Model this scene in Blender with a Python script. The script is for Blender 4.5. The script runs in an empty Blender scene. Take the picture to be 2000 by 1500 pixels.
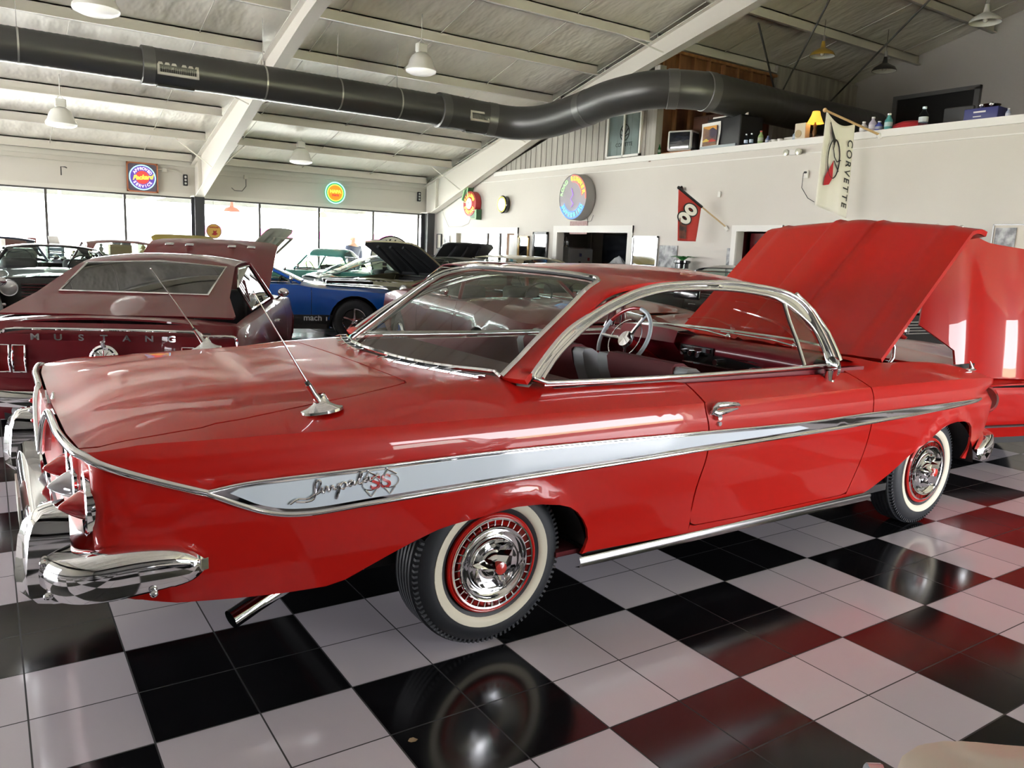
import bpy, math, random
import numpy as np
from mathutils import Vector, Matrix, Euler
from mathutils.geometry import delaunay_2d_cdt

S = bpy.context.scene
COL = S.collection
PI = math.pi
R_ = math.radians

# ------------------------------------------------------------------ camera
cam_d = bpy.data.cameras.new('camera')
cam = bpy.data.objects.new('camera', cam_d)
COL.objects.link(cam)
S.camera = cam
cam_d.sensor_fit = 'HORIZONTAL'
cam_d.sensor_width = 36.0
cam_d.lens = 1534.0 / 2000.0 * 36.0
cam_d.clip_start = 0.05
cam_d.clip_end = 500
_r = Vector((0.83302537, -0.55154839, 0.04316379))
_u = Vector((0.05616024, 0.16192242, 0.98520412))
_f = Vector((0.55037693, 0.81827593, -0.16586057))
cam.matrix_world = Matrix(((_r.x, _u.x, -_f.x, -1.5403), (_r.y, _u.y, -_f.y, -3.2267), (_r.z, _u.z, -_f.z, 1.5009), (0, 0, 0, 1)))

# ------------------------------------------------------------------ world, light, exposure
W = bpy.data.worlds.new('sky')
S.world = W
W.use_nodes = True
wn = W.node_tree.nodes
wl = W.node_tree.links
wn.clear()
wo = wn.new('ShaderNodeOutputWorld')
wb = wn.new('ShaderNodeBackground')
wb.inputs[0].default_value = (0.97, 0.965, 1.0, 1)
wb.inputs[1].default_value = 7.0
wl.new(wb.outputs[0], wo.inputs[0])
S.view_settings.view_transform = 'Standard'
S.view_settings.look = 'None'
S.view_settings.gamma = 1.0
S.view_settings.use_curve_mapping = False
S.view_settings.exposure = 1.9
try:
    S.cycles.max_bounces = 10
    S.cycles.transparent_max_bounces = 16
    S.cycles.diffuse_bounces = 5
    S.cycles.glossy_bounces = 5
    S.cycles.sample_clamp_indirect = 6.0
except Exception:
    pass

def portal(name, loc, rot, sx, sy):
    # marks a window or added opening so that the daylight of the sky is sampled through it
    l = bpy.data.lights.new(name, 'AREA')
    l.shape = 'RECTANGLE'
    l.size = sx
    l.size_y = sy
    l.cycles.is_portal = True
    o = bpy.data.objects.new(name, l)
    COL.objects.link(o)
    o.location = loc
    o.rotation_euler = rot
    return o
sun_d = bpy.data.lights.new('sun', 'SUN')
sun_d.energy = 15.0
sun_d.angle = .01
sun_d.color = (1.0, .94, .84)
sun = bpy.data.objects.new('sun', sun_d)
COL.objects.link(sun)
sun.rotation_euler = Vector((.72, .08, .69)).to_track_quat('Z', 'Y').to_euler()
portal('daylight_back_windows', (-0.5, 16.9, 1.25), (R_(-90), 0, 0), 19, 2.4)
portal('daylight_front_windows', (5.8, -8.9, 1.4), (R_(90), 0, 0), 6.4, 2.1)
portal('daylight_added_right_opening', (8.9, -4.15, 1.65), (0, R_(90), 0), 2.75, 9.3)  # unseen opening added in the right wall to light door and fender
portal('daylight_added_left_opening', (-9.9, 8, 1.45), (0, R_(-90), 0), 2.3, 12)  # unseen opening added in the left wall to brighten ceiling and right wall

# ------------------------------------------------------------------ materials
MATS = {}
def mat(name, col=(.8, .8, .8), rough=.5, metal=0., coat=0., emis=None, estr=0., bump=None, alpha=1., spec=.5, trans=0., coatr=.03, noise=None, two=None):
    if name in MATS:
        return MATS[name]
    m = bpy.data.materials.new(name)
    m.use_nodes = True
    nt = m.node_tree
    b = nt.nodes['Principled BSDF']
    b.inputs['Base Color'].default_value = (*col, 1)
    b.inputs['Roughness'].default_value = rough
    b.inputs['Metallic'].default_value = metal
    b.inputs['Coat Weight'].default_value = coat
    b.inputs['Coat Roughness'].default_value = coatr
    b.inputs['Specular IOR Level'].default_value = spec
    b.inputs['Transmission Weight'].default_value = trans
    b.inputs['Alpha'].default_value = alpha
    if emis:
        b.inputs['Emission Color'].default_value = (*emis, 1)
        b.inputs['Emission Strength'].default_value = estr
    if two or noise:
        tc = nt.nodes.new('ShaderNodeTexCoord')
        mp = nt.nodes.new('ShaderNodeMapping')
        nt.links.new(tc.outputs['Object'], mp.inputs[0])
        nz = nt.nodes.new('ShaderNodeTexNoise')
        sc = noise or (1, 1, 1, 4)
        mp.inputs['Scale'].default_value = sc[:3]
        nz.inputs['Scale'].default_value = sc[3]
        nz.inputs['Detail'].default_value = 5
        nt.links.new(mp.outputs[0], nz.inputs['Vector'])
        mx = nt.nodes.new('ShaderNodeMix')
        mx.data_type = 'RGBA'
        mx.inputs[6].default_value = (*col, 1)
        c2 = two or tuple(c * .8 for c in col)
        mx.inputs[7].default_value = (*c2, 1)
        rp = nt.nodes.new('ShaderNodeMapRange')
        rp.inputs[1].default_value = .38
        rp.inputs[2].default_value = .62
        nt.links.new(nz.outputs[0], rp.inputs[0])
        nt.links.new(rp.outputs[0], mx.inputs[0])
        nt.links.new(mx.outputs[2], b.inputs['Base Color'])
    if bump:
        tc = nt.nodes.new('ShaderNodeTexCoord')
        mp = nt.nodes.new('ShaderNodeMapping')
        mp.inputs['Scale'].default_value = bump[:3]
        nz = nt.nodes.new('ShaderNodeTexNoise')
        nz.inputs['Scale'].default_value = bump[3]
        nz.inputs['Detail'].default_value = 3
        bp = nt.nodes.new('ShaderNodeBump')
        bp.inputs['Strength'].default_value = bump[4]
        bp.inputs['Distance'].default_value = bump[5]
        nt.links.new(tc.outputs['Object'], mp.inputs[0])
        nt.links.new(mp.outputs[0], nz.inputs['Vector'])
        nt.links.new(nz.outputs[0], bp.inputs['Height'])
        nt.links.new(bp.outputs[0], b.inputs['Normal'])
    MATS[name] = m
    return m

def paint(name, col, rough=.35):
    return mat(name, col, rough, 0, .62, spec=.2, coatr=.02)

def glassmat(name, tint=(.8, .88, .85), rough=0.0, ior=1.45):
    if name in MATS:
        return MATS[name]
    m = bpy.data.materials.new(name)
    m.use_nodes = True
    nt = m.node_tree
    nt.nodes.clear()
    o = nt.nodes.new('ShaderNodeOutputMaterial')
    t = nt.nodes.new('ShaderNodeBsdfTransparent')
    t.inputs[0].default_value = (*tint, 1)
    g = nt.nodes.new('ShaderNodeBsdfGlossy')
    g.inputs['Roughness'].default_value = rough
    f = nt.nodes.new('ShaderNodeFresnel')
    # thin pane: the same reflection from either side
    ge = nt.nodes.new('ShaderNodeNewGeometry')
    mr = nt.nodes.new('ShaderNodeMapRange')
    mr.inputs[3].default_value = ior
    mr.inputs[4].default_value = 1.0 / ior
    nt.links.new(ge.outputs['Backfacing'], mr.inputs[0])
    nt.links.new(mr.outputs[0], f.inputs[0])
    mx = nt.nodes.new('ShaderNodeMixShader')
    nt.links.new(f.outputs[0], mx.inputs[0])
    nt.links.new(t.outputs[0], mx.inputs[1])
    nt.links.new(g.outputs[0], mx.inputs[2])
    nt.links.new(mx.outputs[0], o.inputs[0])
    MATS[name] = m
    return m

def glow(name, col, s):
    return mat(name, tuple(c * .5 for c in col), .4, emis=col, estr=s)

RED = paint('red_paint', (.46, .007, .004))
MAROON = paint('maroon_paint', (.13, .007, .012))
CHROME = mat('chrome', (.82, .83, .85), .05, 1.0)
BRUSH = mat('brushed_metal', (.6, .6, .6), .25, 1.0)
BLACK = mat('black_matte', (.012, .012, .013), .6)
BLACKG = mat('black_gloss', (.01, .01, .011), .15, coat=.5)
DARK = mat('dark_grey', (.05, .05, .05), .6)
RUB = mat('tyre_rubber', (.022, .025, .03), .55)
WHITEW = mat('whitewall_rubber', (.72, .68, .55), .5)
GLASS = glassmat('car_glass', (.72, .80, .76), ior=1.55)
GLASSD = glassmat('tinted_glass', (.42, .47, .46), ior=1.55)
WGLASS = glassmat('window_glass', (.93, .96, .95), ior=1.3)
WHITE = mat('white_paint', (.75, .74, .70), .6)
STEEL = mat('cream_steel', (.66, .63, .575), .5)

# ------------------------------------------------------------------ object helpers
def tag(o, label=None, cat=None, group=None, kind=None):
    if label: o['label'] = label
    if cat: o['category'] = cat
    if group: o['group'] = group
    if kind: o['kind'] = kind
    return o

def empty(name, loc=(0, 0, 0), rz=0, label=None, cat=None, group=None, rot=None):
    o = bpy.data.objects.new(name, None)
    COL.objects.link(o)
    o.empty_display_size = .1
    o.location = loc
    o.rotation_euler = rot or (0, 0, rz)
    return tag(o, label, cat, group)

def link(name, me, m, parent=None):
    o = bpy.data.objects.new(name, me)
    for k in (m if isinstance(m, (list, tuple)) else [m]):
        me.materials.append(k)
    COL.objects.link(o)
    if parent is not None:
        o.parent = parent
    return o

class MB:
    def __init__(s):
        s.v = []; s.f = []; s.m = []; s.sm = []; s.cur = 0
    def add(s, vs, fs, smooth=False):
        n = len(s.v)
        s.v += [tuple(map(float, v)) for v in vs]
        for f in fs:
            s.f.append([i + n for i in f]); s.m.append(s.cur); s.sm.append(smooth)
        return s
    def box(s, x0, y0, z0, x1, y1, z1, M=None):
        vs = [(x, y, z) for x in (x0, x1) for y in (y0, y1) for z in (z0, z1)]
        if M is not None: vs = [M @ Vector(v) for v in vs]
        return s.add(vs, [(0, 1, 3, 2), (4, 6, 7, 5), (0, 4, 5, 1), (2, 3, 7, 6), (0, 2, 6, 4), (1, 5, 7, 3)])
    def rbox(s, x0, y0, z0, x1, y1, z1, r=.02, M=None, n=3):
        # box with rounded vertical silhouette (in x-z) and soft edges: stacked rings
        cx, cy, cz = (x0 + x1) / 2, (y0 + y1) / 2, (z0 + z1) / 2
        hx, hy, hz = (x1 - x0) / 2, (y1 - y0) / 2, (z1 - z0) / 2
        r = min(r, hx * .99, hy * .99, hz * .99)
        rings = []
        def ring(y, k):
            ps = []
            a, b = hx - r + k, hz - r + k
            for q, (sx, sz) in enumerate(((1, 1), (-1, 1), (-1, -1), (1, -1))):
                for i in range(n + 1):
                    t = PI / 2 * (q + i / n)
                    ps.append((cx + sx * (hx - r) + k * math.cos(t), y, cz + sz * (hz - r) + k * math.sin(t)))
            return ps
        for i in range(n + 1):
            t = PI / 2 * i / n
            rings.append(ring(cy - hy + r - r * math.cos(t), r * math.sin(t)))
        for i in range(n + 1):
            t = PI / 2 * (1 - i / n)
            rings.append(ring(cy + hy - r + r * math.cos(t), r * math.sin(t)))
        m = len(rings[0])
        vs = [p for rg in rings for p in rg]
        if M is not None: vs = [M @ Vector(v) for v in vs]
        fs = []
        for i in range(len(rings) - 1):
            for j in range(m):
                fs.append((i * m + j, i * m + (j + 1) % m, (i + 1) * m + (j + 1) % m, (i + 1) * m + j))
        fs.append(tuple(range(m)))
        fs.append(tuple(reversed(range((len(rings) - 1) * m, len(rings) * m))))
        return s.add(vs, fs, True)
    def tube(s, pts, r, n=8, closed=False, cap=True, r2=None, flat=None):
        pts = [Vector(p) for p in pts]
        N = len(pts)
        rr = r if isinstance(r, (list, tuple)) else [r] * N
        if r2 is not None: rr = [r + (r2 - r) * i / (N - 1) for i in range(N)]
        tans = []
        for i in range(N):
            if closed: t = pts[(i + 1) % N] - pts[i - 1]
            else: t = pts[min(i + 1, N - 1)] - pts[max(i - 1, 0)]
            if t.length < 1e-9: t = Vector((0, 0, 1))
            tans.append(t.normalized())
        up = Vector((0, 0, 1))
        if abs(tans[0].dot(up)) > .95: up = Vector((0, 1, 0))
        a = tans[0].cross(up).normalized()
        vs = []
        for i in range(N):
            a = (a - tans[i] * a.dot(tans[i]))
            if a.length < 1e-6: a = tans[i].orthogonal()
            a.normalize()
            b = tans[i].cross(a)
            for k in range(n):
                t = 2 * PI * k / n
                vs.append(pts[i] + (a * math.cos(t) + b * math.sin(t)) * rr[i])
        fs = []
        for i in range(N if closed else N - 1):
            j = (i + 1) % N
            for k in range(n):
                l = (k + 1) % n
                fs.append((i * n + k, i * n + l, j * n + l, j * n + k))
        if cap and not closed:
            fs.append(tuple(reversed(range(n)))); fs.append(tuple(range((N - 1) * n, N * n)))
        return s.add(vs, fs, True)
    def cyl(s, p0, p1, r, n=16, r2=None, cap=True):
        return s.tube([p0, p1], r, n, r2=r2, cap=cap) if r2 is None else s.tube([p0, p1], [r, r2], n, cap=cap)
    def lathe(s, prof, n=32, M=None, a0=0, a1=2 * PI, smooth=True):
        # prof: (r, h) pairs revolved about z
        full = abs(a1 - a0 - 2 * PI) < 1e-6
        m = n if full else n + 1
        vs = []
        for k in range(m):
            t = a0 + (a1 - a0) * k / n
            for r, h in prof:
                vs.append(Vector((r * math.cos(t), r * math.sin(t), h)))
        if M is not None: vs = [M @ v for v in vs]
        P = len(prof)
        fs = []
        for k in range(n):
            l = (k + 1) % m
            for i in range(P - 1):
                fs.append((k * P + i, l * P + i, l * P + i + 1, k * P + i + 1))
        return s.add(vs, fs, smooth)
    def prism(s, poly, fn0, fn1, smooth=False):
        # poly: 2d points; fn0/fn1 map a point to the two faces
        n = len(poly)
        vs = [fn0(*p) for p in poly] + [fn1(*p) for p in poly]
        fs = [tuple(range(n)), tuple(reversed(range(n, 2 * n)))]
        for i in range(n):
            j = (i + 1) % n
            fs.append((i, i + n, j + n, j))
        return s.add(vs, fs, smooth)
    def grid(s, rows, closed=False, smooth=True):
        n = len(rows[0])
        vs = [p for r in rows for p in r]
        fs = []
        for i in range(len(rows) - 1):
            for j in range(n if closed else n - 1):
                k = (j + 1) % n
                fs.append((i * n + j, i * n + k, (i + 1) * n + k, (i + 1) * n + j))
        return s.add(vs, fs, smooth)
    def ball(s, c, r, n=12, m=8, sc=(1, 1, 1)):
        rows = []
        for i in range(m + 1):
            t = PI * i / m
            rows.append([(c[0] + sc[0] * r * math.sin(t) * math.cos(2 * PI * k / n), c[1] + sc[1] * r * math.sin(t) * math.sin(2 * PI * k / n), c[2] + sc[2] * r * math.cos(t)) for k in range(n)])
        return s.grid(rows, True)
    def build(s, name, m, parent=None):
        me = bpy.data.meshes.new(name)
        me.from_pydata(s.v, [], s.f)
        if any(s.sm): me.polygons.foreach_set('use_smooth', s.sm)
        o = link(name, me, m, parent)
        if isinstance(m, (list, tuple)): me.polygons.foreach_set('material_index', s.m)
        me.validate()
        me.update()
        if any(s.sm) and not all(s.sm) or any(s.sm):
            try: me.set_sharp_from_angle(angle=R_(50))
            except Exception: pass
        return o

def struct(o):
    o['kind'] = 'structure'
    return o

FONT = {}
def text(s, name, m, parent, M, size=.1, depth=.004, bold=0., shear=0., space=1., align='CENTER', sx=1.):
    c = bpy.data.curves.new(name, 'FONT')
    c.body = s
    c.size = size
    c.extrude = depth
    c.offset = bold
    c.shear = shear
    c.space_character = space
    c.align_x = align
    c.align_y = 'CENTER'
    o = bpy.data.objects.new(name, c)
    COL.objects.link(o)
    dg = bpy.context.evaluated_depsgraph_get()
    me = bpy.data.meshes.new_from_object(o.evaluated_get(dg))
    bpy.data.objects.remove(o)
    bpy.data.curves.remove(c)
    me.name = name
    me.transform(M @ Matrix.Diagonal((sx, 1, 1, 1)))
    me.materials.clear()
    r = link(name, me, m, parent)
    return r

def basis(o, x, y):
    x = Vector(x).normalized(); y = Vector(y)
    z = x.cross(y).normalized(); y = z.cross(x)
    return Matrix(((x.x, y.x, z.x, o[0]), (x.y, y.y, z.y, o[1]), (x.z, y.z, z.z, o[2]), (0, 0, 0, 1)))

def arctext(s, name, m, parent, M, rad, a0, a1, size, flip=False, depth=.004, bold=.003):
    # letters along an arc (angles in degrees, in the plane of M), joined into one mesh
    mb_v = []; mb_f = []
    n = len(s)
    for i, ch in enumerate(s):
        if ch == ' ': continue
        a = R_(a0 + (a1 - a0) * (i + .5) / n)
        rot = a - PI / 2 if not flip else a + PI / 2
        T = M @ Matrix.Translation((rad * math.cos(a), rad * math.sin(a), 0)) @ Matrix.Rotation(rot, 4, 'Z')
        o = text(ch, 'tmp', m, None, T, size, depth, bold)
        k = len(mb_v)
        mb_v += [tuple(v.co) for v in o.data.vertices]
        mb_f += [[j + k for j in p.vertices] for p in o.data.polygons]
        me = o.data
        bpy.data.objects.remove(o)
        bpy.data.meshes.remove(me)
    me = bpy.data.meshes.new(name)
    me.from_pydata(mb_v, [], mb_f)
    return link(name, me, m, parent)

# ------------------------------------------------------------------ curved sheet panels
def catmull(P, n=8):
    P = np.asarray(P, float)
    Q = np.vstack([2 * P[0] - P[1], P, 2 * P[-1] - P[-2]])
    out = []
    for i in range(1, len(Q) - 2):
        for k in range(n):
            t = k / n
            a, b, c, d = Q[i - 1], Q[i], Q[i + 1], Q[i + 2]
            out.append(.5 * (2 * b + (c - a) * t + (2 * a - 5 * b + 4 * c - d) * t * t + (3 * b - a - 3 * c + d) * t ** 3))
    out.append(Q[-2])
    return np.array(out)

def smooth1(xs, ys):
    # smooth monotone-ish interpolant
    xs = np.asarray(xs, float); ys = np.asarray(ys, float)
    h = np.diff(xs); d = np.diff(ys) / h
    m = np.zeros(len(xs)); m[0] = d[0]; m[-1] = d[-1]
    for i in range(1, len(xs) - 1):
        if d[i - 1] * d[i] > 0:
            w1 = 2 * h[i] + h[i - 1]; w2 = h[i] + 2 * h[i - 1]
            m[i] = (w1 + w2) / (w1 / d[i - 1] + w2 / d[i])
    def f(x):
        x = np.clip(np.asarray(x, float), xs[0], xs[-1])
        i = np.clip(np.searchsorted(xs, x) - 1, 0, len(xs) - 2)
        t = (x - xs[i]) / h[i]
        return ys[i] * (1 + 2 * t) * (1 - t) ** 2 + m[i] * h[i] * t * (1 - t) ** 2 + ys[i + 1] * t * t * (3 - 2 * t) + m[i + 1] * h[i] * t * t * (t - 1)
    return f

def resample(P, step):
    P = np.asarray(P, float)
    out = []
    n = len(P)
    for i in range(n):
        a, b = P[i], P[(i + 1) % n]
        L = np.linalg.norm(b - a)
        if L < 1e-6: continue
        k = max(1, int(math.ceil(L / step)))
        for j in range(k):
            out.append(a + (b - a) * j / k)
    return np.array(out)

def inside(pts, poly):
    x, y = pts[:, 0], pts[:, 1]
    r = np.zeros(len(pts), bool)
    n = len(poly)
    for i in range(n):
        x0, y0 = poly[i]; x1, y1 = poly[(i + 1) % n]
        if y0 == y1: continue
        c = ((y0 > y) != (y1 > y)) & (x < (x1 - x0) * (y - y0) / (y1 - y0) + x0)
        r ^= c
    return r

def panel(F, poly, step=.05, off=0., lip=.012, ref=(0, 0, 1), holes=(), liphole=True):
    """curved sheet: F maps (n,2)->(n,3); poly is its outline in the parameter plane"""
    loops = [resample(poly, step)] + [resample(h, step) for h in holes]
    B = np.vstack(loops)
    lo, hi = B.min(0), B.max(0)
    gx = np.arange(lo[0] + step / 2, hi[0], step); gy = np.arange(lo[1] + step / 2, hi[1], step)
    G = np.array([(a, b) for a in gx for b in gy]) if len(gx) and len(gy) else np.zeros((0, 2))
    if len(G):
        k = inside(G, loops[0])
        for h in loops[1:]: k &= ~inside(G, h)
        G = G[k]
    if len(G):
        d = np.full(len(G), 1e9)
        for i in range(0, len(B), 64):
            d = np.minimum(d, np.sqrt(((G[:, None, :] - B[None, i:i + 64, :]) ** 2).sum(-1)).min(1))
        G = G[d > step * .45]
    V = np.vstack([B, G]) if len(G) else B
    edges = []; k = 0
    for l in loops:
        n = len(l)
        edges += [(k + i, k + (i + 1) % n) for i in range(n)]
        k += n
    vo, eo, fo, _, _, _ = delaunay_2d_cdt([Vector(v) for v in V], edges, [], 0, 1e-7)
    V2 = np.array([(v.x, v.y) for v in vo])
    fa = [f for f in fo if len(f) == 3]
    cen = np.array([V2[list(f)].mean(0) for f in fa])
    keep = inside(cen, loops[0])
    for h in loops[1:]: keep &= ~inside(cen, h)
    fa = [f for f, q in zip(fa, keep) if q]
    P = F(V2)
    e = 2e-3
    du = F(V2 + [e, 0]) - F(V2 - [e, 0]); dv = F(V2 + [0, e]) - F(V2 - [0, e])
    N = np.cross(du, dv)
    N /= np.maximum(np.linalg.norm(N, axis=1, keepdims=True), 1e-12)
    ref = np.asarray(ref, float)
    if ref.ndim == 1 and (N @ ref).mean() < 0: N = -N
    P = P + N * off
    faces = []; norms = []
    for f in fa:
        a, b, c = P[list(f)]
        if np.dot(np.cross(b - a, c - a), N[f[0]]) < 0: f = f[::-1]
        faces.append(list(f)); norms += [N[i] for i in f]
    nb = len(V2)
    vs = [tuple(p) for p in P]
    if lip:
        # thickness ribbon along every outline
        idx = {}
        bp = P.copy()
        key = {(round(a, 5), round(b, 5)): i for i, (a, b) in enumerate(V2)}
        for li, l in enumerate(loops):
            if li and not liphole: continue
            ids = [key.get((round(a, 5), round(b, 5))) for a, b in l]
            ids = [i for i in ids if i is not None]
            base = len(vs)
            vs += [tuple(P[i] - N[i] * lip) for i in ids]
            n = len(ids)
            for q in range(n):
                w = (q + 1) % n
                faces.append([ids[q], ids[w], base + w, base + q])
                norms += [(0, 0, 0)] * 4
    return vs, faces, norms

def mir(p):
    vs, fs, ns = p
    nn = []; k = 0; f2 = []
    for f in fs:
        q = ns[k:k + len(f)]; k += len(f)
        f2.append(f[::-1]); nn += [(a[0], -a[1], a[2]) for a in q[::-1]]
    return [(x, -y, z) for x, y, z in vs], f2, nn

def sheet(name, panels, m, parent=None, both=False, mats=None, xf=None):
    if both: panels = panels + [mir(p) for p in panels]
    V = []; Fc = []; Nn = []
    for vs, fs, ns in panels:
        k = len(V); V += vs; Fc += [[i + k for i in f] for f in fs]; Nn += list(ns)
    if xf is not None:
        V = [tuple(xf @ Vector(v)) for v in V]
        r3 = xf.to_3x3()
        Nn = [tuple(r3 @ Vector(n)) for n in Nn]
    me = bpy.data.meshes.new(name)
    me.from_pydata(V, [], Fc)
    fl = []; k = 0
    for f in Fc:
        z = Nn[k]; fl.append(abs(z[0]) + abs(z[1]) + abs(z[2]) > 0); k += len(f)
    me.polygons.foreach_set('use_smooth', fl)
    me.update()
    k = 0; out = []
    for pi, f in enumerate(Fc):
        if fl[pi]: out += [Vector(n) for n in Nn[k:k + len(f)]]
        else: out += [me.polygons[pi].normal.copy()] * len(f)
        k += len(f)
    me.normals_split_custom_set(out)
    return link(name, me, m, parent)

class Shell:
    """side wall of a car body wrapped round its plan outline (right half, y<0)"""
    def __init__(s, plan, inset, zc, xr, xf):
        C = catmull(plan, 10)
        C[0, 1] = max(C[0, 1], 0); C[-1, 1] = max(C[-1, 1], 0)
        L = np.concatenate([[0], np.cumsum(np.linalg.norm(np.diff(C, axis=0), axis=1))])
        s.L = L; s.C = C; s.U = L[-1]
        T = np.gradient(C, L, axis=0)
        T /= np.linalg.norm(T, axis=1, keepdims=True)
        s.N = np.stack([-T[:, 1], T[:, 0]], 1)
        s.inset = inset; s.zc = zc
        m = (C[:, 0] > xr) & (C[:, 0] < xf)
        i0, i1 = np.where(m)[0][0], np.where(m)[0][-1]
        s.xs = C[i0:i1 + 1, 0]; s.us = L[i0:i1 + 1]
    def u(s, x): return np.interp(x, s.xs, s.us)
    def plan(s, u):
        x = np.interp(u, s.L, s.C[:, 0]); y = np.interp(u, s.L, s.C[:, 1])
        nx = np.interp(u, s.L, s.N[:, 0]); ny = np.interp(u, s.L, s.N[:, 1])
        return x, y, nx, ny
    def F(s, P):
        u, z = P[:, 0], P[:, 1]
        x, y, nx, ny = s.plan(u)
        ext = np.where(u < 0, u, np.where(u > s.U, u - s.U, 0))
        d = s.inset(x, z, u)
        px_ = x - nx * d; py = np.maximum(y - ny * d, -9)
        py = py + np.where(u < 0, u, 0) - np.where(u > s.U, u - s.U, 0)
        return np.stack([px_, -py, z], 1)
    def pt(s, x, z, off=0.):
        u = float(s.u(x))
        P = np.array([[u, z]]); e = 2e-3
        p = s.F(P)[0]
        n = np.cross((s.F(P + [e, 0]) - s.F(P - [e, 0]))[0], (s.F(P + [0, e]) - s.F(P - [0, e]))[0])
        n /= np.linalg.norm(n)
        if n[1] > 0 and abs(n[1]) > .05: n = -n
        return Vector(p + n * off)
# ------------------------------------------------------------------ wheels
WH = {}
def wheel(parent, x, y, z, R=.335, w=.2, style='spinner', wwall=True, side=-1, turn=0.):
    """side -1: outer face towards -y"""
    key = (R, w, style, wwall)
    M0 = Matrix(((1, 0, 0, 0), (0, 0, 1, 0), (0, -1, 0, 0), (0, 0, 0, 1)))   # lathe z -> +y (inward), outer face h=0
    def mk():
        k = R / .335
        out = []
        t = MB()
        pr = [(.185, .03), (.19, .022), (.21, .013), (.235, .004), (.262, .001), (.285, .006), (.305, .018), (.319, .034), (.327, .042)]
        z1 = .042
        for g in range(5):
            pr += [(.332, z1 + .003), (.332, z1 + .015), (.325, z1 + .017), (.325, z1 + .021)]
            z1 += .0235
        pr += [(.332, z1 + .002), (.319, w - .03), (.29, w - .008), (.25, w), (.2, w - .01), (.185, w - .03)]
        t.lathe([(r * k, h) for r, h in pr], 56, M0)
        n = 96
        for i in range(n):
            a = 2 * PI * i / n
            Mr = Matrix.Rotation(a, 4, 'Y')
            t.box(-.0045, .022, .300 * k, .0045, .046, .324 * k, Mr)
        out.append(('wheel', t, RUB, 0))
        if wwall:
            q = MB(); q.lathe([(.2155 * k, .0115), (.217 * k, .0085), (.235 * k, .0022), (.2515 * k, -.0005), (.253 * k, .003)], 64, M0)
            out.append(('whitewall', q, WHITEW, 1))
        if style == 'spinner':
            q = MB(); q.lathe([(.196, .02), (.196, .006), (.190, .002), (.184, .004), (.180, .012), (.150, .03), (.02, .035)], 56, M0)
            out.append(('rim', q, RED, 1))
            q = MB()
            q.lathe([(.181, .012), (.182, .002), (.178, -.004), (.172, -.003), (.170, .004)], 56, M0)
            q.lathe([(.151, .012), (.150, -.004), (.146, -.012), (.138, -.010), (.134, -.002), (.126, .006), (.112, .008), (.108, -.004), (.100, -.010), (.094, -.008), (.070, .006), (.055, .004), (.048, -.016), (.030, -.030), (.0, -.034)], 64, M0)
            for i in range(32):
                Mr = Matrix.Rotation(2 * PI * i / 32, 4, 'Y')
                q.box(-.0022, -.001, .147, .0022, .008, .176, Mr)
            out.append(('hubcap', q, CHROME, 1))
            q = MB()
            for a in (38, 158, 278):
                Mr = Matrix.Rotation(R_(a), 4, 'Y')
                rows = []
                for t_, hw, hy in ((.0, .032, .040), (.03, .030, .038), (.055, .021, .034), (.080, .010, .030), (.100, .001, .026)):
                    rows.append([Mr @ Vector((-hw, -.018 + .4 * t_ * .2, t_)), Mr @ Vector((0, -hy - .018, t_)), Mr @ Vector((hw, -.018 + .4 * t_ * .2, t_)), Mr @ Vector((0, -.006, t_))])
                q.grid(rows, True, False)
            out.append(('spinner', q, CHROME, 1))
            q = MB(); q.lathe([(.024, -.030), (.024, -.0545), (.015, -.058), (.0, -.059)], 24, M0)
            out.append(('hub_emblem', q, mat('hub_red', (.55, .03, .02), .25, coat=1), 1))
        else:
            q = MB(); q.lathe([(.19 * k, .02), (.186 * k, .006), (.17 * k, .012), (.15 * k, .05), (.05 * k, .06)], 32, M0)
            out.append(('rim', q, {'mag': DARK, 'steel': BRUSH}.get(style, BRUSH), 1))
            q = MB()
            if style == 'mag':
                for i in range(5):
                    Mr = Matrix.Rotation(2 * PI * i / 5, 4, 'Y')
                    rows = [[Mr @ Vector((a_, b_, r_)) for a_, b_ in ((-h_, .03), (-h_ * .6, .01), (h_ * .6, .01), (h_, .03))] for r_, h_ in ((.03, .03), (.09, .018), (.175, .024))]
                    q.grid(rows, True, False)
                q.lathe([(.188 * k, .012), (.186 * k, .0), (.176 * k, .004), (.172 * k, .02)], 32, M0)
                q.lathe([(.045, .03), (.04, .0), (.0, -.004)], 20, M0)
            else:
                q.lathe([(.16 * k, .02), (.15 * k, .0), (.12 * k, -.012), (.07 * k, -.006), (.05 * k, -.02), (0, -.03)], 32, M0)
            out.append(('hubcap', q, CHROME, 1))
        return out
    if key not in WH:
        WH[key] = []
        for n_, b_, m_, lv in mk():
            o = b_.build(n_, m_)
            WH[key].append((n_, o.data, lv)); bpy.data.objects.remove(o)
    root = None
    for n_, me, lv in WH[key]:
        o = bpy.data.objects.new(n_, me)
        COL.objects.link(o)
        if lv == 0:
            root = o; o.parent = parent
            o.location = (x, y, z)
            o.rotation_euler = (0, 0, (0 if side < 0 else PI) + turn)
            if side > 0: o.rotation_euler = (0, 0, PI + turn)
        else: o.parent = root
    return root

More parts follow.
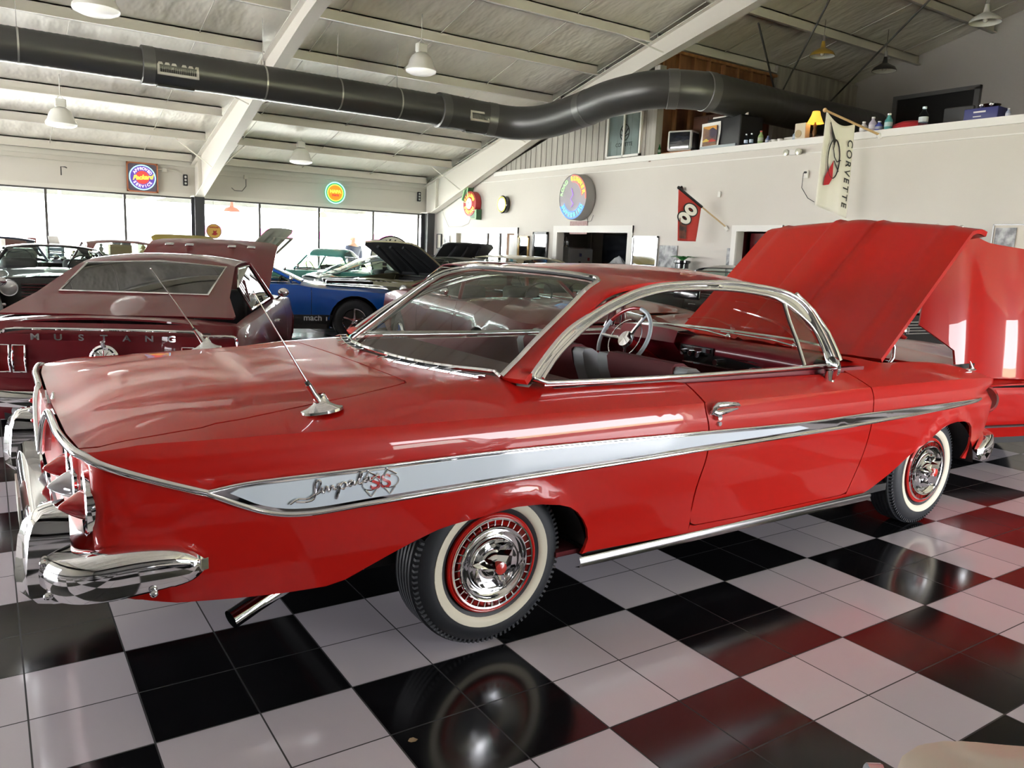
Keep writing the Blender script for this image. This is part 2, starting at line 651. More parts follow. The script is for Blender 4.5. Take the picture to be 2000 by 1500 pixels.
# ------------------------------------------------------------------ the red hardtop
def build_impala():
    car = empty('car', (0, 0, 0), 0, 'red two-door hardtop with open hood and white side spear, nearest car', 'car')
    plan = [(-1.405, 0), (-1.405, .35), (-1.402, .6), (-1.392, .76), (-1.362, .86), (-1.30, .905), (-1.2, .933), (-1.0, .955), (-.6, .978), (-.1, .990), (.6, .995), (1.4, .995), (2.1, .990), (2.7, .982), (3.1, .970), (3.4, .945), (3.6, .905), (3.73, .84), (3.79, .74), (3.82, .55), (3.84, .25), (3.85, 0)]
    ins = smooth1([.26, .32, .42, .55, .66, .74, .82, .88, .905, .935, 1.1], [.085, .062, .045, .020, .006, 0, .001, .008, .015, .034, .2])
    flz = smooth1([-1.5, -.85, -.685, -.581, -.472, -.301, -.095, .014, .201, .289, .40, .5, 4], [.40, .415, .412, .444, .489, .555, .579, .592, .575, .541, .33, .31, .31])
    def ss(v, a, b):
        t = np.clip((v - a) / (b - a), 0, 1)
        return t * t * (3 - 2 * t)
    def inset(x, z, u, cove=True):
        d = ins(z)
        # rolled lips over the wheel openings
        for cx, cz, rr in ((.02, .30, .325), (3.03, .32, .345)):
            r = np.sqrt(((x - cx) * (1.0)) ** 2 + (z - cz) ** 2)
            d = d - .016 * np.exp(-((r - rr) / .035) ** 2) * (z > cz - .1)
        # rear quarter tucks under ahead of the bumper, front end forms an upper brow
        d = d + np.clip(-1.15 - x, 0, 1) * np.clip(.62 - z, 0, 1) * 1.1
        if cove: d = d + .055 * ss(z, .60, .655) * (1 - ss(z, .872, .895)) * (1 - ss(u, .80, .93))
        d = d + np.clip(x - 3.3, 0, 1) * (.14 * np.exp(-((z - .775) / .035) ** 2) + np.clip(z - .80, 0, 1) * .45 + np.clip(.48 - z, 0, 1) * .5)
        return d
    zc = smooth1([-1.405, -1.36, -1.18, -.75, 0, .95, 1.6, 2.15, 2.8, 3.3, 3.55, 3.7, 3.85], [.905, .908, .930, .930, .926, .908, .903, .902, .898, .885, .865, .845, .825])
    sh = Shell(plan, inset, zc, -1.3, 3.5)
    F = sh.F
    sh0 = Shell(plan, lambda x, z, u: inset(x, z, u, False), zc, -1.3, 3.5)
    F0 = sh0.F
    Ux = lambda x: float(sh.u(x))
    def Zc(u): return float(zc(sh.plan(np.array([u]))[0])[0])
    def top(u0, u1, n=40): return [(u, Zc(u)) for u in np.linspace(u0, u1, n)]
    def q(pts): return [(Ux(x), z) for x, z in pts]
    urc = 0.86
    # ---- rear quarter
    gap = .004
    dx = smooth1([.30, .39, .45, .513, .70, .80, .896, .93], [.968, .966, .955, .952, .982, .975, .952, .960])
    quarter = [(0, .50), (.5, .50), (.80, .49)]
    quarter += q([(-1.28, .475), (-1.13, .444), (-.95, .425), (-.817, .415), (-.685, .412), (-.62, .424), (-.55, .455), (-.472, .489), (-.39, .522), (-.301, .552), (-.2, .572), (-.095, .585), (.014, .592), (.12, .588), (.201, .575), (.26, .555), (.305, .525), (.345, .485), (.375, .44), (.388, .395), (.378, .36), (.36, .336)])
    quarter += q([(.66, .326), (float(dx(.32)) - gap, .316)])
    quarter += [(Ux(float(dx(z)) - gap), z) for z in np.linspace(.33, .895, 22)]
    quarter += [(Ux(float(dx(.908)) - gap), Zc(Ux(.95)))]
    quarter += top(Ux(.93), 0, 60)
    FS = (0, -1, .1)
    body = [panel(F, quarter, .04, ref=FS)]
    # ---- door
    zt = lambda x: float(zc(np.array([x]))[0])
    fx = smooth1([.30, .337, .45, .7, .85, .91], [2.10, 2.125, 2.16, 2.19, 2.185, 2.165])
    door = [(Ux(float(dx(z)) + gap), z) for z in np.linspace(.93, .45, 20) if z < .902]
    door = [(Ux(float(dx(.9)) + gap), zt(.96))] + door
    door += q([(.957, .41), (.97, .365), (1.0, .352), (1.3, .343), (2.08, .335), (2.125, .345)])
    door += [(Ux(float(fx(z)) - gap), z) for z in np.linspace(.39, .89, 16)]
    door += [(u, Zc(u)) for u in np.linspace(Ux(2.16), Ux(.97), 30)]
    # sill strip under the door belongs to the body
    sill = q([(float(dx(.32)) - gap, .316), (2.3, .312), (2.35, .33), (2.125, .332), (2.08, .330), (1.3, .338), (1.0, .347), (.968, .355)])
    body.append(panel(F, sill, .05, ref=FS))
    # ---- front fender
    fen = q([(float(fx(.335)) + gap, .325), (2.34, .325), (2.43, .365), (2.50, .395), (2.564, .43), (2.64, .478), (2.719, .525), (2.81, .577), (2.907, .620), (2.99, .641), (3.07, .648), (3.16, .642), (3.25, .622), (3.31, .592), (3.338, .55), (3.348, .50), (3.345, .44), (3.33, .385), (3.40, .375), (3.5, .39)])
    fen += [(u, .42) for u in np.linspace(Ux(3.55), sh.U, 8)]
    fen += [(u, Zc(u)) for u in np.linspace(sh.U, Ux(2.17), 50)]
    fen += [(Ux(float(fx(z)) + gap), z) for z in np.linspace(.89, .39, 14)]
    body.append(panel(F, fen, .04, ref=FS))
    # ---- deck surface
    z0 = smooth1([-1.45, -1.36, -1.25, -1.0, -.6, -.2, .1, .3, 1, 2, 2.55, 3.0, 3.3, 3.55, 3.7, 3.86], [.905, .912, .938, .968, .988, 1.008, 1.022, 1.026, 1.018, 1.008, .995, .975, .945, .905, .868, .825])
    ucs = np.linspace(0, sh.U, 400)
    cr = F(np.stack([ucs, zc(sh.plan(ucs)[0])], 1))
    yx = cr[:, 0]; yy = -cr[:, 1]
    mm = (ucs > .7) & (ucs < sh.U - .7)
    def yc(x): return np.interp(x, yx[mm], yy[mm])
    def T(P):
        x, y = P[:, 0], np.abs(P[:, 1])
        yl = np.where(x < -1.0, .62, .70)
        yl = np.where(x > 2.2, .70, yl)
        a = np.clip((y - yl) / (yc(x) - yl), 0, 1.2)
        zz0, zz = z0(x), zc(x)
        pw = np.where(x < 0, 1.7, 1.6)
        z = zz0 - (zz0 - zz) * a ** pw + .010 * (1 - np.clip(y / .8, 0, 1) ** 2) * np.clip((x + 1.36) / .5, 0, 1)
        # shallow valleys either side of the raised centre of the lid
        fade = np.clip((x + 1.3) / .4, 0, 1) * np.clip((-.3 - x) / .2, 0, 1)
        ym = .40 + .12 * np.clip((x + 1.3), 0, 1)
        z = z + .010 * fade * np.tanh((ym - y) / .03)
        return np.stack([x, P[:, 1], z], 1)
    xb = lambda y: -.115 + .33 * np.clip(np.abs(y) / .8, 0, .84) ** 3
    crease = lambda a, b, n: [(float(p[0]), float(p[1])) for p in F(np.stack([np.linspace(a, b, n), zc(sh.plan(np.linspace(a, b, n))[0])], 1))]
    lid_r = [(-1.352, -.80), (-1.30, -.835), (-1.2, -.835), (-.9, -.79), (-.52, -.705), (-.32, -.655), (-.275, -.635), (-.262, -.60), (-.262, -.35), (-.262, 0)]
    # deck between lid and shoulder, right half
    deck = [(-.256, 0), (-.256, -.35), (-.256, -.60), (-.268, -.642), (-.318, -.662), (-.52, -.712), (-.9, -.797), (-1.2, -.843), (-1.31, -.842)]
    c0 = crease(.80, Ux(.95), 60)
    deck += c0
    deck += [(.950, -.86), (.9, -.845), (.26, -.845), (.25, -.72), (.10, -.715)]
    deck += [(float(xb(y)) , -y) for y in np.linspace(.70, 0, 15)]
    body.append(panel(T, deck, .045))
    # lid
    lid = [panel(T, [(-1.375, 0), (-1.372, -.25), (-1.368, -.6)] + lid_r + [(x, -y) for x, y in lid_r[::-1][1:]] + [(-1.368, .6), (-1.372, .25)], .045)]
    # door top strip
    ds = [(.955 + gap, -.86)] + crease(Ux(.962), Ux(2.16), 24) + [(2.12, -.86)]
    dtop = panel(T, ds, .05)
    # fender tops, cowl
    ft = [(2.13, -.86)] + crease(Ux(2.172), sh.U, 60) + [(3.70, 0), (3.70, -.5), (3.66, -.68), (3.5, -.745), (2.56, -.775), (2.50, -.74), (2.42, -.5), (2.40, 0), (2.28, 0), (2.26, -.4), (2.2, -.7), (2.13, -.80)]
    body.append(panel(T, ft, .05))
    # ---- roof with rear pillars (height field over x-y)
    zr = smooth1([.2, .5, .75, 1.0, 1.35, 1.65, 1.8, 1.95, 2.1], [1.36, 1.412, 1.433, 1.446, 1.452, 1.432, 1.405, 1.36, 1.30])
    xf = lambda y: 2.42 - .30 * np.clip(np.abs(y) / .8, 0, 1.1) ** 3
    def smin(a, b, k): return .5 * (a + b - np.sqrt((a - b) ** 2 + k * k))
    def RF(P):
        x, y = P[:, 0], np.abs(P[:, 1])
        base = zr(x) - .052 * (y / .7) ** 2.2
        back = 1.028 + .70 * (x - xb(y)) + .0
        front = 1.03 + .80 * (xf(y) - x)
        drop = .055 * ss(y, .70, .80) * (1 - ss(x, .60, .90)) * ss(x, .12, .2)
        return np.stack([x, P[:, 1], smin(smin(base, back, .045), front, .05) + .012 - drop - .016 * ss(y, .68, .74) * (1 - ss(x, .10, .26))], 1)
    Wc = [(.10, .872), (.163, .848), (.24, .812), (.33, .79), (.48, .757), (.633, .731), (.823, .707), (1.014, .698), (1.352, .693), (1.637, .703), (1.801, .716)]
    Gl = [(.085, .735), (.17, .722), (.30, .705), (.449, .675), (.575, .645), (.635, .615), (.660, .57), (.650, .50), (.61, .36), (.565, .18), (.55, 0)]
    Gs = [(float(a), float(b)) for a, b in catmull(Gl, 5)]
    Ws = [(float(a), float(b)) for a, b in catmull(Wc, 5)]
    roof = [(x, -y) for x, y in Gs] + [(x, y) for x, y in Gs[::-1][1:]] + [(x, y) for x, y in Ws] + [(1.80, .62), (1.845, .3), (1.855, 0), (1.845, -.3), (1.80, -.62)] + [(x, -y) for x, y in Ws[::-1]]
    body.append(None)
    rp = panel(RF, roof, .05, lip=.022)
    body.pop()
    half = body
    sheet('body', half + [mir(p) for p in half] + [rp], RED, car)
    sheet('door', [panel(F, door, .045, ref=FS), dtop], RED, car)
    dl = sheet('door', [mir(panel(F, door, .06, ref=FS)), mir(dtop)], RED, car)
    sheet('trunk_lid', lid, RED, car)
    sheet('headliner', [panel(RF, [(x, y) for x, y in roof], .09, off=-.035, lip=0)], mat('headliner_cloth', (.30, .29, .27), .9), car)
    # dropped V of the lid on the tail panel
    Vp = [(.0, .725), (.24, .898), (.0, .898)]
    vb = [panel(F0, [(0, .715), (.12, .80), (.245, .905), (0, .905)], .04, off=.004, lip=.03, ref=(-1, 0, 0))]
    sheet('tail_panel', vb, RED, car, both=True)
    # ---- glass
    rg = [(float(xb(y)) + .012, -y) for y in np.linspace(.70, 0, 16)][::-1]
    rg = [(float(xb(y)) + .004, y) for y in np.linspace(-.735, .735, 31)]
    rgp = rg + [(x, y) for x, y in Gs[1:]] + [(x, -y) for x, y in Gs[::-1][1:-1]]
    sheet('rear_window', [panel(RF, rgp, .06, off=-.006, lip=.004)], GLASS, car)
    wsb = [(float(xf(y)) - .03, y) for y in np.linspace(-.76, .76, 25)]
    wst = [(1.86 - .075 * (y / .66) ** 2, y) for y in np.linspace(.66, -.66, 21)]
    wsp = wsb + [(2.02, .76)] + wst + [(2.02, -.76)]
    sheet('windshield', [panel(RF, wsp, .07, off=-.006, lip=.004)], GLASS, car)
    def curve3(pts, off=.004): return [tuple(p) for p in (RF(np.array(pts)) + [0, 0, off])]
    t = MB()
    t.tube(curve3([(x, -y) for x, y in Gs]) + curve3([(x, y) for x, y in Gs[::-1][1:]]), .011, 6)
    t.tube(curve3(rg, .0), .009, 6)
    t.build('window_molding', CHROME, car); t = MB()
    t.tube(curve3(wst, .002), .012, 6)
    t.tube(curve3(wsb, .0), .012, 6)
    t.build('window_molding', CHROME, car)
    g = MB(); g.tube(curve3([(x * .985 + .004, -y * .985) for x, y in Gs], -.004) + curve3([(x * .985 + .004, y * .985) for x, y in Gs[::-1][1:]], -.004), .009, 6)
    g.build('window_gasket', BLACK, car)
    # ---- side window frames: bright rails, vent wing
    def tum(x, z): return -(.865 - .45 * (z - 1.02))
    outer = [(.150, -.858, 1.036), (.165, -.846, 1.062), (.33, -.79, 1.187), (.48, -.757, 1.259), (.633, -.731, 1.317), (.823, -.707, 1.371), (1.014, -.698, 1.392), (1.352, -.693, 1.402), (1.637, -.703, 1.381), (1.801, -.716, 1.351), (1.90, -.745, 1.29), (1.955, -.785, 1.195), (1.995, -.825, 1.10), (2.01, -.858, 1.03)]
    inner = [(.190, -.858, 1.034), (.27, -.827, 1.103), (.346, -.805, 1.154), (.469, -.773, 1.224), (.624, -.745, 1.286), (.814, -.721, 1.341), (1.005, -.71, 1.366), (1.339, -.709, 1.370), (1.622, -.72, 1.345), (1.726, -.733, 1.314), (1.80, -.755, 1.27), (1.90, -.79, 1.19), (1.945, -.83, 1.09), (1.945, -.860, 1.03)]
    O3 = catmull(outer, 5); I3 = catmull(inner, 5)
    for sgn in (1, -1):
        fr = MB()
        o3 = [(x, y * sgn, z) for x, y, z in O3]; i3 = [(x, y * sgn, z) for x, y, z in I3]
        mid = [tuple(.5 * (np.array(a) + np.array(b)) + np.array([0, -.004 * sgn, -.003])) for a, b in zip(o3, i3)]
        fr.tube(o3, .012, 8); fr.tube(i3, .009, 8)
        rows = [[tuple(a), tuple(np.array(m_) + np.array([0, .012 * sgn, 0])), tuple(b)] for a, m_, b in zip(o3, mid, i3)]
        fr.grid(rows, False, True)
        fr.tube([(x, y * sgn, z) for x, y, z in [(.15, -.858, 1.036), (.20, -.872, 1.020), (.5, -.874, 1.014), (.95, -.874, 1.008), (1.6, -.872, 1.008), (2.0, -.868, 1.010)]], .0095, 8)
        fr.tube([(x, y * sgn, z) for x, y, z in [(.2, -.852, 1.010), (.5, -.852, 1.006), (.95, -.852, 1.002), (1.6, -.850, 1.002), (1.97, -.846, 1.004)]], .012, 8)
        # windshield pillar
        fr.tube([(x, y * sgn, z) for x, y, z in [(1.86, -.70, 1.352), (1.96, -.735, 1.27), (2.03, -.78, 1.16), (2.07, -.815, 1.06), (2.08, -.83, 1.02)]], [.014, .016, .020, .024, .026], 8)
        fr.tube([(x, y * sgn, z) for x, y, z in [(1.73, -.728, 1.32), (1.745, -.76, 1.23), (1.765, -.81, 1.12), (1.775, -.855, 1.015)]], .010, 8)
        fr.build('window_frame', CHROME, car)
        vw = MB()
        a = [(1.735, -.735), (1.745, -.765), (1.765, -.812), (1.775, -.852)]; zz = [1.305, 1.22, 1.115, 1.02]
        b = [(1.76, 1.300, -.742), (1.83, 1.235, -.775), (1.90, 1.14, -.812), (1.935, 1.02, -.852)]
        vw.grid([[(p[0], p[1] * sgn, z), (r[0], r[2] * sgn, r[1])] for p, z, r in zip(a, zz, b)])
        vw.build('vent_window', GLASS, car)
    # ---- trims on the side
    low = catmull([(-1.047, .780), (-1.0, .757), (-.955, .735), (-.89, .707), (-.829, .690), (-.77, .683), (-.7, .682), (-.5, .690), (0, .702), (.461, .706), (.952, .712), (1.674, .717), (2.152, .723), (2.65, .733), (3.2, .748), (3.36, .757)], 5)
    upp = catmull([(-1.047, .786), (-.948, .799), (-.828, .803), (-.6, .806), (-.23, .811), (.204, .807), (.943, .788), (1.3, .778), (1.665, .770), (2.14, .772), (2.64, .768), (3.2, .762), (3.36, .759)], 5)
    def cut(c, a, b): return [(x, z) for x, z in c if a < x < b]
    sp = low.tolist() + upp[::-1].tolist()
    for s_, nm in ((0, 'r'), (1, 'l')):
        pn = panel(F, q(sp), .035, off=.005, lip=.008, ref=FS)
        sheet('side_spear', [pn if not s_ else mir(pn)], CHROME, car)
        lo = [(x, z + .020) for x, z in cut(low, -.93, 1.60)]; up = [(x, z - .012) for x, z in cut(upp, -.93, 1.60)]
        ins_p = q([(-.985, .775)] + lo + [(1.655, .742)] + up[::-1] + [(-.96, .786)])
        pn = panel(F, ins_p, .035, off=.0095, lip=.006, ref=FS)
        sheet('spear_insert', [pn if not s_ else mir(pn)], mat('insert_white_reflect_tint', (.66, .74, .84), .3, coat=.6), car)  # white insert with the pale blue of its reflection put into the colour
    def shtube(mb, pts, off, r, n=6, sgn=1):
        P = [sh.pt(x, z, off) for x, z in pts]
        mb.tube([(p.x, p.y * sgn, p.z) for p in P], r, n)
    for sgn in (1, -1):
        t = MB()
        shtube(t, low.tolist(), .006, .0085, 8, sgn)
        shtube(t, upp.tolist(), .006, .006, 8, sgn)
        t.build('spear_edge', CHROME, car)
    # bright trim from the spear up to the fin corner and across the tail
    def ray_pt(u, z, off):
        P = np.array([[u, z]]); e = 2e-3
        p = F0(P)[0]; n = np.cross((F0(P + [e, 0]) - F0(P - [e, 0]))[0], (F0(P + [0, e]) - F0(P - [0, e]))[0]); n /= np.linalg.norm(n)
        c = np.array([p[0] - .5, p[1], 0])
        if n[0] * (-1 if u < .8 else 0) + n[1] * (-1 if u >= .8 else 0) < 0: n = -n
        return tuple(p + n * off)
    tr = MB()
    u_a = Ux(-1.047)
    path = [(u_a + (.875 - u_a) * k, .783 + (.902 - .783) * k) for k in np.linspace(0, 1, 7)] + [(.82, .908), (.6, .911), (.4, .911), (.27, .908), (.245, .898), (.2, .858), (.12, .79), (.05, .738), (0.0, .716)]
    pts = [ray_pt(u, z, .006) for u, z in path]
    pts = [tuple(p) for p in catmull(pts, 4)]
    tr.tube(pts, .0125, 8); tr.tube([(x, -y, z) for x, y, z in pts], .0125, 8)
    tr.build('tail_trim', CHROME, car)
    # ---- tail lamps
    for sgn in (-1, 1):
        for yy_, cc in ((.385, 'r'), (.60, 'w'), (.822, 'r')):
            b = MB()
            M = Matrix.Translation((-1.336 + (.012 if yy_ > .8 else 0), yy_ * sgn, .752)) @ Matrix.Rotation(R_(-90), 4, 'Y')
            b.lathe([(.060, -.05), (.074, -.02), (.080, .008), (.078, .022), (.070, .026), (.058, .010), (.040, .004), (0, .004)], 28, M @ Matrix.Diagonal((1.22, .82, 1, 1)))
            o = b.build('tail_lamp', CHROME, car)
            b = MB(); b.lathe([(.046, .0), (.045, .018), (.040, .032), (.039, .035), (.033, .047), (.031, .050), (.022, .063), (.013, .076), (.005, .086), (.0, .088)], 24, M)
            b.build('lens', mat('red_lens', (.42, .006, .01), .12, coat=1, spec=.8) if cc == 'r' else mat('clear_lens', (.55, .57, .60), .1, coat=1, metal=.5), o)
    # emblem on the lid edge
    e_ = MB()
    e_.lathe([(.045, 0), (.045, .006), (.03, .010), (0, .012)], 20, Matrix.Translation((-1.366, 0, .886)) @ Matrix.Rotation(R_(-80), 4, 'Y'))
    for sgn in (-1, 1):
        e_.box(-.003, -.03, -.016, .003, .03, .016, Matrix.Translation((-1.382, .038 * sgn, .90)) @ Matrix.Rotation(R_(35) * sgn, 4, 'X'))
    e_.build('flag_emblem', CHROME, car)
    # ---- rear bumper
    b = MB()
    def sect(cx, cy, nx, ny, zt_, zb_, t_):
        # bumper cross-section, outward (nx,ny)
        zm = (zt_ + zb_) / 2
        pr = [(-.01, zt_ - .004), (t_ * .55, zt_), (t_ * .85, zt_ - .012), (t_, zm + .02), (t_ * .98, zm - .015), (t_ * .8, zb_ + .012), (t_ * .55, zb_), (-.01, zb_ + .004)]
        return [(cx + nx * d, cy + ny * d, z) for d, z in pr]
    rows = []
    st = [(-1.40, 0, -1, 0, .60, .475, .08), (-1.40, -.45, -1, 0, .60, .475, .08), (-1.395, -.62, -1, 0, .605, .475, .08), (-1.385, -.78, -.97, -.25, .62, .480, .085), (-1.35, -.865, -.75, -.66, .635, .492, .085), (-1.30, -.91, -.40, -.92, .648, .505, .075), (-1.23, -.93, -.15, -.99, .650, .515, .062), (-1.15, -.942, -.1, -1, .640, .522, .050), (-1.09, -.950, -.05, -1, .615, .535, .034), (-1.05, -.955, 0, -1, .582, .566, .012)]
    st = catmull(np.array(st), 4)
    rows = [sect(*r) for r in st]
    rows2 = [[(x, -y, z) for x, y, z in r] for r in rows[::-1][:-1]]
    b.grid(rows2 + rows)
    b.build('rear_bumper', CHROME, car)
    for sgn in (-1, 1):
        gd = MB()
        prof = [(.735, .055, .0), (.730, .070, .045), (.70, .080, .078), (.66, .084, .092), (.60, .088, .100), (.55, .086, .105), (.50, .080, .10), (.47, .065, .075), (.455, .05, .03)]
        rows = []
        for z, hw, d in prof:
            rows.append([(-1.405 + .02, (.735 * sgn) - hw, z), (-1.41 - d * .8, .735 * sgn - hw * .8, z), (-1.415 - d, .735 * sgn, z), (-1.41 - d * .75, .735 * sgn + hw * .8, z), (-1.405 + .02, .735 * sgn + hw, z)])
        rows = [[rows[0][2]] * 5] + rows
        gd.grid(rows)
        gd.build('bumper_guard', CHROME, car)
    bolt = MB()
    for x, y, z in ((-1.452, -.825, .60), (-1.447, -.835, .505), (-1.20, -.985, .522)): bolt.ball((x, y, z), .012)
    bolt.build('bumper_bolt', CHROME, car)
    v = MB()
    rows = []
    for x, y in [(-1.37, 0), (-1.36, -.5), (-1.33, -.78), (-1.26, -.86), (-1.1, -.90), (-.9, -.91), (-.7, -.915)]:
        rows.append([(x, y, .56), (x + .01, y, .50), (x + .03, y * .99, .455 if x < -1.0 else .43), (x + .05, y * .96, .44 if x < -1.0 else .42)])
    v.grid(rows); v.grid([[(x, -y, z) for x, y, z in r] for r in rows])
    v.build('rear_valance', RED, car)
    pl = MB(); pl.box(-1.492, -.16, .49, -1.485, .16, .60); pl.build('license_plate', mat('plate', (.55, .56, .5), .4), car)
    # ---- antennas
    for sgn in (-1, 1):
        a = MB()
        M = Matrix.Translation((-.652, .805 * sgn, .968)) @ Matrix.Rotation(R_(-33), 4, 'Y') @ Matrix.Rotation(R_(-8) * sgn, 4, 'X')
        a.lathe([(.058, -.004), (.056, .004), (.040, .010), (.022, .024), (.014, .045), (.012, .055)], 24, Matrix.Translation((-.652, .805 * sgn, .966)) @ Matrix.Rotation(R_(-6), 4, 'Y') @ Matrix.Diagonal((1.25, .8, 1, 1)))
        tip = Vector((-.884, .868 * sgn, 1.348)); bs = Vector((-.668, .809 * sgn, 1.0))
        a.tube([bs, bs.lerp(tip, .06), bs.lerp(tip, .16)], [.014, .011, .0095], 10)
        a.tube([bs.lerp(tip, .16), bs.lerp(tip, .58)], [.004, .0035], 8)
        a.tube([bs.lerp(tip, .58), tip], [.0027, .0018], 8)
        a.ball(tip, .004)
        o = a.build('antenna', CHROME, car)
        c = MB(); c.tube([bs.lerp(tip, .165), bs.lerp(tip, .19)], .0075, 10); c.build('antenna_collar', BLACK, o)
    # ---- deck louvres behind the rear window
    for sgn in (-1, 1):
        lv = MB()
        ys = np.linspace(.13, .70, 16)
        c_ = [(-.118 + .135 * ((y - .13) / .57) ** 1.6, -y) for y in ys]
        def tz(x, y, o=.0): return (x, y * (1 if sgn < 0 else -1), float(T(np.array([[x, y]]))[0, 2]) + o)
        for w0, w1 in ((-.019, -.015), (.015, .019)):
            rows = [[tz(x + w0, y, .001), tz(x + w0, y, .009), tz(x + w1, y, .009), tz(x + w1, y, .001)] for x, y in c_]
            lv.grid(rows, False, False)
        for i in (0, 3, 6, 9, 12, 15):
            x, y = c_[i]
            lv.tube([tz(x - .045, y - .0, .006), tz(x - .025, y, .010), tz(x + .016, y, .010)], [.0015, .0035, .002], 8)
        o = lv.build('vent_grille', CHROME, car)
        ds_ = MB()
        ds_.grid([[tz(x - .0155, y, .007), tz(x + .0155, y, .007)] for x, y in c_], False, True)
        ds_.build('vent_slot', BLACK, o)
    # ---- lettering on the spear
    P = sh.pt(-.66, .745, .010); Q = sh.pt(-.5, .749, .010)
    M = basis(P, (Q - P), (0, 0, 1))
    scr = MB()
    def script(pts, r, ox=0.):
        P2 = catmull(pts, 5)
        scr.tube([M @ Vector((a * .30 - .15, b * .30, .002)) for a, b in P2], r, 6)
    # handwritten script word
    word = [
        [(-.02, -.06), (.06, -.02), (.16, -.03), (.25, .02), (.30, .12), (.27, .15), (.24, .10), (.24, .0), (.21, -.05), (.13, -.06), (.04, -.045)],
        [(.25, .0), (.30, .03), (.31, .07), (.32, .02), (.33, .01), (.36, .07), (.38, .02), (.39, .02), (.42, .07), (.44, .03), (.46, .03)],
        [(.46, .03), (.50, .08), (.49, .0), (.46, -.08), (.49, .03), (.54, .09), (.57, .06), (.54, .02), (.51, .03)],
        [(.57, .04), (.63, .09), (.60, .09), (.59, .05), (.62, .04), (.65, .09), (.65, .05), (.67, .05)],
        [(.67, .05), (.73, .12), (.74, .17), (.71, .14), (.70, .06), (.73, .05), (.76, .08)],
        [(.80, .11), (.77, .10), (.76, .07), (.79, .06), (.82, .11), (.82, .07), (.85, .07), (.93, .13)]]
    for w_ in word: script(w_, .0035)
    scr.build('lettering', CHROME, car)
    P = sh.pt(-.525, .757, .010); Q = sh.pt(-.4, .760, .010); M = basis(P, (Q - P), (0, 0, 1))
    text('SS', 'lettering', mat('emblem_red', (.5, .02, .02), .3, coat=1), car, M, .062, .003, .001, sx=1.25)
    em = MB()
    for k in (-1, 1):
        em.tube([M @ Vector((.032 * k - .022, .018, .002)), M @ Vector((.032 * k - .008, .040, .002)), M @ Vector((.032 * k + .022, .022, .002))], .003, 6)
        em.tube([M @ Vector((.032 * k - .02, -.018, .002)), M @ Vector((.032 * k, -.042, .002)), M @ Vector((.032 * k + .018, -.020, .002))], .0025, 6)
        em.tube([M @ Vector((.032 * k + .030 * math.cos(t), .0 + .022 * math.sin(t), .0015)) for t in np.linspace(0, 2 * PI, 16)], .002, 6)
    em.build('crossed_flags', CHROME, car)
    # ---- door handle, lock
    for sgn in (1, -1):
        h = MB()
        def hp(x, z, o): p = sh.pt(x, z, o); return (p.x, p.y * sgn, p.z)
        h.tube([hp(.985, .862, .005), hp(.985, .885, .022), hp(1.0, .893, .030), hp(1.06, .893, .032), hp(1.12, .890, .028), hp(1.155, .883, .010)], [.009, .011, .012, .012, .010, .007], 10)
        h.tube([hp(.978, .878, .0), hp(1.01, .862, .007), hp(1.07, .866, .006), hp(1.15, .872, .002)], [.014, .016, .013, .005], 8)
        h.tube([hp(1.02, .845, .0), hp(1.02, .845, .02)], [.016, .013], 12)
        h.tube([hp(1.035, .815, .0), hp(1.035, .815, .008)], [.0125, .010], 14)
        h.build('door_handle', CHROME, car)
    # mirror on the door
    m_ = MB()
    m_.ball((1.925, -.90, .925), .045, 16, 8, (1.0, .55, .28))
    m_.tube([(1.925, -.898, .93), (1.915, -.898, .99)], [.025, .020], 12)
    m_.lathe([(0, -.03), (.03, -.028), (.046, -.01), (.05, .008), (.046, .012), (.0, .010)], 20, Matrix.Translation((1.93, -.905, 1.0)) @ Matrix.Rotation(R_(-90), 4, 'Y') @ Matrix.Rotation(R_(-15), 4, 'X') @ Matrix.Diagonal((1.25, 1.0, 1, 1)))
    m_.build('side_mirror', CHROME, car)
    # ---- wheels
    for x, tw in ((0, 0), (3.023, 0)):
        wheel(car, x, -.865, .335)
        wheel(car, x, .865, .335, side=1)
    # ---- underbody, wells
    ub = MB()
    ub.box(-1.25, -.60, .46, -.42, .60, .52); ub.box(-.42, -.62, .3, .42, .62, .42); ub.box(.42, -.90, .29, 2.55, .90, .33); ub.box(2.55, -.60, .24, 3.55, .60, .34)
    for cx in (0, 3.023):
        for sgn in (-1, 1):
            rows = []
            for k in range(15):
                t = .15 + (PI - .75) * k / 14
                rows.append([(cx + .40 * math.cos(t), .93 * sgn, .30 + .36 * math.sin(t)), (cx + .40 * math.cos(t), .60 * sgn, .30 + .36 * math.sin(t))])
            ub.grid(rows, False, True)
            ub.prism([(cx + .40 * math.cos(t), .30 + .36 * math.sin(t)) for t in np.linspace(.15, PI - .6, 15)], lambda a, c_: (a, .60 * sgn, c_), lambda a, c_: (a, .62 * sgn, c_))
    ub.box(-1.22, -.80, .50, -1.20, .80, .88); ub.box(3.58, -.76, .42, 3.62, .76, .80)
    ub.build('underbody', BLACK, car)
    ax = MB(); ax.cyl((0, -.68, .335), (0, .68, .335), .04); ax.cyl((.42, -.78, .40), (.42, -.70, .40), .035); ax.tube([(.1, -.6, .30), (2.4, -.55, .26)], .03)
    ax.build('axle', DARK, car)
    ex = MB(); ex.tube([(-.60, -.60, .34), (-.75, -.63, .30), (-.92, -.68, .245)], [.030, .032, .034], 16, cap=False); ex.tube([(-.92, -.68, .245), (-.60, -.60, .34)], [.030, .026], 16, cap=False)
    ex.build('exhaust_pipe', CHROME, car)
    # rocker moulding
    rk = MB()
    rows = [[(x, -.935, .316), (x, -.944, .300), (x, -.938, .275), (x, -.91, .268)] for x in (.36, .5, 1.2, 2.0, 2.34)]
    rk.grid(rows); rk.build('rocker_molding', mat('dull_chrome', (.32, .32, .33), .18, 1.0), car)
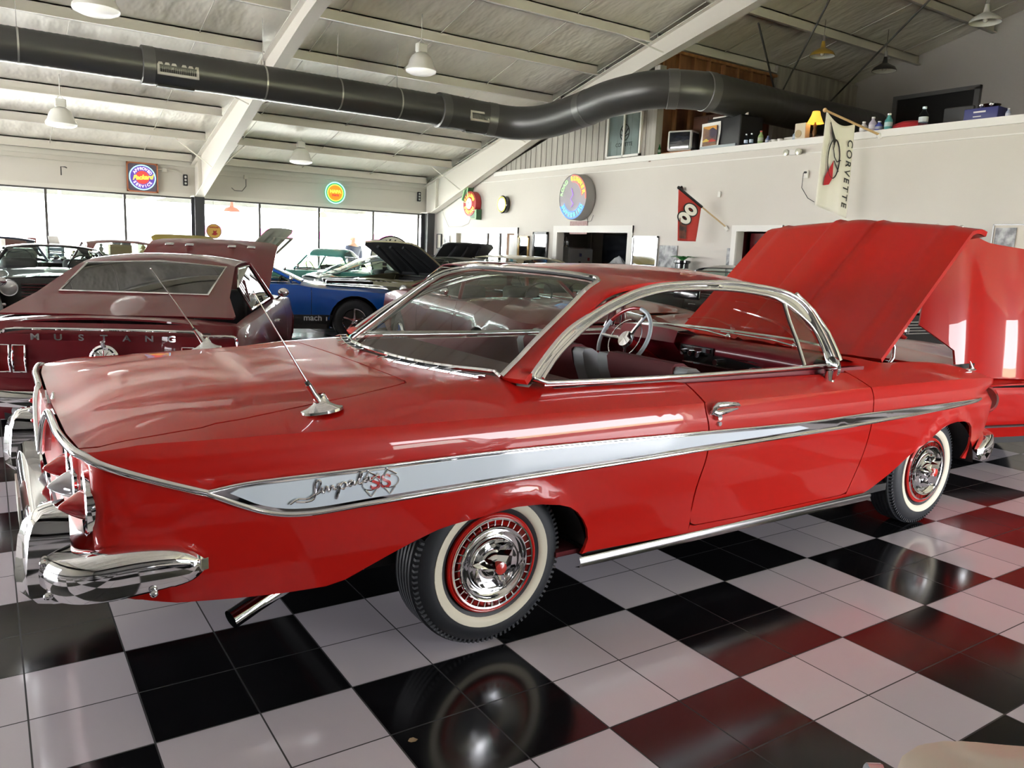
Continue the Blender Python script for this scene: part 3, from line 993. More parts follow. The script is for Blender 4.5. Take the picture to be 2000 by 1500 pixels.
    rk = MB(); rk.grid([[(x, -y, z) for x, y, z in r] for r in rows]); rk.build('rocker_molding', mat('dull_chrome', (.32, .32, .33), .18, 1.0), car)
    # ---- front end
    fb = MB()
    rows = []
    for cx, cy, nx, ny, zt_, zb_, t_ in catmull(np.array([(3.80, 0, 1, 0, .50, .36, .07), (3.79, -.5, 1, 0, .50, .36, .07), (3.77, -.72, .95, -.3, .51, .36, .07), (3.70, -.83, .7, -.7, .51, .345, .07), (3.62, -.875, .3, -.95, .50, .34, .06), (3.52, -.905, .1, -1, .47, .355, .04), (3.47, -.915, 0, -1, .43, .39, .01)]), 4):
        rows.append(sect(cx, cy, nx, ny, zt_, zb_, t_))
    fb.grid([[(x, -y, z) for x, y, z in r] for r in rows[::-1][:-1]] + rows)
    fb.build('front_bumper', CHROME, car)
    for sgn in (-1, 1):
        for yy_ in (.78, .58):
            hl = MB(); hl.lathe([(.0, .03), (.05, .025), (.075, .008), (.085, .012), (.095, -.01)], 24, Matrix.Translation((3.80 - (.03 if yy_ > .7 else 0), yy_ * sgn, .70)) @ Matrix.Rotation(R_(90), 4, 'Y'))
            hl.build('headlight', mat('lamp_glass', (.8, .82, .85), .05, metal=.6), car)
    gr = MB()
    for z in (.55, .60, .65, .70, .75): gr.box(3.845, -.5, z - .006, 3.865, .5, z + .006)
    gr.build('grille', CHROME, car)
    for sgn in (-1, 1):
        fo = MB()
        fo.ball((3.50, .80 * sgn, .905), .03, 14, 8, (2.2, .7, .35))
        fo.tube([(3.52, .80 * sgn, .91), (3.50, .80 * sgn, .935), (3.485, .80 * sgn, .958)], [.016, .010, .003], 8)
        fo.build('fender_ornament', CHROME, car)
    # engine bay
    eb = MB(); eb.box(2.45, -.70, .35, 3.66, .70, .38); eb.box(2.42, -.74, .38, 2.45, .74, .92)
    eb.box(2.45, -.745, .38, 3.66, -.735, .93); eb.box(2.45, .735, .38, 3.66, .745, .93)
    eb.box(2.30, -.72, .90, 2.50, .72, .965)
    eb.build('engine_bay', BLACK, car)
    en = MB(); en.rbox(2.7, -.25, .45, 3.35, .25, .78, .05); en.lathe([(.0, .93), (.17, .93), (.18, .90), (.17, .84), (.05, .83), (.05, .75)], 24, Matrix.Translation((2.95, 0, 0)))
    en.rbox(2.65, -.38, .62, 3.3, -.26, .76, .03); en.rbox(2.65, .26, .62, 3.3, .38, .76, .03)
    en.build('engine', mat('engine_orange', (.35, .10, .03), .4), car)
    bt = MB(); bt.rbox(3.3, -.68, .60, 3.56, -.48, .83, .02); bt.build('battery', BLACKG, car)
    # wipers on the cowl
    wp = MB()
    for y0 in (-.35, .15):
        wp.tube([(2.36, y0, 1.03), (2.30, y0 + .12, 1.055), (2.24, y0 + .45, 1.07)], [.008, .006, .004], 6)
        wp.ball((2.37, y0, 1.03), .02)
    wp.build('wiper', CHROME, car)
    # ---- open hood: hinged at the cowl
    A = Vector((2.546, 0, .984)); Bv = Vector((3.480, 0, 1.812)); L = (Bv - A).length
    ang = math.atan2(Bv.z - A.z, Bv.x - A.x)
    Mh = Matrix.Translation(A) @ Matrix.Rotation(-ang, 4, 'Y')
    def HF(P):
        s, y = P[:, 0], P[:, 1]
        z = .050 * (1 - (np.abs(y) / .77) ** 2) - .0 * s
        z = z + .018 * (1 - np.clip(np.abs(y) / .75, 0, 1))
        for y0, h, w in ((.15, .022, .018), (.60, .012, .016)):
            z = z + h * np.exp(-((np.abs(y) - y0) / w) ** 2)
        z = z + .012 * np.exp(-(np.abs(y) / .10) ** 4)
        z = z - .12 * np.clip((s - 1.12) / .16, 0, 1.4) ** 2
        return np.stack([s, y, z], 1)
    re = [(.03 - .055 * (1 - (y / .77) ** 2) * 1.2, y) for y in np.linspace(-.77, .77, 21)]
    fe = [(L + .03 + .015 * (1 - (y / .75) ** 2), y) for y in np.linspace(.75, -.75, 21)]
    sheet('hood', [panel(HF, re + fe, .045, lip=.03), panel(HF, re + fe, .09, off=-.03, lip=0)], RED, car, xf=Mh)
    hb = MB()
    for y0 in (-.55, -.2, .2, .55): hb.box(.15, y0 - .03, -.035, 1.1, y0 + .03, -.005, Mh)
    hb.box(.1, -.7, -.035, .2, .7, -.01, Mh); hb.box(1.0, -.7, -.045, 1.1, .7, -.02, Mh)
    hb.build('hood_brace', RED, car)
    lp = MB()
    lp.tube([tuple(p) for p in [Mh @ Vector((L + .02, y, .050 * (1 - (y / .77) ** 2) - .105)) for y in np.linspace(-.74, .74, 17)]], .010, 8)
    for y in np.linspace(-.6, .6, 9): lp.ball(Mh @ Vector((L + .035, y, .05 * (1 - (y / .77) ** 2) - .10)), .012)
    lp.build('hood_molding', CHROME, car)
    hg = MB()
    for sgn in (-1, 1):
        hg.tube([(2.60, .70 * sgn, .93), (2.68, .71 * sgn, .99), (2.72, .70 * sgn, 1.06)], .010, 8)
        hg.tube([(2.66, .74 * sgn, .93), (2.73, .745 * sgn, 1.0), (2.735, .74 * sgn, 1.06), (2.72, .73 * sgn, 1.10)], .010, 8)
        hg.tube([(2.64, .73 * sgn, .93), (3.2, .66 * sgn, .93)], .004, 6)
    hg.build('hood_hinge', BRUSH, car)
    # ---- interior
    seatR = mat('red_cloth', (.14, .022, .028), .75, bump=(1, 1, 1, 60, .3, .002)); seatW = mat('grey_vinyl', (.33, .33, .35), .4)
    dash = mat('dash_red', (.17, .006, .016), .32, coat=.35)
    fl = MB(); fl.box(.3, -.86, .30, 2.45, .86, .32); fl.box(-.1, -.60, .45, .42, .60, .60); fl.build('cabin_floor', mat('red_carpet', (.12, .01, .015), .95), car)
    ps = MB(); ps.grid([[(-.10 + .33 * (abs(y) / .8) ** 3 + .02, y, .995), (.42, y, 1.0), (.50, y, .955)] for y in np.linspace(-.76, .76, 13)], False, False)
    ps.build('parcel_shelf', mat('shelf_cloth', (.10, .035, .035), .8), car)
    for sgn in (-1, 1):
        dp = MB(); dp.prism([(.45, .45), (2.3, .45), (2.3, .985), (.2, .985), (.2, .75)], lambda a, c_: (a, .80 * sgn, c_), lambda a, c_: (a, .84 * sgn, c_))
        dp.build('door_panel', dash, car)
    # seats: rear bench, front bench with two backs
    def back(mb, x, y0, y1, z0, z1, lean=.12, th=.15):
        rows = []
        for t, k in ((0, .9), (.4, 1), (.75, .95), (.93, .7), (1, .35)):
            z = z0 + (z1 - z0) * t; xx = x - lean * t
            rows.append([(xx - th / 2 * k, y, z - .02 * (1 - k)) for y in np.linspace(y0, y1, 7)])
        for t, k in ((1, .35), (.93, .7), (.75, .95), (.4, 1), (0, .9)):
            z = z0 + (z1 - z0) * t; xx = x - lean * t
            rows.append([(xx + th / 2 * k, y, z - .02 * (1 - k)) for y in np.linspace(y0, y1, 7)])
        mb.grid(rows)
        n = len(rows)
        mb.add([r[0] for r in rows], [tuple(range(n))]); mb.add([r[-1] for r in rows], [tuple(range(n))[::-1]])
    o1 = MB(); back(o1, .58, -.74, .74, .55, 1.0, .14, .16); o1.rbox(.55, -.72, .45, 1.05, .72, .62, .05); o1.build('rear_seat', seatR, car)
    for sgn in (-1, 1):
        s_ = MB(); back(s_, 1.36, .06 * sgn, .70 * sgn, .58, 1.015, .20, .15) if sgn > 0 else back(s_, 1.36, -.70, -.06, .58, 1.015, .20, .15)
        s_.rbox(1.35, min(.05 * sgn, .70 * sgn), .46, 1.85, max(.05 * sgn, .70 * sgn), .64, .06)
        so = s_.build('front_seat', seatW, car)
        i_ = MB(); a0, a1 = sorted((.15 * sgn, .62 * sgn))
        back(i_, 1.355, a0, a1, .62, 1.028, .20, .165); i_.build('seat_insert', seatR, so)
    # dash
    d_ = MB()
    ds2 = catmull(np.array([(2.36, .995), (2.18, 1.03), (2.06, 1.045), (1.98, 1.03), (1.95, .98), (1.98, .92), (2.02, .86), (2.05, .76), (2.1, .68)]), 4)
    d_.grid([[(x + .04 * (abs(y) / .8) ** 2 * -1, y, z - (.02 if -.5 < y < .15 else 0) * 0) for y in np.linspace(-.80, .80, 17)] for x, z in ds2])
    d_.build('dashboard', dash, car)
    pod = MB()
    rows = []
    for y in np.linspace(.16, .66, 9):
        k = 1 - abs((y - .41) / .27) ** 4 * .25
        rows.append([(2.12, y, 1.04), (2.02, y, 1.03 + .055 * k), (1.93, y, 1.03 + .05 * k), (1.90, y, 1.0), (1.95, y, .95)])
    pod.grid(rows); pod.build('instrument_hood', dash, car)
    pn = MB(); pn.box(1.955, -.60, .90, 1.985, .12, .955); pn.box(1.94, -.12, .955, 1.98, .14, 1.0); pn.build('dash_panel', BLACKG, car)
    kn = MB()
    for y, z in ((.10, .955), (.04, .953), (-.02, .951), (-.16, .925), (-.42, .915), (-.58, .91)): kn.cyl((1.955, y, z), (1.915, y, z), .017, 14)
    kn.box(1.945, -.66, .956, 1.955, .12, .962); kn.box(1.945, -.66, .893, 1.955, .12, .899)
    kn.box(1.935, -.10, .968, 1.939, .12, .992)
    kn.build('dash_knobs', CHROME, car)
    # steering wheel
    wc_ = Vector((1.70, .385, 1.01)); ax_ = Vector((-.88, 0, .47)).normalized()
    Mx = Matrix.Translation(wc_) @ ax_.to_track_quat('Z', 'Y').to_matrix().to_4x4()
    def arc(r, a0, a1, n=24): return [Mx @ Vector((r * math.cos(t), r * math.sin(t), 0)) for t in np.linspace(R_(a0), R_(a1), n)]
    sw = MB(); sw.tube([Mx @ Vector((.205 * math.cos(t), .205 * math.sin(t), 0)) for t in np.linspace(0, 2 * PI, 48, endpoint=False)], .0115, 10, True)
    sw.tube([Mx @ Vector((0, 0, -.03)), Mx @ Vector((0, 0, -.35))], .03, 12)
    swo = sw.build('steering_wheel', mat('wheel_red', (.35, .012, .015), .2, coat=1), car)
    WM = mat('wheel_white', (.72, .78, .86), .2, coat=1)
    sw = MB(); sw.tube(arc(.205, -75, 80), .0128, 10); sw.build('wheel_grip', WM, swo); sw = MB(); sw.tube(arc(.205, 150, 215), .0128, 10); sw.build('wheel_grip', WM, swo)
    sw = MB()
    for a in (180, 300, 60): sw.tube([Mx @ Vector((.02 * math.cos(R_(a)), .02 * math.sin(R_(a)), -.025)), Mx @ Vector((.2 * math.cos(R_(a)), .2 * math.sin(R_(a)), 0))], .012, 6)
    sw.lathe([(.0, .0), (.05, -.005), (.06, -.025), (.03, -.05)], 20, Mx)
    sw.tube([Mx @ Vector((.13 * math.cos(t), .13 * math.sin(t), -.01)) for t in np.linspace(0, 2 * PI, 32, endpoint=False)], .004, 6, True)
    sw.build('horn_ring', CHROME, swo)
    rm = MB(); rm.rbox(1.80, -.10, 1.275, 1.83, .10, 1.335, .012); rm.tube([(1.82, 0, 1.33), (1.86, 0, 1.40)], .006, 6); rm.build('rear_view_mirror', BLACKG, car)
    return car

build_impala()
# ------------------------------------------------------------------ room
ORD = 'first second third fourth fifth sixth seventh eighth ninth tenth'.split()
PT = .3127; GX = -1.5076; GY = -.254
def floor_mat():
    m = bpy.data.materials.new('checker_tiles'); m.use_nodes = True
    nt = m.node_tree; b = nt.nodes['Principled BSDF']; L = nt.links.new
    tc = nt.nodes.new('ShaderNodeTexCoord'); sp = nt.nodes.new('ShaderNodeSeparateXYZ'); L(tc.outputs['Object'], sp.inputs[0])
    def mt(op, a, b_=None, c=None):
        n = nt.nodes.new('ShaderNodeMath'); n.operation = op
        for i, v in enumerate((a, b_, c)):
            if v is None: continue
            if isinstance(v, (int, float)): n.inputs[i].default_value = v
            else: L(v, n.inputs[i])
        return n.outputs[0]
    cx = mt('DIVIDE', mt('SUBTRACT', sp.outputs[0], GX), PT)
    cy = mt('DIVIDE', mt('SUBTRACT', sp.outputs[1], GY), PT)
    bx = mt('FLOOR', mt('MULTIPLY', mt('SUBTRACT', cx, 1.0), .5))
    by = mt('FLOOR', mt('MULTIPLY', cy, .5))
    par = mt('FLOORED_MODULO', mt('ADD', bx, by), 2.0)      # 1 = black
    fx = mt('PINGPONG', cx, .5); fy = mt('PINGPONG', cy, .5)
    g = mt('LESS_THAN', mt('MINIMUM', fx, fy), .0085)
    nz = nt.nodes.new('ShaderNodeTexNoise'); nz.inputs['Scale'].default_value = 2.2; nz.inputs['Detail'].default_value = 4; L(tc.outputs['Object'], nz.inputs['Vector'])
    wn_ = nt.nodes.new('ShaderNodeTexWhiteNoise'); wn_.noise_dimensions = '2D'
    cb = nt.nodes.new('ShaderNodeCombineXYZ'); L(mt('FLOOR', cx), cb.inputs[0]); L(mt('FLOOR', cy), cb.inputs[1]); L(cb.outputs[0], wn_.inputs['Vector'])
    wv = nt.nodes.new('ShaderNodeMix'); wv.data_type = 'RGBA'
    wv.inputs[6].default_value = (.52, .49, .545, 1); wv.inputs[7].default_value = (.60, .565, .62, 1); L(wn_.outputs['Value'], wv.inputs[0])
    m1 = nt.nodes.new('ShaderNodeMix'); m1.data_type = 'RGBA'; L(par, m1.inputs[0]); L(wv.outputs[2], m1.inputs[6]); m1.inputs[7].default_value = (.006, .006, .007, 1)
    m2 = nt.nodes.new('ShaderNodeMix'); m2.data_type = 'RGBA'; L(g, m2.inputs[0]); L(m1.outputs[2], m2.inputs[6]); m2.inputs[7].default_value = (.02, .02, .022, 1)
    L(m2.outputs[2], b.inputs['Base Color'])
    ro = nt.nodes.new('ShaderNodeMapRange'); L(nz.outputs[0], ro.inputs[0]); ro.inputs[3].default_value = .09; ro.inputs[4].default_value = .17
    rg = mt('ADD', ro.outputs[0], mt('MULTIPLY', g, .5)); L(rg, b.inputs['Roughness'])
    b.inputs['Specular IOR Level'].default_value = .55
    bp = nt.nodes.new('ShaderNodeBump'); bp.inputs['Strength'].default_value = .5; bp.inputs['Distance'].default_value = .002; bp.invert = True
    L(g, bp.inputs['Height']); L(bp.outputs[0], b.inputs['Normal'])
    return m
YW = 17.0; XW = 9.0; XL = -10.0; YF = -9.0; XE = 15.0; YR = 4.0
def rz(y): return 3.18 + .245 * (17.0 - y) if y >= YR else 3.18 + .245 * (17.0 - YR) - .245 * (YR - y)
b = MB(); b.box(XL, YF, -.1, XE, YW, 0); struct(b.build('floor', floor_mat()))
WALL = mat('wall_cream', (.63, .60, .55), .8, noise=(1, 1, 1, .35), two=(.59, .565, .515))
b = MB()
b.box(XL - .1, YW, 2.44, XW, YW + .12, 3.5)                 # header over the glass
b.box(XL - .1, YW, 0, XW, YW + .12, .12)
b.box(XW, YW, 0, XW + .3, YW + .12, 3.5)
struct(b.build('wall_back', WALL))
b = MB(); b.box(XL - .1, YW - .05, 2.44, XW, YW + .0, 2.53); b.box(XL - .1, YW - .06, 3.14, XW, YW, 3.24); struct(b.build('trim_1', mat('trim_cream', (.66, .64, .58), .6)))
b = MB(); b.box(XL - .1, YW - .03, 2.405, XW, YW + .03, 2.44); struct(b.build('trim_2', DARK))
# window panes of the back wall
edges = [-8.8, -7.3, -5.8, -4.25, -2.7, -1.17, -.36, 1.2, 2.72, 4.25, 5.78, 7.3, 8.72]
edges = [-9.9, -7.96, -6.44, -4.92, -3.4, -1.88, -.36, 1.2, 2.72, 4.25, 5.78, 7.3, 8.66]
for i in range(len(edges) - 1):
    b = MB(); b.box(edges[i] + .0, YW + .05, .12, edges[i + 1] - .0, YW + .058, 2.41)
    w = b.build('window_%d' % (i + 1), WGLASS); struct(w)
    f = MB(); f.box(edges[i + 1] - .025, YW + .0, .12, edges[i + 1] + .025, YW + .09, 2.41)
    f.build('mullion', mat('bronze_frame', (.05, .045, .04), .4), w)
# right wall with openings
def wall_x(name, x0, x1, y0, y1, z1, holes, m):
    b = MB(); ys = sorted({y0, y1} | {h[0] for h in holes} | {h[1] for h in holes})
    for a, c in zip(ys[:-1], ys[1:]):
        hs = [h for h in holes if h[0] <= a + 1e-6 and h[1] >= c - 1e-6]
        if not hs: b.box(x0, a, 0, x1, c, z1)
        else:
            h = hs[0]
            if h[2] > 0: b.box(x0, a, 0, x1, c, h[2])
            b.box(x0, a, h[3], x1, c, z1)
    return b.build(name, m)
holes = [(-8.8, .5, .35, 2.6), (12.58, 15.37, .85, 1.93), (8.58, 10.88, .85, 1.965), (5.05, 5.87, 0, 2.0)]  # first opening is out of view, added to let light onto the car side
struct(wall_x('wall_right', XW, XW + .16, YF, YW, 3.39, holes, WALL))
b = MB(); b.box(XW - .03, YF, 3.30, XW + .22, 13.6, 3.40); b.box(XW - .012, YF, 3.17, XW, 14.2, 3.185); struct(b.build('trim_3', WHITE))
# casings
def casing(name, h, t=.12):
    b = MB(); y0, y1, z0, z1 = h
    b.box(XW - .035, y0 - t, max(z0 - t, 0) if z0 else 0, XW, y0, z1 + t); b.box(XW - .035, y1, max(z0 - t, 0) if z0 else 0, XW, y1 + t, z1 + t)
    b.box(XW - .04, y0 - t, z1, XW, y1 + t, z1 + t)
    if z0: b.box(XW - .05, y0 - t, z0 - t, XW + .05, y1 + t, z0)
    return struct(b.build(name, WHITE))
for i, h in enumerate(holes): casing('trim_%d' % (4 + i), h, (.1, .14, .14, .10)[i])
# rooms behind the openings
GREY = mat('grey_room', (.42, .41, .40), .8)
b = MB(); b.box(10.9, 7.0, 0, 11.0, 12.3, 3.0); b.box(XW + .16, 12.2, 0, 11, 12.3, 3); b.box(XW + .16, 7.0, 0, 11, 7.1, 3); struct(b.build('wall_pantry', GREY))
b = MB(); b.box(14.2, 12.3, 0, 14.3, 17, 3.0, ); b.box(XW + .16, 12.31, 0, 14.3, 12.4, 3); struct(b.build('wall_office', mat('office_cream', (.6, .62, .5), .8)))
b = MB(); b.box(XW + .16, 4.9, 0, 10.5, 5.0, 3.0); b.box(XW + .16, 5.95, 0, 10.5, 6.05, 3); b.box(10.4, 4.9, 0, 10.5, 6.05, 3); struct(b.build('wall_hall', mat('hall_red', (.13, .01, .015), .6)))
# loft
b = MB(); b.box(XW + .16, YF, 3.15, XE, 16.6, 3.28); struct(b.build('floor_loft', mat('plywood', (.25, .17, .1), .8)))
STUD = mat('stud_wood', (.36, .17, .065), .7, noise=(1, 1, .15, 9), two=(.24, .10, .04))
b = MB(); b.box(9.0, 8.10, 3.28, 15, 8.16, 5.35); struct(b.build('wall_loft', mat('osb_back', (.25, .11, .045), .8, noise=(1, 1, .3, 6), two=(.16, .065, .03))))
k = 0
for x in np.arange(9.06, 12.25, .405):
    b = MB(); b.box(x, 8.02, 3.28, x + .04, 8.10, 5.30)
    tag(b.build('wall_stud', STUD), '%s brown wooden stud from the left on the loft wall behind the duct' % ORD[k], 'stud', 'wooden studs of the loft wall'); k += 1
b = MB(); b.box(9.0, 8.0, 5.27, 12.3, 8.1, 5.32); tag(b.build('top_plate', STUD), 'wooden top plate along the stud wall under the roof', 'beam')
PANEL = mat('pale_panelling', (.44, .42, .37), .8, noise=(1, 14, .12, 6), two=(.30, .285, .25))
b = MB(); b.box(12.25, 8.0, 3.28, 15, 8.1, 5.5); struct(b.build('wall_loft_panel', PANEL))
# sloping panelled gable between the corner rafter and the parapet
gy = [8.05, 13.6]
b = MB(); b.prism([(8.05, 3.39), (13.6, 3.39), (13.6, 3.42), (8.05, 4.95)], lambda y, z: (9.02, y, z), lambda y, z: (9.12, y, z))
struct(b.build('wall_gable', PANEL))
for y in (8.05,):
    b = MB(); b.box(8.98, 8.0, 3.39, 9.14, 8.14, 5.0); struct(b.build('trim_9', PANEL))
# grooves of the panelling
b = MB()
for y in np.arange(8.3, 13.5, .2): b.box(9.012, y, 3.40, 9.02, y + .012, 3.42 + (4.95 - 3.42) * (13.6 - y) / 5.55)
struct(b.build('trim_10', mat('groove', (.2, .19, .17), .9)))
# end wall of the loft
b = MB(); b.prism([(YF, 0), (YW, 0), (YW, rz(YW)), (YR, rz(YR)), (YF, rz(YF))], lambda y, z: (15.0, y, z + (.2 if z > 1 else 0)), lambda y, z: (15.1, y, z + (.2 if z > 1 else 0)))
struct(b.build('wall_end', mat('end_grey', (.50, .48, .45), .85)))
b = MB(); b.box(14.93, 5.35, 3.28, 15.0, 6.95, 5.05); d = struct(b.build('door_1', BLACK)); 
b = MB(); b.box(14.9, 5.25, 5.05, 14.99, 7.05, 5.13); b.box(14.9, 5.25, 3.28, 14.99, 5.35, 5.1); b.box(14.9, 6.95, 3.28, 14.99, 7.05, 5.1); struct(b.build('trim_11', mat('grey_casing', (.2, .2, .2), .7)))
# red door in the right wall
b = MB(); b.box(XW + .30, 5.08, 0, XW + .34, 5.84, 1.98); d = struct(b.build('door_2', mat('door_red', (.12, .008, .012), .3, coat=.5)))
b = MB(); b.box(XW + .285, 5.2, 1.05, XW + .30, 5.72, 1.85); b.build('door_glass', mat('door_blue', (.06, .09, .12), .15), d)
# left and front walls
b = MB(); b.box(XL - .1, YF, 2.6, XL, YW, 4.6); b.box(XL - .1, YF, 0, XL, 2, 2.6); b.box(XL - .1, 14, 0, XL, YW, 2.6); b.box(XL - .1, YF, 0, XL, YW, .3); b.prism([(YF, 4.5), (YW, 4.5), (YW, 4.51), (YR, rz(YR)), (YF, rz(YF))], lambda y, z: (XL - .1, y, z + .2), lambda y, z: (XL, y, z + .2))
struct(b.build('wall_left', WALL))  # its opening is out of view, added for light on ceiling and right wall
b = MB(); b.box(XL, YF - .1, 2.45, XE, YF, 3.4); b.box(XL, YF - .1, 0, XE, YF, .35); b.box(XW, YF - .1, 0, XE, YF, 4.0); b.box(XL, YF - .1, 0, -9.5, YF, 4)
for x in np.arange(-9.5, -3, 3.05): b.box(x - .12, YF - .1, 0, x + .12, YF, 3.2)
b.box(-9.5, YF - .1, 0, 2.6, YF, 3.2)
struct(b.build('wall_front', mat('front_wall_grey', (.16, .15, .14), .8)))
# ceiling: insulation sheeting over the purlins
CEIL = mat('insulation_sheet', (.80, .77, .70), .42, bump=(1, .35, 1, 2.2, .9, .12), noise=(1, .5, 1, 1.2), two=(.72, .69, .62))
b = MB()
b.prism([(YW + .3, rz(YW) + .13), (YR, rz(YR) + .2), (YF, rz(YF) + .2), (YF, rz(YF) + .26), (YR, rz(YR) + .26), (YW + .3, rz(YW) + .19)], lambda y, z: (XL - .2, y, z), lambda y, z: (XE + .1, y, z))
struct(b.build('ceiling', CEIL))
# seams of the sheeting
b = MB()
for i, x in enumerate(np.arange(-9.4, 15, 1.83)):
    b.prism([(YW, rz(YW) + .128), (YR, rz(YR) + .196), (YR, rz(YR) + .18), (YW, rz(YW) + .112)], lambda y, z: (x, y, z), lambda y, z: (x + .012, y, z))
struct(b.build('trim_12', mat('seam', (.55, .53, .48), .6)))
# purlins
ys = [16.75, 15.35, 13.9, 12.45, 11.0, 9.55, 8.1, 6.65, 5.2, 3.75, 2.2, .7, -.8, -2.3, -3.8, -5.3, -6.8, -8.3]
for i, y in enumerate(ys):
    z = rz(y)
    for (xa, xb_) in ((XL, 2.62), (2.82, 8.75), (8.95, XE)):
        b = MB(); b.box(xa, y - .012, z + .0, xb_, y + .012, z + .19); b.box(xa, y - .075, z + .0, xb_, y + .012, z + .022); b.box(xa, y - .012, z + .17, xb_, y + .06, z + .19)
        where = 'left of the first rafter' if xa < 0 else ('between the two rafters' if xa < 5 else 'right of the corner rafter')
        o = b.build('purlin', STEEL) if y > 3 else b.build('ceiling_purlin', STEEL)
        if y > 3: tag(o, 'cream steel roof purlin, %s up from the window wall, %s' % (ORD[i], where), 'beam', 'roof purlins %s' % where)
        else: struct(o)
# rafters: tapered steel frames
def rafter(x, label):
    r = empty('rafter', (x, YW - .1, 0), 0, label, 'beam')
    def prof(y): return rz(y) - .01, rz(y) - .01 - np.interp(y, [YR, 9, 11.5, 16.3, 16.9], [.42, .34, .46, .82, .86])
    b = MB(); ysr = list(np.linspace(16.9, YR, 14))
    tp = [(y, prof(y)[0]) for y in ysr]; bt = [(y, prof(y)[1]) for y in ysr[::-1] if y < 16.45]
    fl = [(y - (YW - .1), z) for y, z in tp + bt + [(16.9, 2.45)]]
    b.prism(fl, lambda y, z: (-.008, y, z), lambda y, z: (.008, y, z))
    b.build('web', STEEL, r)
    b = MB(); rows = [[(-.1, y - 16.9, z), (.1, y - 16.9, z), (.1, y - 16.9, z - .014), (-.1, y - 16.9, z - .014)] for y, z in bt + [(16.55, 2.45)]]
    b.grid(rows, True, False); b.build('bottom_flange', STEEL, r)
    b = MB(); b.grid([[(-.1, y - 16.9, z), (.1, y - 16.9, z), (.1, y - 16.9, z - .012), (-.1, y - 16.9, z - .012)] for y, z in tp], True, False); b.build('top_flange', STEEL, r)
    for y in (16.2, 11.2):
        b = MB(); b.box(-.09, y - 16.9, prof(y)[1], .09, y - 16.88, prof(y)[0]); b.build('stiffener', STEEL, r)
    for y, dy in ((15.35, .5), (12.45, .5), (8.1, .4)):
        for s_ in (-1, 1):
            b = MB(); z0_ = prof(y - dy)[1] + .03
            b.tube([(.1 * s_, y - dy - 16.9, z0_), (.75 * s_, y - 16.9, rz(y) + .02)], .014, 6); b.build('flange_brace', STEEL, r)
rafter(2.72, 'tapered white steel rafter crossing the ceiling above the dark column')
rafter(8.85, 'tapered white steel rafter at the right corner of the window wall')
# mirror half of the frames beyond the ridge
for x in (2.72, 8.85):
    b = MB(); b.prism([(YR, rz(YR)), (YF, rz(YF)), (YF, rz(YF) - .7), (YR, rz(YR) - .42)], lambda y, z: (x - .01, y, z), lambda y, z: (x + .01, y, z)); struct(b.build('ceiling_frame', STEEL))
# columns
for x, l in ((2.72, 'dark steel column between the windows under the first rafter'), (8.80, 'dark steel column in the corner beside the last window')):
    c = empty('steel_column', (x, 16.7, 0), 0, l, 'column')
    b = MB(); b.box(-.11, -.2, 0, .11, -.185, 2.46); b.box(-.11, .185, 0, .11, .2, 2.46); b.box(-.006, -.185, 0, .006, .185, 2.46); b.build('shaft', mat('column_dark', (.035, .037, .04), .5), c)
    b = MB(); b.box(-.13, -.22, 2.45, .13, .2, 2.47); b.build('cap_plate', STEEL, c)

# ------------------------------------------------------------------ outside
b = MB(); b.box(-90, YW + .12, -.12, 110, 130, -.04); struct(b.build('ground', mat('pavement', (.72, .71, .68), .9)))
b = MB(); b.box(13, YW + 6, -.04, 60, 60, -.02); struct(b.build('ground_lawn', mat('lawn2', (.20, .26, .07), .95, noise=(1, 1, 1, .3), two=(.28, .30, .12))))
b = MB(); b.box(-60, -60, -.12, 60, YF - .1, -.04); struct(b.build('ground_front', mat('lawn', (.38, .40, .22), .95)))
b = MB(); b.box(-60, YF, -.12, XL - .1, YW + .12, -.04); struct(b.build('ground_side', mat('pavement_side', (.6, .6, .57), .9)))
pc = empty('porch_roof', (0, 17.2, 2.5), 0, 'corrugated porch roof seen through the top of the windows', 'canopy')
b = MB()
rows = []
for x in np.arange(-12, 14, .09):
    dz = .02 * math.sin(x * 2 * PI / .18)
    rows.append([(x, 0, .42 + dz), (x, 2.7, .10 + dz)])
b.grid(rows, False, True); b.build('corrugated_sheet', mat('porch_tin', (.34, .33, .30), .5), pc)
b = MB(); b.box(-12, 2.62, -.08, 14, 2.70, .06); b.build('fascia', mat('fascia_grey', (.30, .30, .29), .6), pc)
b = MB(); b.box(-12, 1.3, .06, 14, 1.36, .2); b.build('purlin', mat('porch_tin2', (.5, .5, .46), .5), pc)
for x in (1.9, 8.1):
    b = MB(); b.tube([(x, 2.6, -.15), (x + .9, .1, .22)], .06, 6); b.build('brace', mat('porch_cream', (.55, .52, .45), .6), pc)
    b = MB(); b.box(x - .06, 2.55, -2.6, x + .06, 2.67, -.05); b.build('post', mat('porch_cream', (.55, .52, .45), .6), pc)
for x, c, l in ((-.0, (.75, .62, .5), 'pale dome lamp hanging under the porch, leftmost'), (3.9, (.62, .14, .10), 'red dome lamp hanging under the porch outside the windows'), (6.35, (.75, .68, .42), 'pale yellow dome lamp hanging under the porch, rightmost')):
    t = empty('porch_lamp', (x, 18.3, 2.22), 0, l, 'lamp')
    b = MB(); b.lathe([(.21, 0), (.20, .03), (.15, .09), (.06, .12), (.04, .15), (.035, .24), (.0, .25)], 24); b.build('shade', mat('porch_shade_%d' % int(x * 10), c, .5), t)
    b = MB(); b.tube([(0, 0, .24), (0, 0, .45)], .008, 6); b.build('stem', DARK, t)
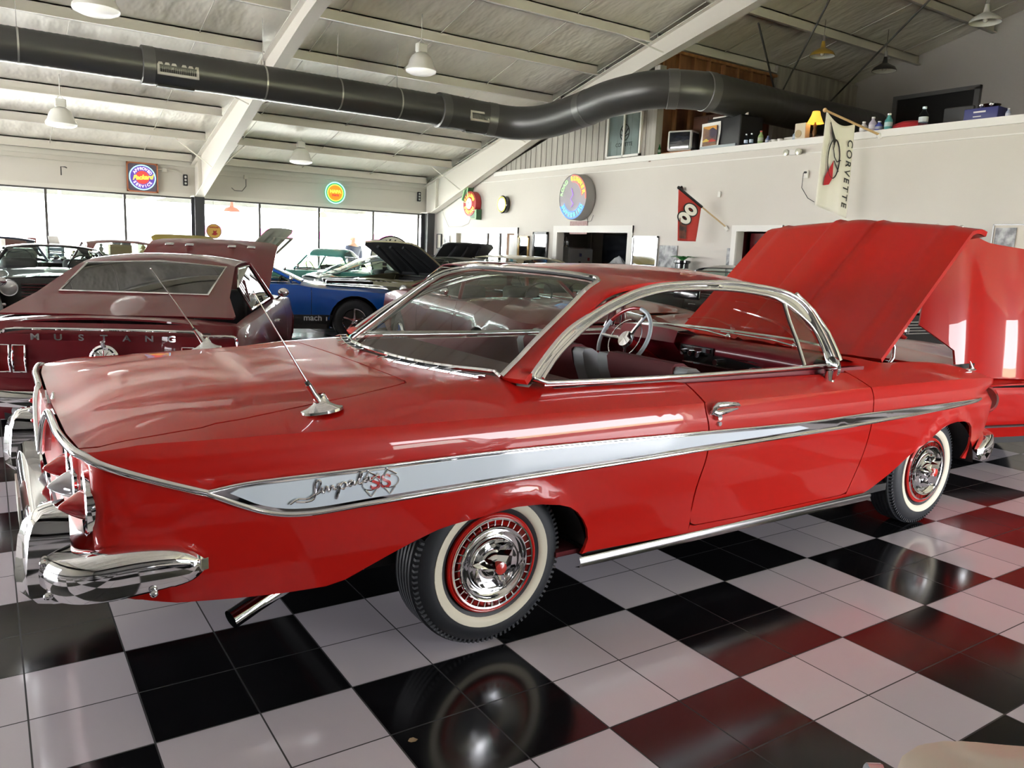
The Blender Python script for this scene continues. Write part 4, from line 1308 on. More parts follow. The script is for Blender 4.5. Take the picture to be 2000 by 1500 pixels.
# long low building far across the road
t = empty('building', (25.5, 75, 0), 0, 'long pale building with a pink-red roof band far beyond the road', 'building')
b = MB(); b.box(-9, 0, 0, 9, 10, 1.9); b.build('wall', mat('far_white', (.8, .8, .8), .9), t)
b = MB(); b.box(-9.2, -.5, 1.9, 9.2, 10.5, 2.7); b.build('roof', mat('far_red', (.34, .03, .13), .8), t)
for i in range(6):
    b = MB(); b.box(-8.5 + i * 3, -.05, .5, -7.3 + i * 3, 0, 1.6); b.build('window', mat('far_window', (.35, .45, .5), .5), t)
# ------------------------------------------------------------------ the other cars
def gcar(name, label, loc, hd, col, L=4.7, Wd=1.82, H=1.32, wb=2.75, foh=.85, zbelt=.90, zhood=.86, ztrunk=.88, ztail=.80, znose=.72, cab=(.75, .25, -.75, -1.35), yroof=.54, hood=None, glass=None, roofm=None, wheels='steel', wwall=False, R=.33, lower=None, frontp=None, rearp=None, doors=True, engine=False, hoodm=None, open_side=False, tails=True, crown=.05, cat='car', rearglass=True, bulge=0., chrome_nose=True, quarterglass=True):
    """a simpler two-door body: local x forward, origin on the floor under the middle of the wheelbase"""
    P = paint(name + '_paint', col) if not isinstance(col, bpy.types.Material) else col
    car = empty('car', (*loc, 0), R_(hd), label, cat)
    xf_ = wb / 2 + foh; xr_ = xf_ - L; w = Wd / 2
    plan = [(xr_, 0), (xr_ + .005, w * .45), (xr_ + .03, w * .78), (xr_ + .10, w * .91), (xr_ + .3, w * .965), (xr_ + .8, w * .995), (xr_ + 1.5, w), (xf_ - 1.3, w), (xf_ - .7, w * .985), (xf_ - .3, w * .95), (xf_ - .12, w * .88), (xf_ - .03, w * .72), (xf_, w * .4), (xf_ + .01, 0)]
    xa, xb_, xc, xd = cab
    zcs = smooth1([xr_, xr_ + .3, xd - .1, xd + .6, xa - .2, xa + .2, xf_ - .5, xf_], [ztail, ztrunk - .04, zbelt - .03 + bulge, zbelt - .02, zbelt - .03, zhood - .03 + .02, zhood - .07, znose])
    zms = smooth1([xr_, xr_ + .25, xd - .1, xd + .5, xa - .1, xa + .2, xf_ - .5, xf_], [ztail + .01, ztrunk, zbelt + .01, zbelt + .015, zbelt + .01, zhood + .02, zhood - .02, znose + .01])
    ins = smooth1([.15, .25, .40, .55, .62, .75, zbelt - .06, zbelt + .1], [.12, .085, .02, .004, 0, .012, .045, .13])
    ax = (-wb / 2, wb / 2)
    def inset(x, z, u):
        d = ins(z)
        for cx in ax:
            r = np.sqrt((x - cx) ** 2 + (z - R) ** 2)
            d = d - .014 * np.exp(-((r - R - .05) / .04) ** 2)
        return d
    sh = Shell(plan, inset, zcs, xr_ + .2, xf_ - .25)
    F = sh.F; Ux = lambda x: float(sh.u(x)); FS = (0, -1, .1)
    def Zc(u): return float(zcs(sh.plan(np.array([u]))[0])[0])
    ra = R + .055
    def arch(cx):
        return [(Ux(cx + ra * math.cos(t)), max(R + ra * math.sin(t), .21)) for t in np.linspace(PI + .35, -.35, 14)]
    g = .004
    x1, x2 = xa + .05, xc + .1
    zb = .20
    qd = [(0, .32), (Ux(xr_ + .35), .28)] + arch(ax[0]) + [(Ux(x2) - g, zb)] + [(Ux(x2) - g, zcs(x2))] + [(u, Zc(u)) for u in np.linspace(Ux(x2) - g, 0, 40)]
    fd = [(Ux(x1) + g, zb)] + arch(ax[1]) + [(Ux(xf_ - .3), .26), (sh.U, .26)] + [(u, Zc(u)) for u in np.linspace(sh.U, Ux(x1) + g, 36)]
    dr = [(Ux(x2) + g, zb), (Ux(x1) - g, zb)] + [(u, Zc(u)) for u in np.linspace(Ux(x1) - g, Ux(x2) + g, 14)]
    st = .085
    half = [panel(F, qd, st, ref=FS), panel(F, fd, st, ref=FS)]
    ucs = np.linspace(0, sh.U, 240)
    cr = F(np.stack([ucs, zcs(sh.plan(ucs)[0])], 1)); mm = (ucs > .55) & (ucs < sh.U - .55)
    yx, yy = cr[mm, 0], -cr[mm, 1]
    def T(Pp):
        x, y = Pp[:, 0], np.abs(Pp[:, 1])
        a = np.clip(y / np.interp(x, yx, yy), 0, 1.1)
        z = zms(x) - (zms(x) - zcs(x)) * a ** 3 + .02 * (1 - np.clip(a, 0, 1) ** 2)
        k = np.clip((x - xa - .1) / .3, 0, 1) * np.clip((xf_ - .1 - x) / .3, 0, 1)
        z = z + .012 * k * np.exp(-((y - .25) / .05) ** 2)
        return np.stack([x, Pp[:, 1], z], 1)
    def crl(u0, u1, n): return [(float(p[0]), float(p[1])) for p in F(np.stack([np.linspace(u0, u1, n), zcs(sh.plan(np.linspace(u0, u1, n))[0])], 1))]
    ysl = w * .84
    xbk = lambda y: xd + .10 * (np.abs(y) / ysl) ** 2
    xfr = lambda y: xa - .12 * (np.abs(y) / ysl) ** 2
    hw = w * .78
    hx0 = xa + .10; hx1 = xf_ - .12
    fr = [(xa - .12, -ysl)] + crl(Ux(xa - .12), sh.U, 30) + [(xf_ - .02, 0)]
    if hood: fr += [(hx1, 0), (hx1, -hw + .1), (hx1 - .1, -hw), (hx0 + .1, -hw), (hx0, -hw + .1), (hx0, 0)]
    fr += [(float(xfr(y)), -y) for y in np.linspace(0, ysl, 8)][:-1]
    rr = crl(0.0, Ux(xd + .1), 30) + [(xd + .10, -ysl)] + [(float(xbk(y)), -y) for y in np.linspace(ysl, 0, 8)][1:]
    half.append(panel(T, fr, st, ref=(0, 0, 1))); half.append(panel(T, rr, st, ref=(0, 0, 1)))
    sd = crl(Ux(xd + .10), Ux(xa - .12), 20)
    half.append(panel(T, [(xd + .10, -ysl + .001)] + sd + [(xa - .12, -ysl + .001)], st, ref=(0, 0, 1)))
    # roof
    zt = zbelt + .02
    def smin(a, b, k): return .5 * (a + b - np.sqrt((a - b) ** 2 + k * k))
    sb = (H - zt) / max(xc - xd, .15); sf = (H - zt) / max(xa - xb_, .2)
    def RF(Pp):
        x, y = Pp[:, 0], np.abs(Pp[:, 1])
        base = H + .02 - crown * (y / yroof) ** 2.5 - .03 * ((x - (xb_ + xc) / 2) / 1.0) ** 2
        bk = zt + sb * (x - xbk(y)); fo = zt + sf * (xfr(y) - x)
        return np.stack([x, Pp[:, 1], smin(smin(base, bk, .05), fo, .04) + .015], 1)
    zh_ = lambda pts: RF(np.array(pts))
    yr = yroof
    rear_y = yr + (ysl - yr) * .75
    ro = [(xb_ - .02, 0), (xb_ - .04, yr * .9), (xb_ - .06, yr + .01), (xc - .05, yr + .01), (xc * .35 + xd * .65, yr + (ysl - yr) * .45), (xd + .12, ysl - .01), (xd + .08, ysl - .10 if rearglass else ysl - .02)]
    if rearglass: ro += [(xc * .55 + xd * .45 - .0, yr - .02), (xc - .03, yr - .14), (xc - .01, 0)]
    else: ro += [(xd + .0, 0)]
    rp = ro + [(x, -y) for x, y in ro[::-1][1:-1]]
    RM = roofm or P
    if roofm: sheet('roof', [panel(RF, rp, .07)], roofm, car)
    else: half_roof = [panel(RF, rp, .07)]
    sheet('body', half + [mir(p) for p in half] + ([] if roofm else half_roof), P, car)
    for s_ in (0, 1):
        p = panel(F, dr, st, ref=FS); sheet('door', [mir(p) if s_ else p], P, car)
    GL = glass or GLASS
    if rearglass:
        rg = [(float(xbk(y)) + .02, y) for y in np.linspace(-ysl + .10, ysl - .10, 12)] + [(xc * .55 + xd * .45, yr - .02), (xc - .03, yr - .14), (xc - .01, 0), (xc - .03, -yr + .14), (xc * .55 + xd * .45, -yr + .02)]
        sheet('rear_window', [panel(RF, rg, .09, off=-.004, lip=0)], GL, car)
    wg = [(float(xfr(y)) - .01, y) for y in np.linspace(-ysl + .03, ysl - .03, 12)] + [(xb_ - .06, yr + .0), (xb_ - .04, yr * .9), (xb_ - .02, 0), (xb_ - .04, -yr * .9), (xb_ - .06, -yr)]
    sheet('windshield', [panel(RF, wg, .09, off=-.004, lip=0)], GL, car)
    # side glass and its bright surround
    def sw(s_):
        zr_ = lambda x, y: float(RF(np.array([[x, y]]))[0, 2])
        a = [(xa - .17, ysl - .01, zt - .01), (xb_ - .03, yr + .02, zr_(xb_ - .03, yr) - .03), (xc - .0, yr + .02, zr_(xc, yr) - .035), (xd * .45 + xc * .55 + .1, yr + (ysl - yr) * .5, zt + (H - zt) * .45), (xd * .3 + xc * .7 + .02, ysl - .01, zt - .01)]
        return [(x, y * s_, z) for x, y, z in a]
    for s_ in (-1, 1):
        a = sw(s_)
        if not open_side:
            b = MB(); b.add(a, [(0, 1, 2, 3, 4)]); b.build('side_window', GL, car)
        b = MB(); b.tube(a, .010, 6, True); b.build('window_trim', CHROME, car)
        b = MB(); b.tube([(xa - .10, ysl * s_, zt - .02), (xb_ - .0, (yr + .01) * s_, RF(np.array([[xb_, yr]]))[0, 2])], .022, 8); b.build('windshield_pillar', P, car)
    # hood
    if hood:
        kind, ang = hood
        hp = [(hx1 - g, 0), (hx1 - g, -hw + .1), (hx1 - .1, -hw + g), (hx0 + .1, -hw + g), (hx0 + g, -hw + .1), (hx0 + g, 0)]
        hp = hp + [(x, -y) for x, y in hp[::-1][1:-1]]
        zp = float(zms(hx0 if kind == 'rear' else hx1))
        px_ = hx0 if kind == 'rear' else hx1
        Mh = Matrix.Translation((px_, 0, zp)) @ Matrix.Rotation(R_(-ang if kind == 'rear' else ang), 4, 'Y') @ Matrix.Translation((-px_, 0, -zp))
        sheet('hood', [panel(T, hp, .08, lip=.03)], P if not hoodm else hoodm[0], car, xf=Mh)
        um = (hoodm[1] if hoodm else P)
        sheet('hood_liner', [panel(T, hp, .12, off=-.03, lip=0)], um, car, xf=Mh)
        b = MB()
        for y in (-.45, 0, .45):
            b.tube([Mh @ Vector((hx0 + .12, y, zp - .09)), Mh @ Vector((hx1 - .1, y * .7, zp - .14))], .03, 6)
        b.tube([Mh @ Vector((hx0 + .12, -.5, zp - .08)), Mh @ Vector((hx0 + .12, .5, zp - .08))], .03, 6)
        b.build('hood_brace', um, car)
    # underbody, cabin
    b = MB(); b.box(xr_ + .1, -w * .62, .20, xf_ - .12, w * .62, .34); b.box(ax[0] + .42, -w * .93, .20, ax[1] - .42, w * .93, .30)
    b.box(xd, -w * .80, .3, hx0 - .02, w * .80, .42); b.box(hx0 - .03, -w * .75, .3, hx0, w * .75, zhood - .08)
    b.box(xr_ + .06, -w * .7, .30, xr_ + .1, w * .7, ztail - .05); b.box(xf_ - .14, -w * .7, .28, xf_ - .10, w * .7, znose - .05)
    for cx in ax:
        for s_ in (-1, 1):
            b.grid([[(cx + ra * 1.03 * math.cos(t), w * .96 * s_, R + ra * 1.03 * math.sin(t)), (cx + ra * 1.03 * math.cos(t), w * .62 * s_, R + ra * 1.03 * math.sin(t))] for t in np.linspace(0, PI, 12)], False, True)
            b.prism([(cx + ra * 1.03 * math.cos(t), R + ra * 1.03 * math.sin(t)) for t in np.linspace(0, PI, 12)], lambda a_, c_: (a_, w * .62 * s_, c_), lambda a_, c_: (a_, w * .60 * s_, c_))
    b.build('underbody', BLACK, car)
    b = MB()
    for y in (-.38, .38): b.rbox(-.25 + (xa + xc) / 2 - .1, y - .22, .45, (xa + xc) / 2 - .08, y + .22, zbelt + .12, .06)
    b.rbox((xa + xc) / 2 - .3, -.62, .40, (xa + xc) / 2 + .3, .62, .52, .05)
    b.rbox(xa - .25, -.68, zbelt - .25, xa, .68, zbelt + .0, .05)
    b.build('seats', mat('dark_trim', (.03, .03, .033), .6), car)
    b = MB(); c0 = Vector((xa - .35, .36, zbelt + .02)); axx = Vector((-.9, 0, .42)).to_track_quat('Z', 'Y').to_matrix()
    b.tube([c0 + axx @ Vector((.19 * math.cos(t), .19 * math.sin(t), 0)) for t in np.linspace(0, 2 * PI, 24, endpoint=False)], .011, 6, True)
    b.tube([c0, c0 + axx @ Vector((0, 0, -.3))], .02, 6); b.build('steering_wheel', BLACKG, car)
    for cx in ax:
        for s_ in (-1, 1): wheel(car, cx, s_ * (w - .035), R, R=R, w=.2, style=wheels, wwall=wwall, side=s_)
    # bumpers, lamps
    if chrome_nose:
        for s_, xx in ((1, xf_), (-1, xr_)):
            b = MB(); rows = []
            for y in np.linspace(-w * .95, w * .95, 17):
                k = (abs(y) / (w * .95)) ** 4
                x = xx + s_ * (.07 - .16 * k)
                rows.append([(x - s_ * .05, y, .50), (x, y, .505), (x + s_ * .02, y, .46), (x, y, .40), (x - s_ * .05, y, .395)])
            b.grid(rows); b.build('front_bumper' if s_ > 0 else 'rear_bumper', CHROME, car)
    for s_ in (-1, 1):
        b = MB(); b.lathe([(0, .02), (.06, .015), (.085, 0), (.095, .01), (.10, -.02)], 20, Matrix.Translation((xf_ - .01, s_ * w * .74, znose - .12)) @ Matrix.Rotation(R_(90), 4, 'Y')); b.build('headlight', mat('lamp_glass', (.8, .82, .85), .05, metal=.6), car)
    b = MB()
    for z in (np.arange(znose - .22, znose - .05, .035) if chrome_nose else (.36,)): b.box(xf_ - .02, -w * .6, z, xf_ + .02, w * .6, z + .010)
    b.build('grille', CHROME if chrome_nose else BLACK, car)
    b = MB()
    for s_ in (-1, 1): b.rbox(xr_ - .01, s_ * w * .72 - .12, ztail - .16, xr_ + .03, s_ * w * .72 + .12, ztail - .06, .02)
    if tails: b.build('tail_lamps', mat('red_lens', (.42, .006, .01), .12, coat=1, spec=.8), car)
    for s_ in (-1, 1):
        b = MB(); p = sh.pt(x2 + .15, zbelt - .14, 0); b.tube([(p.x, p.y * -s_ + (-s_) * 0, p.z), (p.x, (p.y - .025) * -s_, p.z), (p.x + .14, (p.y - .025) * -s_, p.z), (p.x + .14, p.y * -s_, p.z)], .009, 6); b.build('door_handle', CHROME, car)
        b = MB(); b.ball((xa - .25, s_ * (w * .98), zbelt + .07), .055, 12, 8, (.6, 1, .8)); b.tube([(xa - .25, s_ * w * .9, zbelt + .0), (xa - .25, s_ * w * .97, zbelt + .05)], .012, 6); b.build('side_mirror', CHROME, car)
    if engine:
        b = MB(); b.rbox(xa + .35, -.28, .45, xf_ - .4, .28, .76, .04); b.lathe([(0, .90), (.2, .90), (.21, .87), (.2, .80), (.05, .79)], 20, Matrix.Translation(((xa + xf_) / 2, 0, 0)))
        for y in (-.3, .3):
            b.rbox(xa + .35, y - .07, .62, xf_ - .45, y + .07, .80, .03)
        for i in range(7):
            b.tube([(xa + .4 + i * .12, -.3, .80), (xa + .42 + i * .12, -.45, .86), (xa + .5 + i * .1, -.6, .74)], .012, 6)
            b.tube([(xa + .4 + i * .12, .3, .80), (xa + .42 + i * .12, .45, .86), (xa + .5 + i * .1, .6, .74)], .012, 6)
        b.build('engine', mat('engine_metal', (.45, .45, .46), .3, metal=.8), car)
        b = MB(); b.rbox(xf_ - .32, -.45, .40, xf_ - .22, .45, .80, .02); b.build('radiator', mat('radiator_grey', (.35, .35, .35), .4), car)
    return car, sh, T, RF, F

def onshell(sh, x, z, off, s_=1):
    p = sh.pt(x, z, off); return Vector((p.x, p.y * s_, p.z))

# ---- burgundy fastback, rear towards the camera
mustang, msh, mT, mR, mF = gcar('fastback', 'burgundy fastback coupe with raised hood behind the red hardtop at left', (-0.02, 4.62), 68, MAROON, L=4.72, Wd=1.80, H=1.33, wb=2.75, foh=.92, zbelt=.93, zhood=.92, ztrunk=.96, ztail=.93, znose=.76, cab=(.62, .12, -.70, -2.15), yroof=.57, hood=('rear', 27), wheels='steel', wwall=True, glass=GLASSD, bulge=.0, rearglass=False, tails=False)
xr = 2.75 / 2 + .92 - 4.72
# fastback backlight set in the long sloping roof
rgp = [(-1.52, -.60), (-1.55, 0), (-1.52, .60), (-1.0, .53), (-.86, .50), (-.84, 0), (-.86, -.50), (-1.0, -.53)]
gpan = panel(mR, [(-1.66, -.50), (-1.69, 0), (-1.66, .50), (-.92, .53), (-.86, 0), (-.92, -.53)], .09, off=.006, lip=.004)
sheet('rear_window', [gpan], glassmat('backlight_glass', (.10, .12, .12), ior=1.6), mustang)
b = MB(); b.tube([tuple(p) for p in mR(np.array([(-1.66, -.50), (-1.69, 0), (-1.66, .50), (-.92, .53), (-.86, 0), (-.92, -.53)])) + [0, 0, .008]], .010, 6, True); b.build('window_molding', CHROME, mustang)
# ducktail trim, panel, letters, filler cap, lamps
b = MB()
tp = [(-.80, .60), (-.80, .82), (-.76, .865), (-.60, .870), (-.52, .895), (0, .900), (.52, .895), (.60, .870), (.76, .865), (.80, .82), (.80, .60)]
b.tube([(xr - .012 + .10 * (abs(y) / .9) ** 4, y, z) for y, z in catmull(tp, 4)], .009, 6); b.build('tail_trim', CHROME, mustang)
b = MB(); rows = [[(xr - .004 + .10 * (abs(y) / .9) ** 4, y, z) for z in (.58, .70, .82, .86)] for y in np.linspace(-.78, .78, 15)]
b.grid(rows); b.build('tail_panel', MAROON, mustang)
for i, ch in enumerate('MUSTANG'):
    y = .40 - .134 * i
    text(ch, 'lettering', CHROME, mustang, basis((xr - .02 + .03 * (abs(y) / .9) ** 2, y, .845), (0, -1, 0), (0, 0, 1)), .055, .004, .0015, sx=1.3)
b = MB(); Mc = Matrix.Translation((xr - .01, 0, .715)) @ Matrix.Rotation(R_(-90), 4, 'Y')
b.lathe([(.085, 0), (.088, .018), (.075, .03), (.062, .026), (.055, .032), (.0, .040)], 32, Mc); b.tube([(xr - .04, 0, .80), (xr - .05, 0, .825)], .016, 10)
for i in range(12):
    a = PI * i / 6; b.tube([Mc @ Vector((.02 * math.cos(a), .02 * math.sin(a), .042)), Mc @ Vector((.056 * math.cos(a), .056 * math.sin(a), .036))], .003, 4)
b.build('fuel_cap', CHROME, mustang)
for s_ in (-1, 1):
    for k in range(3):
        y = s_ * (.50 + .095 * k)
        b = MB(); x = xr - .012 + .10 * (abs(y) / .9) ** 4
        b.tube([(x, y - .036, .62), (x - .012, y - .036, .70), (x, y - .036, .79), (x, y + .036, .79), (x - .012, y + .036, .70), (x, y + .036, .62)], .007, 6, True)
        o = b.build('tail_lamp_bezel', CHROME, mustang)
        b = MB(); b.grid([[(x + .004, yy, .62), (x - .008, yy, .70), (x + .004, yy, .79)] for yy in (y - .034, y + .034)], False, True); b.build('lens', mat('red_lens_dark', (.20, .006, .008), .12, coat=1), o)
for y in (-.52, .52):
    b = MB(); b.lathe([(.05, 0), (.052, .012), (.04, .014), (0, .018)], 20, Matrix.Translation((xr + .03, y, .36)) @ Matrix.Rotation(R_(-90), 4, 'Y')); b.build('reverse_lamp', mat('clear_lens', (.55, .57, .60), .1, coat=1, metal=.5), mustang)
for s_ in (-1, 1):
    b = MB()
    for i in range(8):
        x0 = -1.02 + i * .045; y0 = .655 + .02 * (-.7 - x0) + .12 * max(0, -.7 - x0) / .6
        b.tube([(x0, y0 * s_, 1.0), (x0 + .07, (y0 - .05) * s_, 1.17)], .006, 4)
    b.build('louvre', mat('louvre_maroon', (.06, .004, .006), .4), mustang)
hx0 = .62 + .10
zp = .94
Mh = Matrix.Translation((hx0, 0, zp)) @ Matrix.Rotation(R_(-27), 4, 'Y') @ Matrix.Translation((-hx0, 0, -zp))
for s_ in (-1, 1):
    b = MB()
    b.rbox(hx0 + 1.0, s_ * .33 - .15, zp + .005, hx0 + 1.05, s_ * .33 - .06, zp + .03, .01, Mh); b.build('hood_vent', CHROME, mustang); b = MB()
    b.rbox(hx0 + 1.0, s_ * .33 + .06, zp + .005, hx0 + 1.05, s_ * .33 + .15, zp + .03, .01, Mh); b.build('hood_vent', CHROME, mustang)

# ---- blue striped coupe
blue, bsh, bT, bR, bF = gcar('blue_coupe', 'bright blue coupe with black hood and black lower sides beyond the burgundy fastback', (2.11, 9.55), -15, (.005, .075, .36), L=4.5, Wd=1.9, H=1.27, wb=2.77, foh=1.02, zbelt=.89, zhood=.83, ztrunk=.90, ztail=.84, znose=.60, cab=(.68, -.15, -.95, -1.75), yroof=.56, wheels='mag', R=.335)
ra = .39
low = [(float(bsh.u(x)), z) for x, z in [(-1.0, .21), (1.0, .21), (1.02, .34), (1.06, .42), (-.95, .42), (-.98, .34)]]
for s_ in (0, 1):
    p = panel(bF, low, .08, off=.004, lip=.004, ref=(0, -1, 0)); sheet('lower_stripe', [mir(p) if s_ else p], mat('stripe_black', (.012, .013, .016), .3, coat=.5), blue)
P = onshell(bsh, .80, .375, .009); Q = onshell(bsh, .9, .375, .009)
text('mach 1', 'lettering', mat('silver_decal', (.55, .57, .62), .4), blue, basis(P, Q - P, (0, 0, 1)), .13, .001, .002)
sheet('hood_stripe', [panel(bT, [(.85, -.62), (2.2, -.55), (2.2, .55), (.85, .62)], .1, off=.005, lip=.004)], BLACKG, blue)
b = MB()
for s_ in (-1, 1):
    b.rbox(1.0, s_ * .3 - .10, .88, 1.75, s_ * .3 + .10, .93, .02)
b.build('hood_scoop', BLACKG, blue)

# ---- teal roadster with hardtop, facing left
teal, tsh, tT, tR, tF = gcar('teal_coupe', 'teal hardtop roadster by the windows with its front lid raised', (5.2, 15.0), 138, (.07, .32, .29), L=4.3, Wd=1.78, H=1.36, crown=.16, wb=2.59, foh=.85, zbelt=.90, zhood=.90, ztrunk=.88, ztail=.80, znose=.76, cab=(.55, .20, -.60, -.90), yroof=.56, hood=('front', 42), hoodm=(mat('olive_underside', (.22, .21, .16), .95), mat('olive_underside', (.22, .21, .16), .95)), wwall=True)
b = MB(); b.box(-.015, -.55, 0, .015, .55, .95, Matrix.Translation((-1.85, 0, .86)) @ Matrix.Rotation(R_(35), 4, 'Y')); b.build('deck_lid', mat('silver_lid', (.35, .37, .40), .3, coat=1), teal)
# ---- slate fastback coupe
slate, ssh, sT, sR, sF = gcar('slate_coupe', 'dark slate blue fastback coupe between the teal roadster and the olive car', (6.2, 13.1), -3, (.10, .145, .175), L=4.0, Wd=1.77, H=1.28, crown=.10, wb=2.35, foh=.8, zbelt=.86, zhood=.86, ztrunk=.84, ztail=.78, znose=.70, cab=(.45, -.05, -.55, -1.75), yroof=.52)
b = MB()
for s_ in (-1, 1):
    for z in (1.0, 1.09): b.rbox(-.62, s_ * .66 - .012, z, -.52, s_ * .66 + .012, z + .06, .01)
b.build('pillar_vent', BLACK, slate)
# ---- olive gold car with open black-lined hood, facing the camera's left
olive, osh, oT, oR, oF = gcar('olive_car', 'olive gold coupe with bare engine bay and tall black hood underside', (6.05, 10.45), 200, (.24, .22, .13), L=3.5, Wd=1.75, H=1.32, wb=2.3, foh=.80, zbelt=.96, zhood=1.0, znose=.88, cab=(.62, .2, -.6, -1.2), hood=('rear', 36), hoodm=(mat('olive_lid', (.24, .22, .13), .35, coat=1), mat('black_underside', (.015, .016, .018), .5)), engine=True, roofm=mat('black_vinyl', (.02, .02, .02), .6))
# ---- tan roofed car by the right wall
tan, _, _, _, _ = gcar('tan_car', 'tan coupe with dark windows parked near the right wall, olive roof line', (7.95, 10.9), 90, (.42, .38, .26), L=4.3, Wd=1.85, H=1.40, wb=2.7, foh=.8, zbelt=.95, cab=(1.2, .8, -.9, -1.3), yroof=.60, glass=GLASSD)
_d, _, _, _, _ = gcar('black_hood_car', 'dark car with raised black hood in the far right corner', (8.0, 14.8), -90, (.03, .03, .032), L=4.5, Wd=1.8, H=1.30, wb=2.7, zbelt=.90, hood=('rear', 44), engine=True)
# ---- cars seen through the hardtop's glass
mar2, _, _, _, _ = gcar('wine_car', 'dark wine coupe nose to camera seen through the rear window of the red hardtop', (3.8, 5.0), -98, (.16, .014, .018), L=4.7, Wd=1.85, H=1.34, wb=2.8, foh=.9, zbelt=.95, zhood=.95, znose=.82, cab=(.6, .15, -.7, -1.4), chrome_nose=True)
org, _, _, _, _ = gcar('orange_car', 'orange red coupe with white stripe seen through the open side window', (5.6, 6.4), -87, (.42, .055, .02), L=4.6, Wd=1.85, H=1.30, wb=2.7, foh=.9, zbelt=.92, zhood=.90, znose=.78, cab=(.5, .05, -.7, -1.5))
b = MB(); b.grid([[(x, y, .935 - .02 * max(0, x - 1.6)) for y in (-.25, .25)] for x in (.7, 1.2, 1.7)], False, False)
# ---- red sports car at right, front-hinged clamshell raised
c4, csh, cT, cR, cF = gcar('red_sports_car', 'red sports car at the right edge with its clamshell hood raised upright', (5.53, 1.61), -104, (.38, .007, .005), L=4.4, Wd=1.86, H=1.17, wb=2.44, foh=.98, zbelt=.80, zhood=.80, ztrunk=.84, ztail=.80, znose=.66, cab=(.35, -.25, -.6, -1.5), chrome_nose=False, yroof=.5, R=.31)
xf4 = 2.44 / 2 + .98
Mh = Matrix.Translation((xf4 - .12, 0, .70)) @ Matrix.Rotation(R_(80), 4, 'Y') @ Matrix.Translation((-(xf4 - .12), 0, -.70))
def clam(P):
    x, y = P[:, 0], np.abs(P[:, 1])
    z = .78 - .06 * np.clip((x - 1.4) / .8, 0, 1) ** 2 - .10 * np.clip((y - .55) / .38, 0, 1.2) ** 2.2 + .03 * np.exp(-((y - .62) / .13) ** 2) * (np.abs(x - 1.22) < 1)
    return np.stack([x, P[:, 1], z + .03 * np.exp(-((y - .0) / .18) ** 2)], 1)
cp = [(xf4 - .12, 0), (xf4 - .14, -.5), (xf4 - .20, -.68), (xf4 - .34, -.70), (xf4 - .53, -.93), (1.5, -.91), (1.2, -.80), (.98, -.64), (1.06, -.35), (1.10, 0)]
cp = cp + [(x, -y) for x, y in cp[::-1][1:-1]]
sheet('hood', [panel(clam, cp, .07, lip=.03), panel(clam, cp, .12, off=-.03, lip=0)], paint('red_sports_car_paint', (.38, .007, .005)), c4, xf=Mh)
b = MB(); b.rbox(xf4 - .14, .45, .46, xf4 + .02, .80, .53, .03); b.rbox(xf4 - .14, -.80, .46, xf4 + .02, -.45, .53, .03); b.build('marker_slot', BLACK, c4)
b = MB(); b.box(.6, -.6, .5, xf4 - .2, .6, .72); b.build('engine_cover', BLACK, c4)
# ---- black car with chrome grille in the gap
blk, _, _, _, _ = gcar('black_car', 'glossy black car with chrome grille in the gap behind the raised red hood', (7.95, 4.3), -93, (.008, .008, .009), L=4.7, Wd=1.85, H=1.42, wb=2.85, foh=.9, zbelt=1.0, zhood=1.0, znose=.95, cab=(.7, .2, -.9, -1.5))
# ---- far left group
nav, _, _, _, _ = gcar('navy_truck', 'dark navy vintage car at the far left edge with chrome front', (-1.4, 13.0), -92, (.02, .028, .06), L=4.8, Wd=1.85, H=1.36, wb=2.85, foh=.85, zbelt=1.0, zhood=.98, znose=.90, cab=(.5, .2, -.7, -1.3), yroof=.6)
vin, _, _, _, _ = gcar('black_vintage', 'black vintage car with open front beside the navy car at left', (-.75, 9.6), -88, (.006, .006, .007), L=3.9, Wd=1.75, H=1.30, wb=2.5, foh=.75, zbelt=1.0, zhood=.98, znose=.96, cab=(.5, .2, -.7, -1.3))
yel, _, _, _, _ = gcar('yellow_car', 'dark car with raised mustard yellow hood in front of the column', (2.15, 13.9), 90, (.26, .20, .03), L=4.2, Wd=1.7, H=1.28, wb=2.6, foh=.75, zbelt=.9, cab=(.6, .1, -.7, -1.4), hood=('rear', 38), wwall=False)
drk, _, _, _, _ = gcar('dark_red_roof', 'dark red roofed coupe just visible over the burgundy fastback roof', (.50, 13.1), 90, (.10, .012, .012), L=4.3, Wd=1.7, H=1.38, wb=2.7, zbelt=.95, cab=(.6, .1, -.7, -1.4))
gry, _, _, _, _ = gcar('grey_car', 'grey car whose rounded fender shows at the left edge', (-2.28, 6.6), 90, (.20, .20, .19), L=4.4, Wd=1.75, H=1.25, wb=2.6, zbelt=.92, zhood=.92, znose=.84, cab=(-.2, -.5, -1.0, -1.5))
# ---- cream car in the foreground: only the tip of its fender reaches the frame
crm, _, _, _, _ = gcar('cream_car', 'cream car whose rounded fender tip shows in the lower right corner', (.87, -4.39), 130, (.62, .56, .48), L=4.4, Wd=1.75, H=1.30, wb=2.6, foh=.78, zbelt=.62, zhood=.50, znose=.43, cab=(.0, -.3, -.8, -1.4), chrome_nose=False)

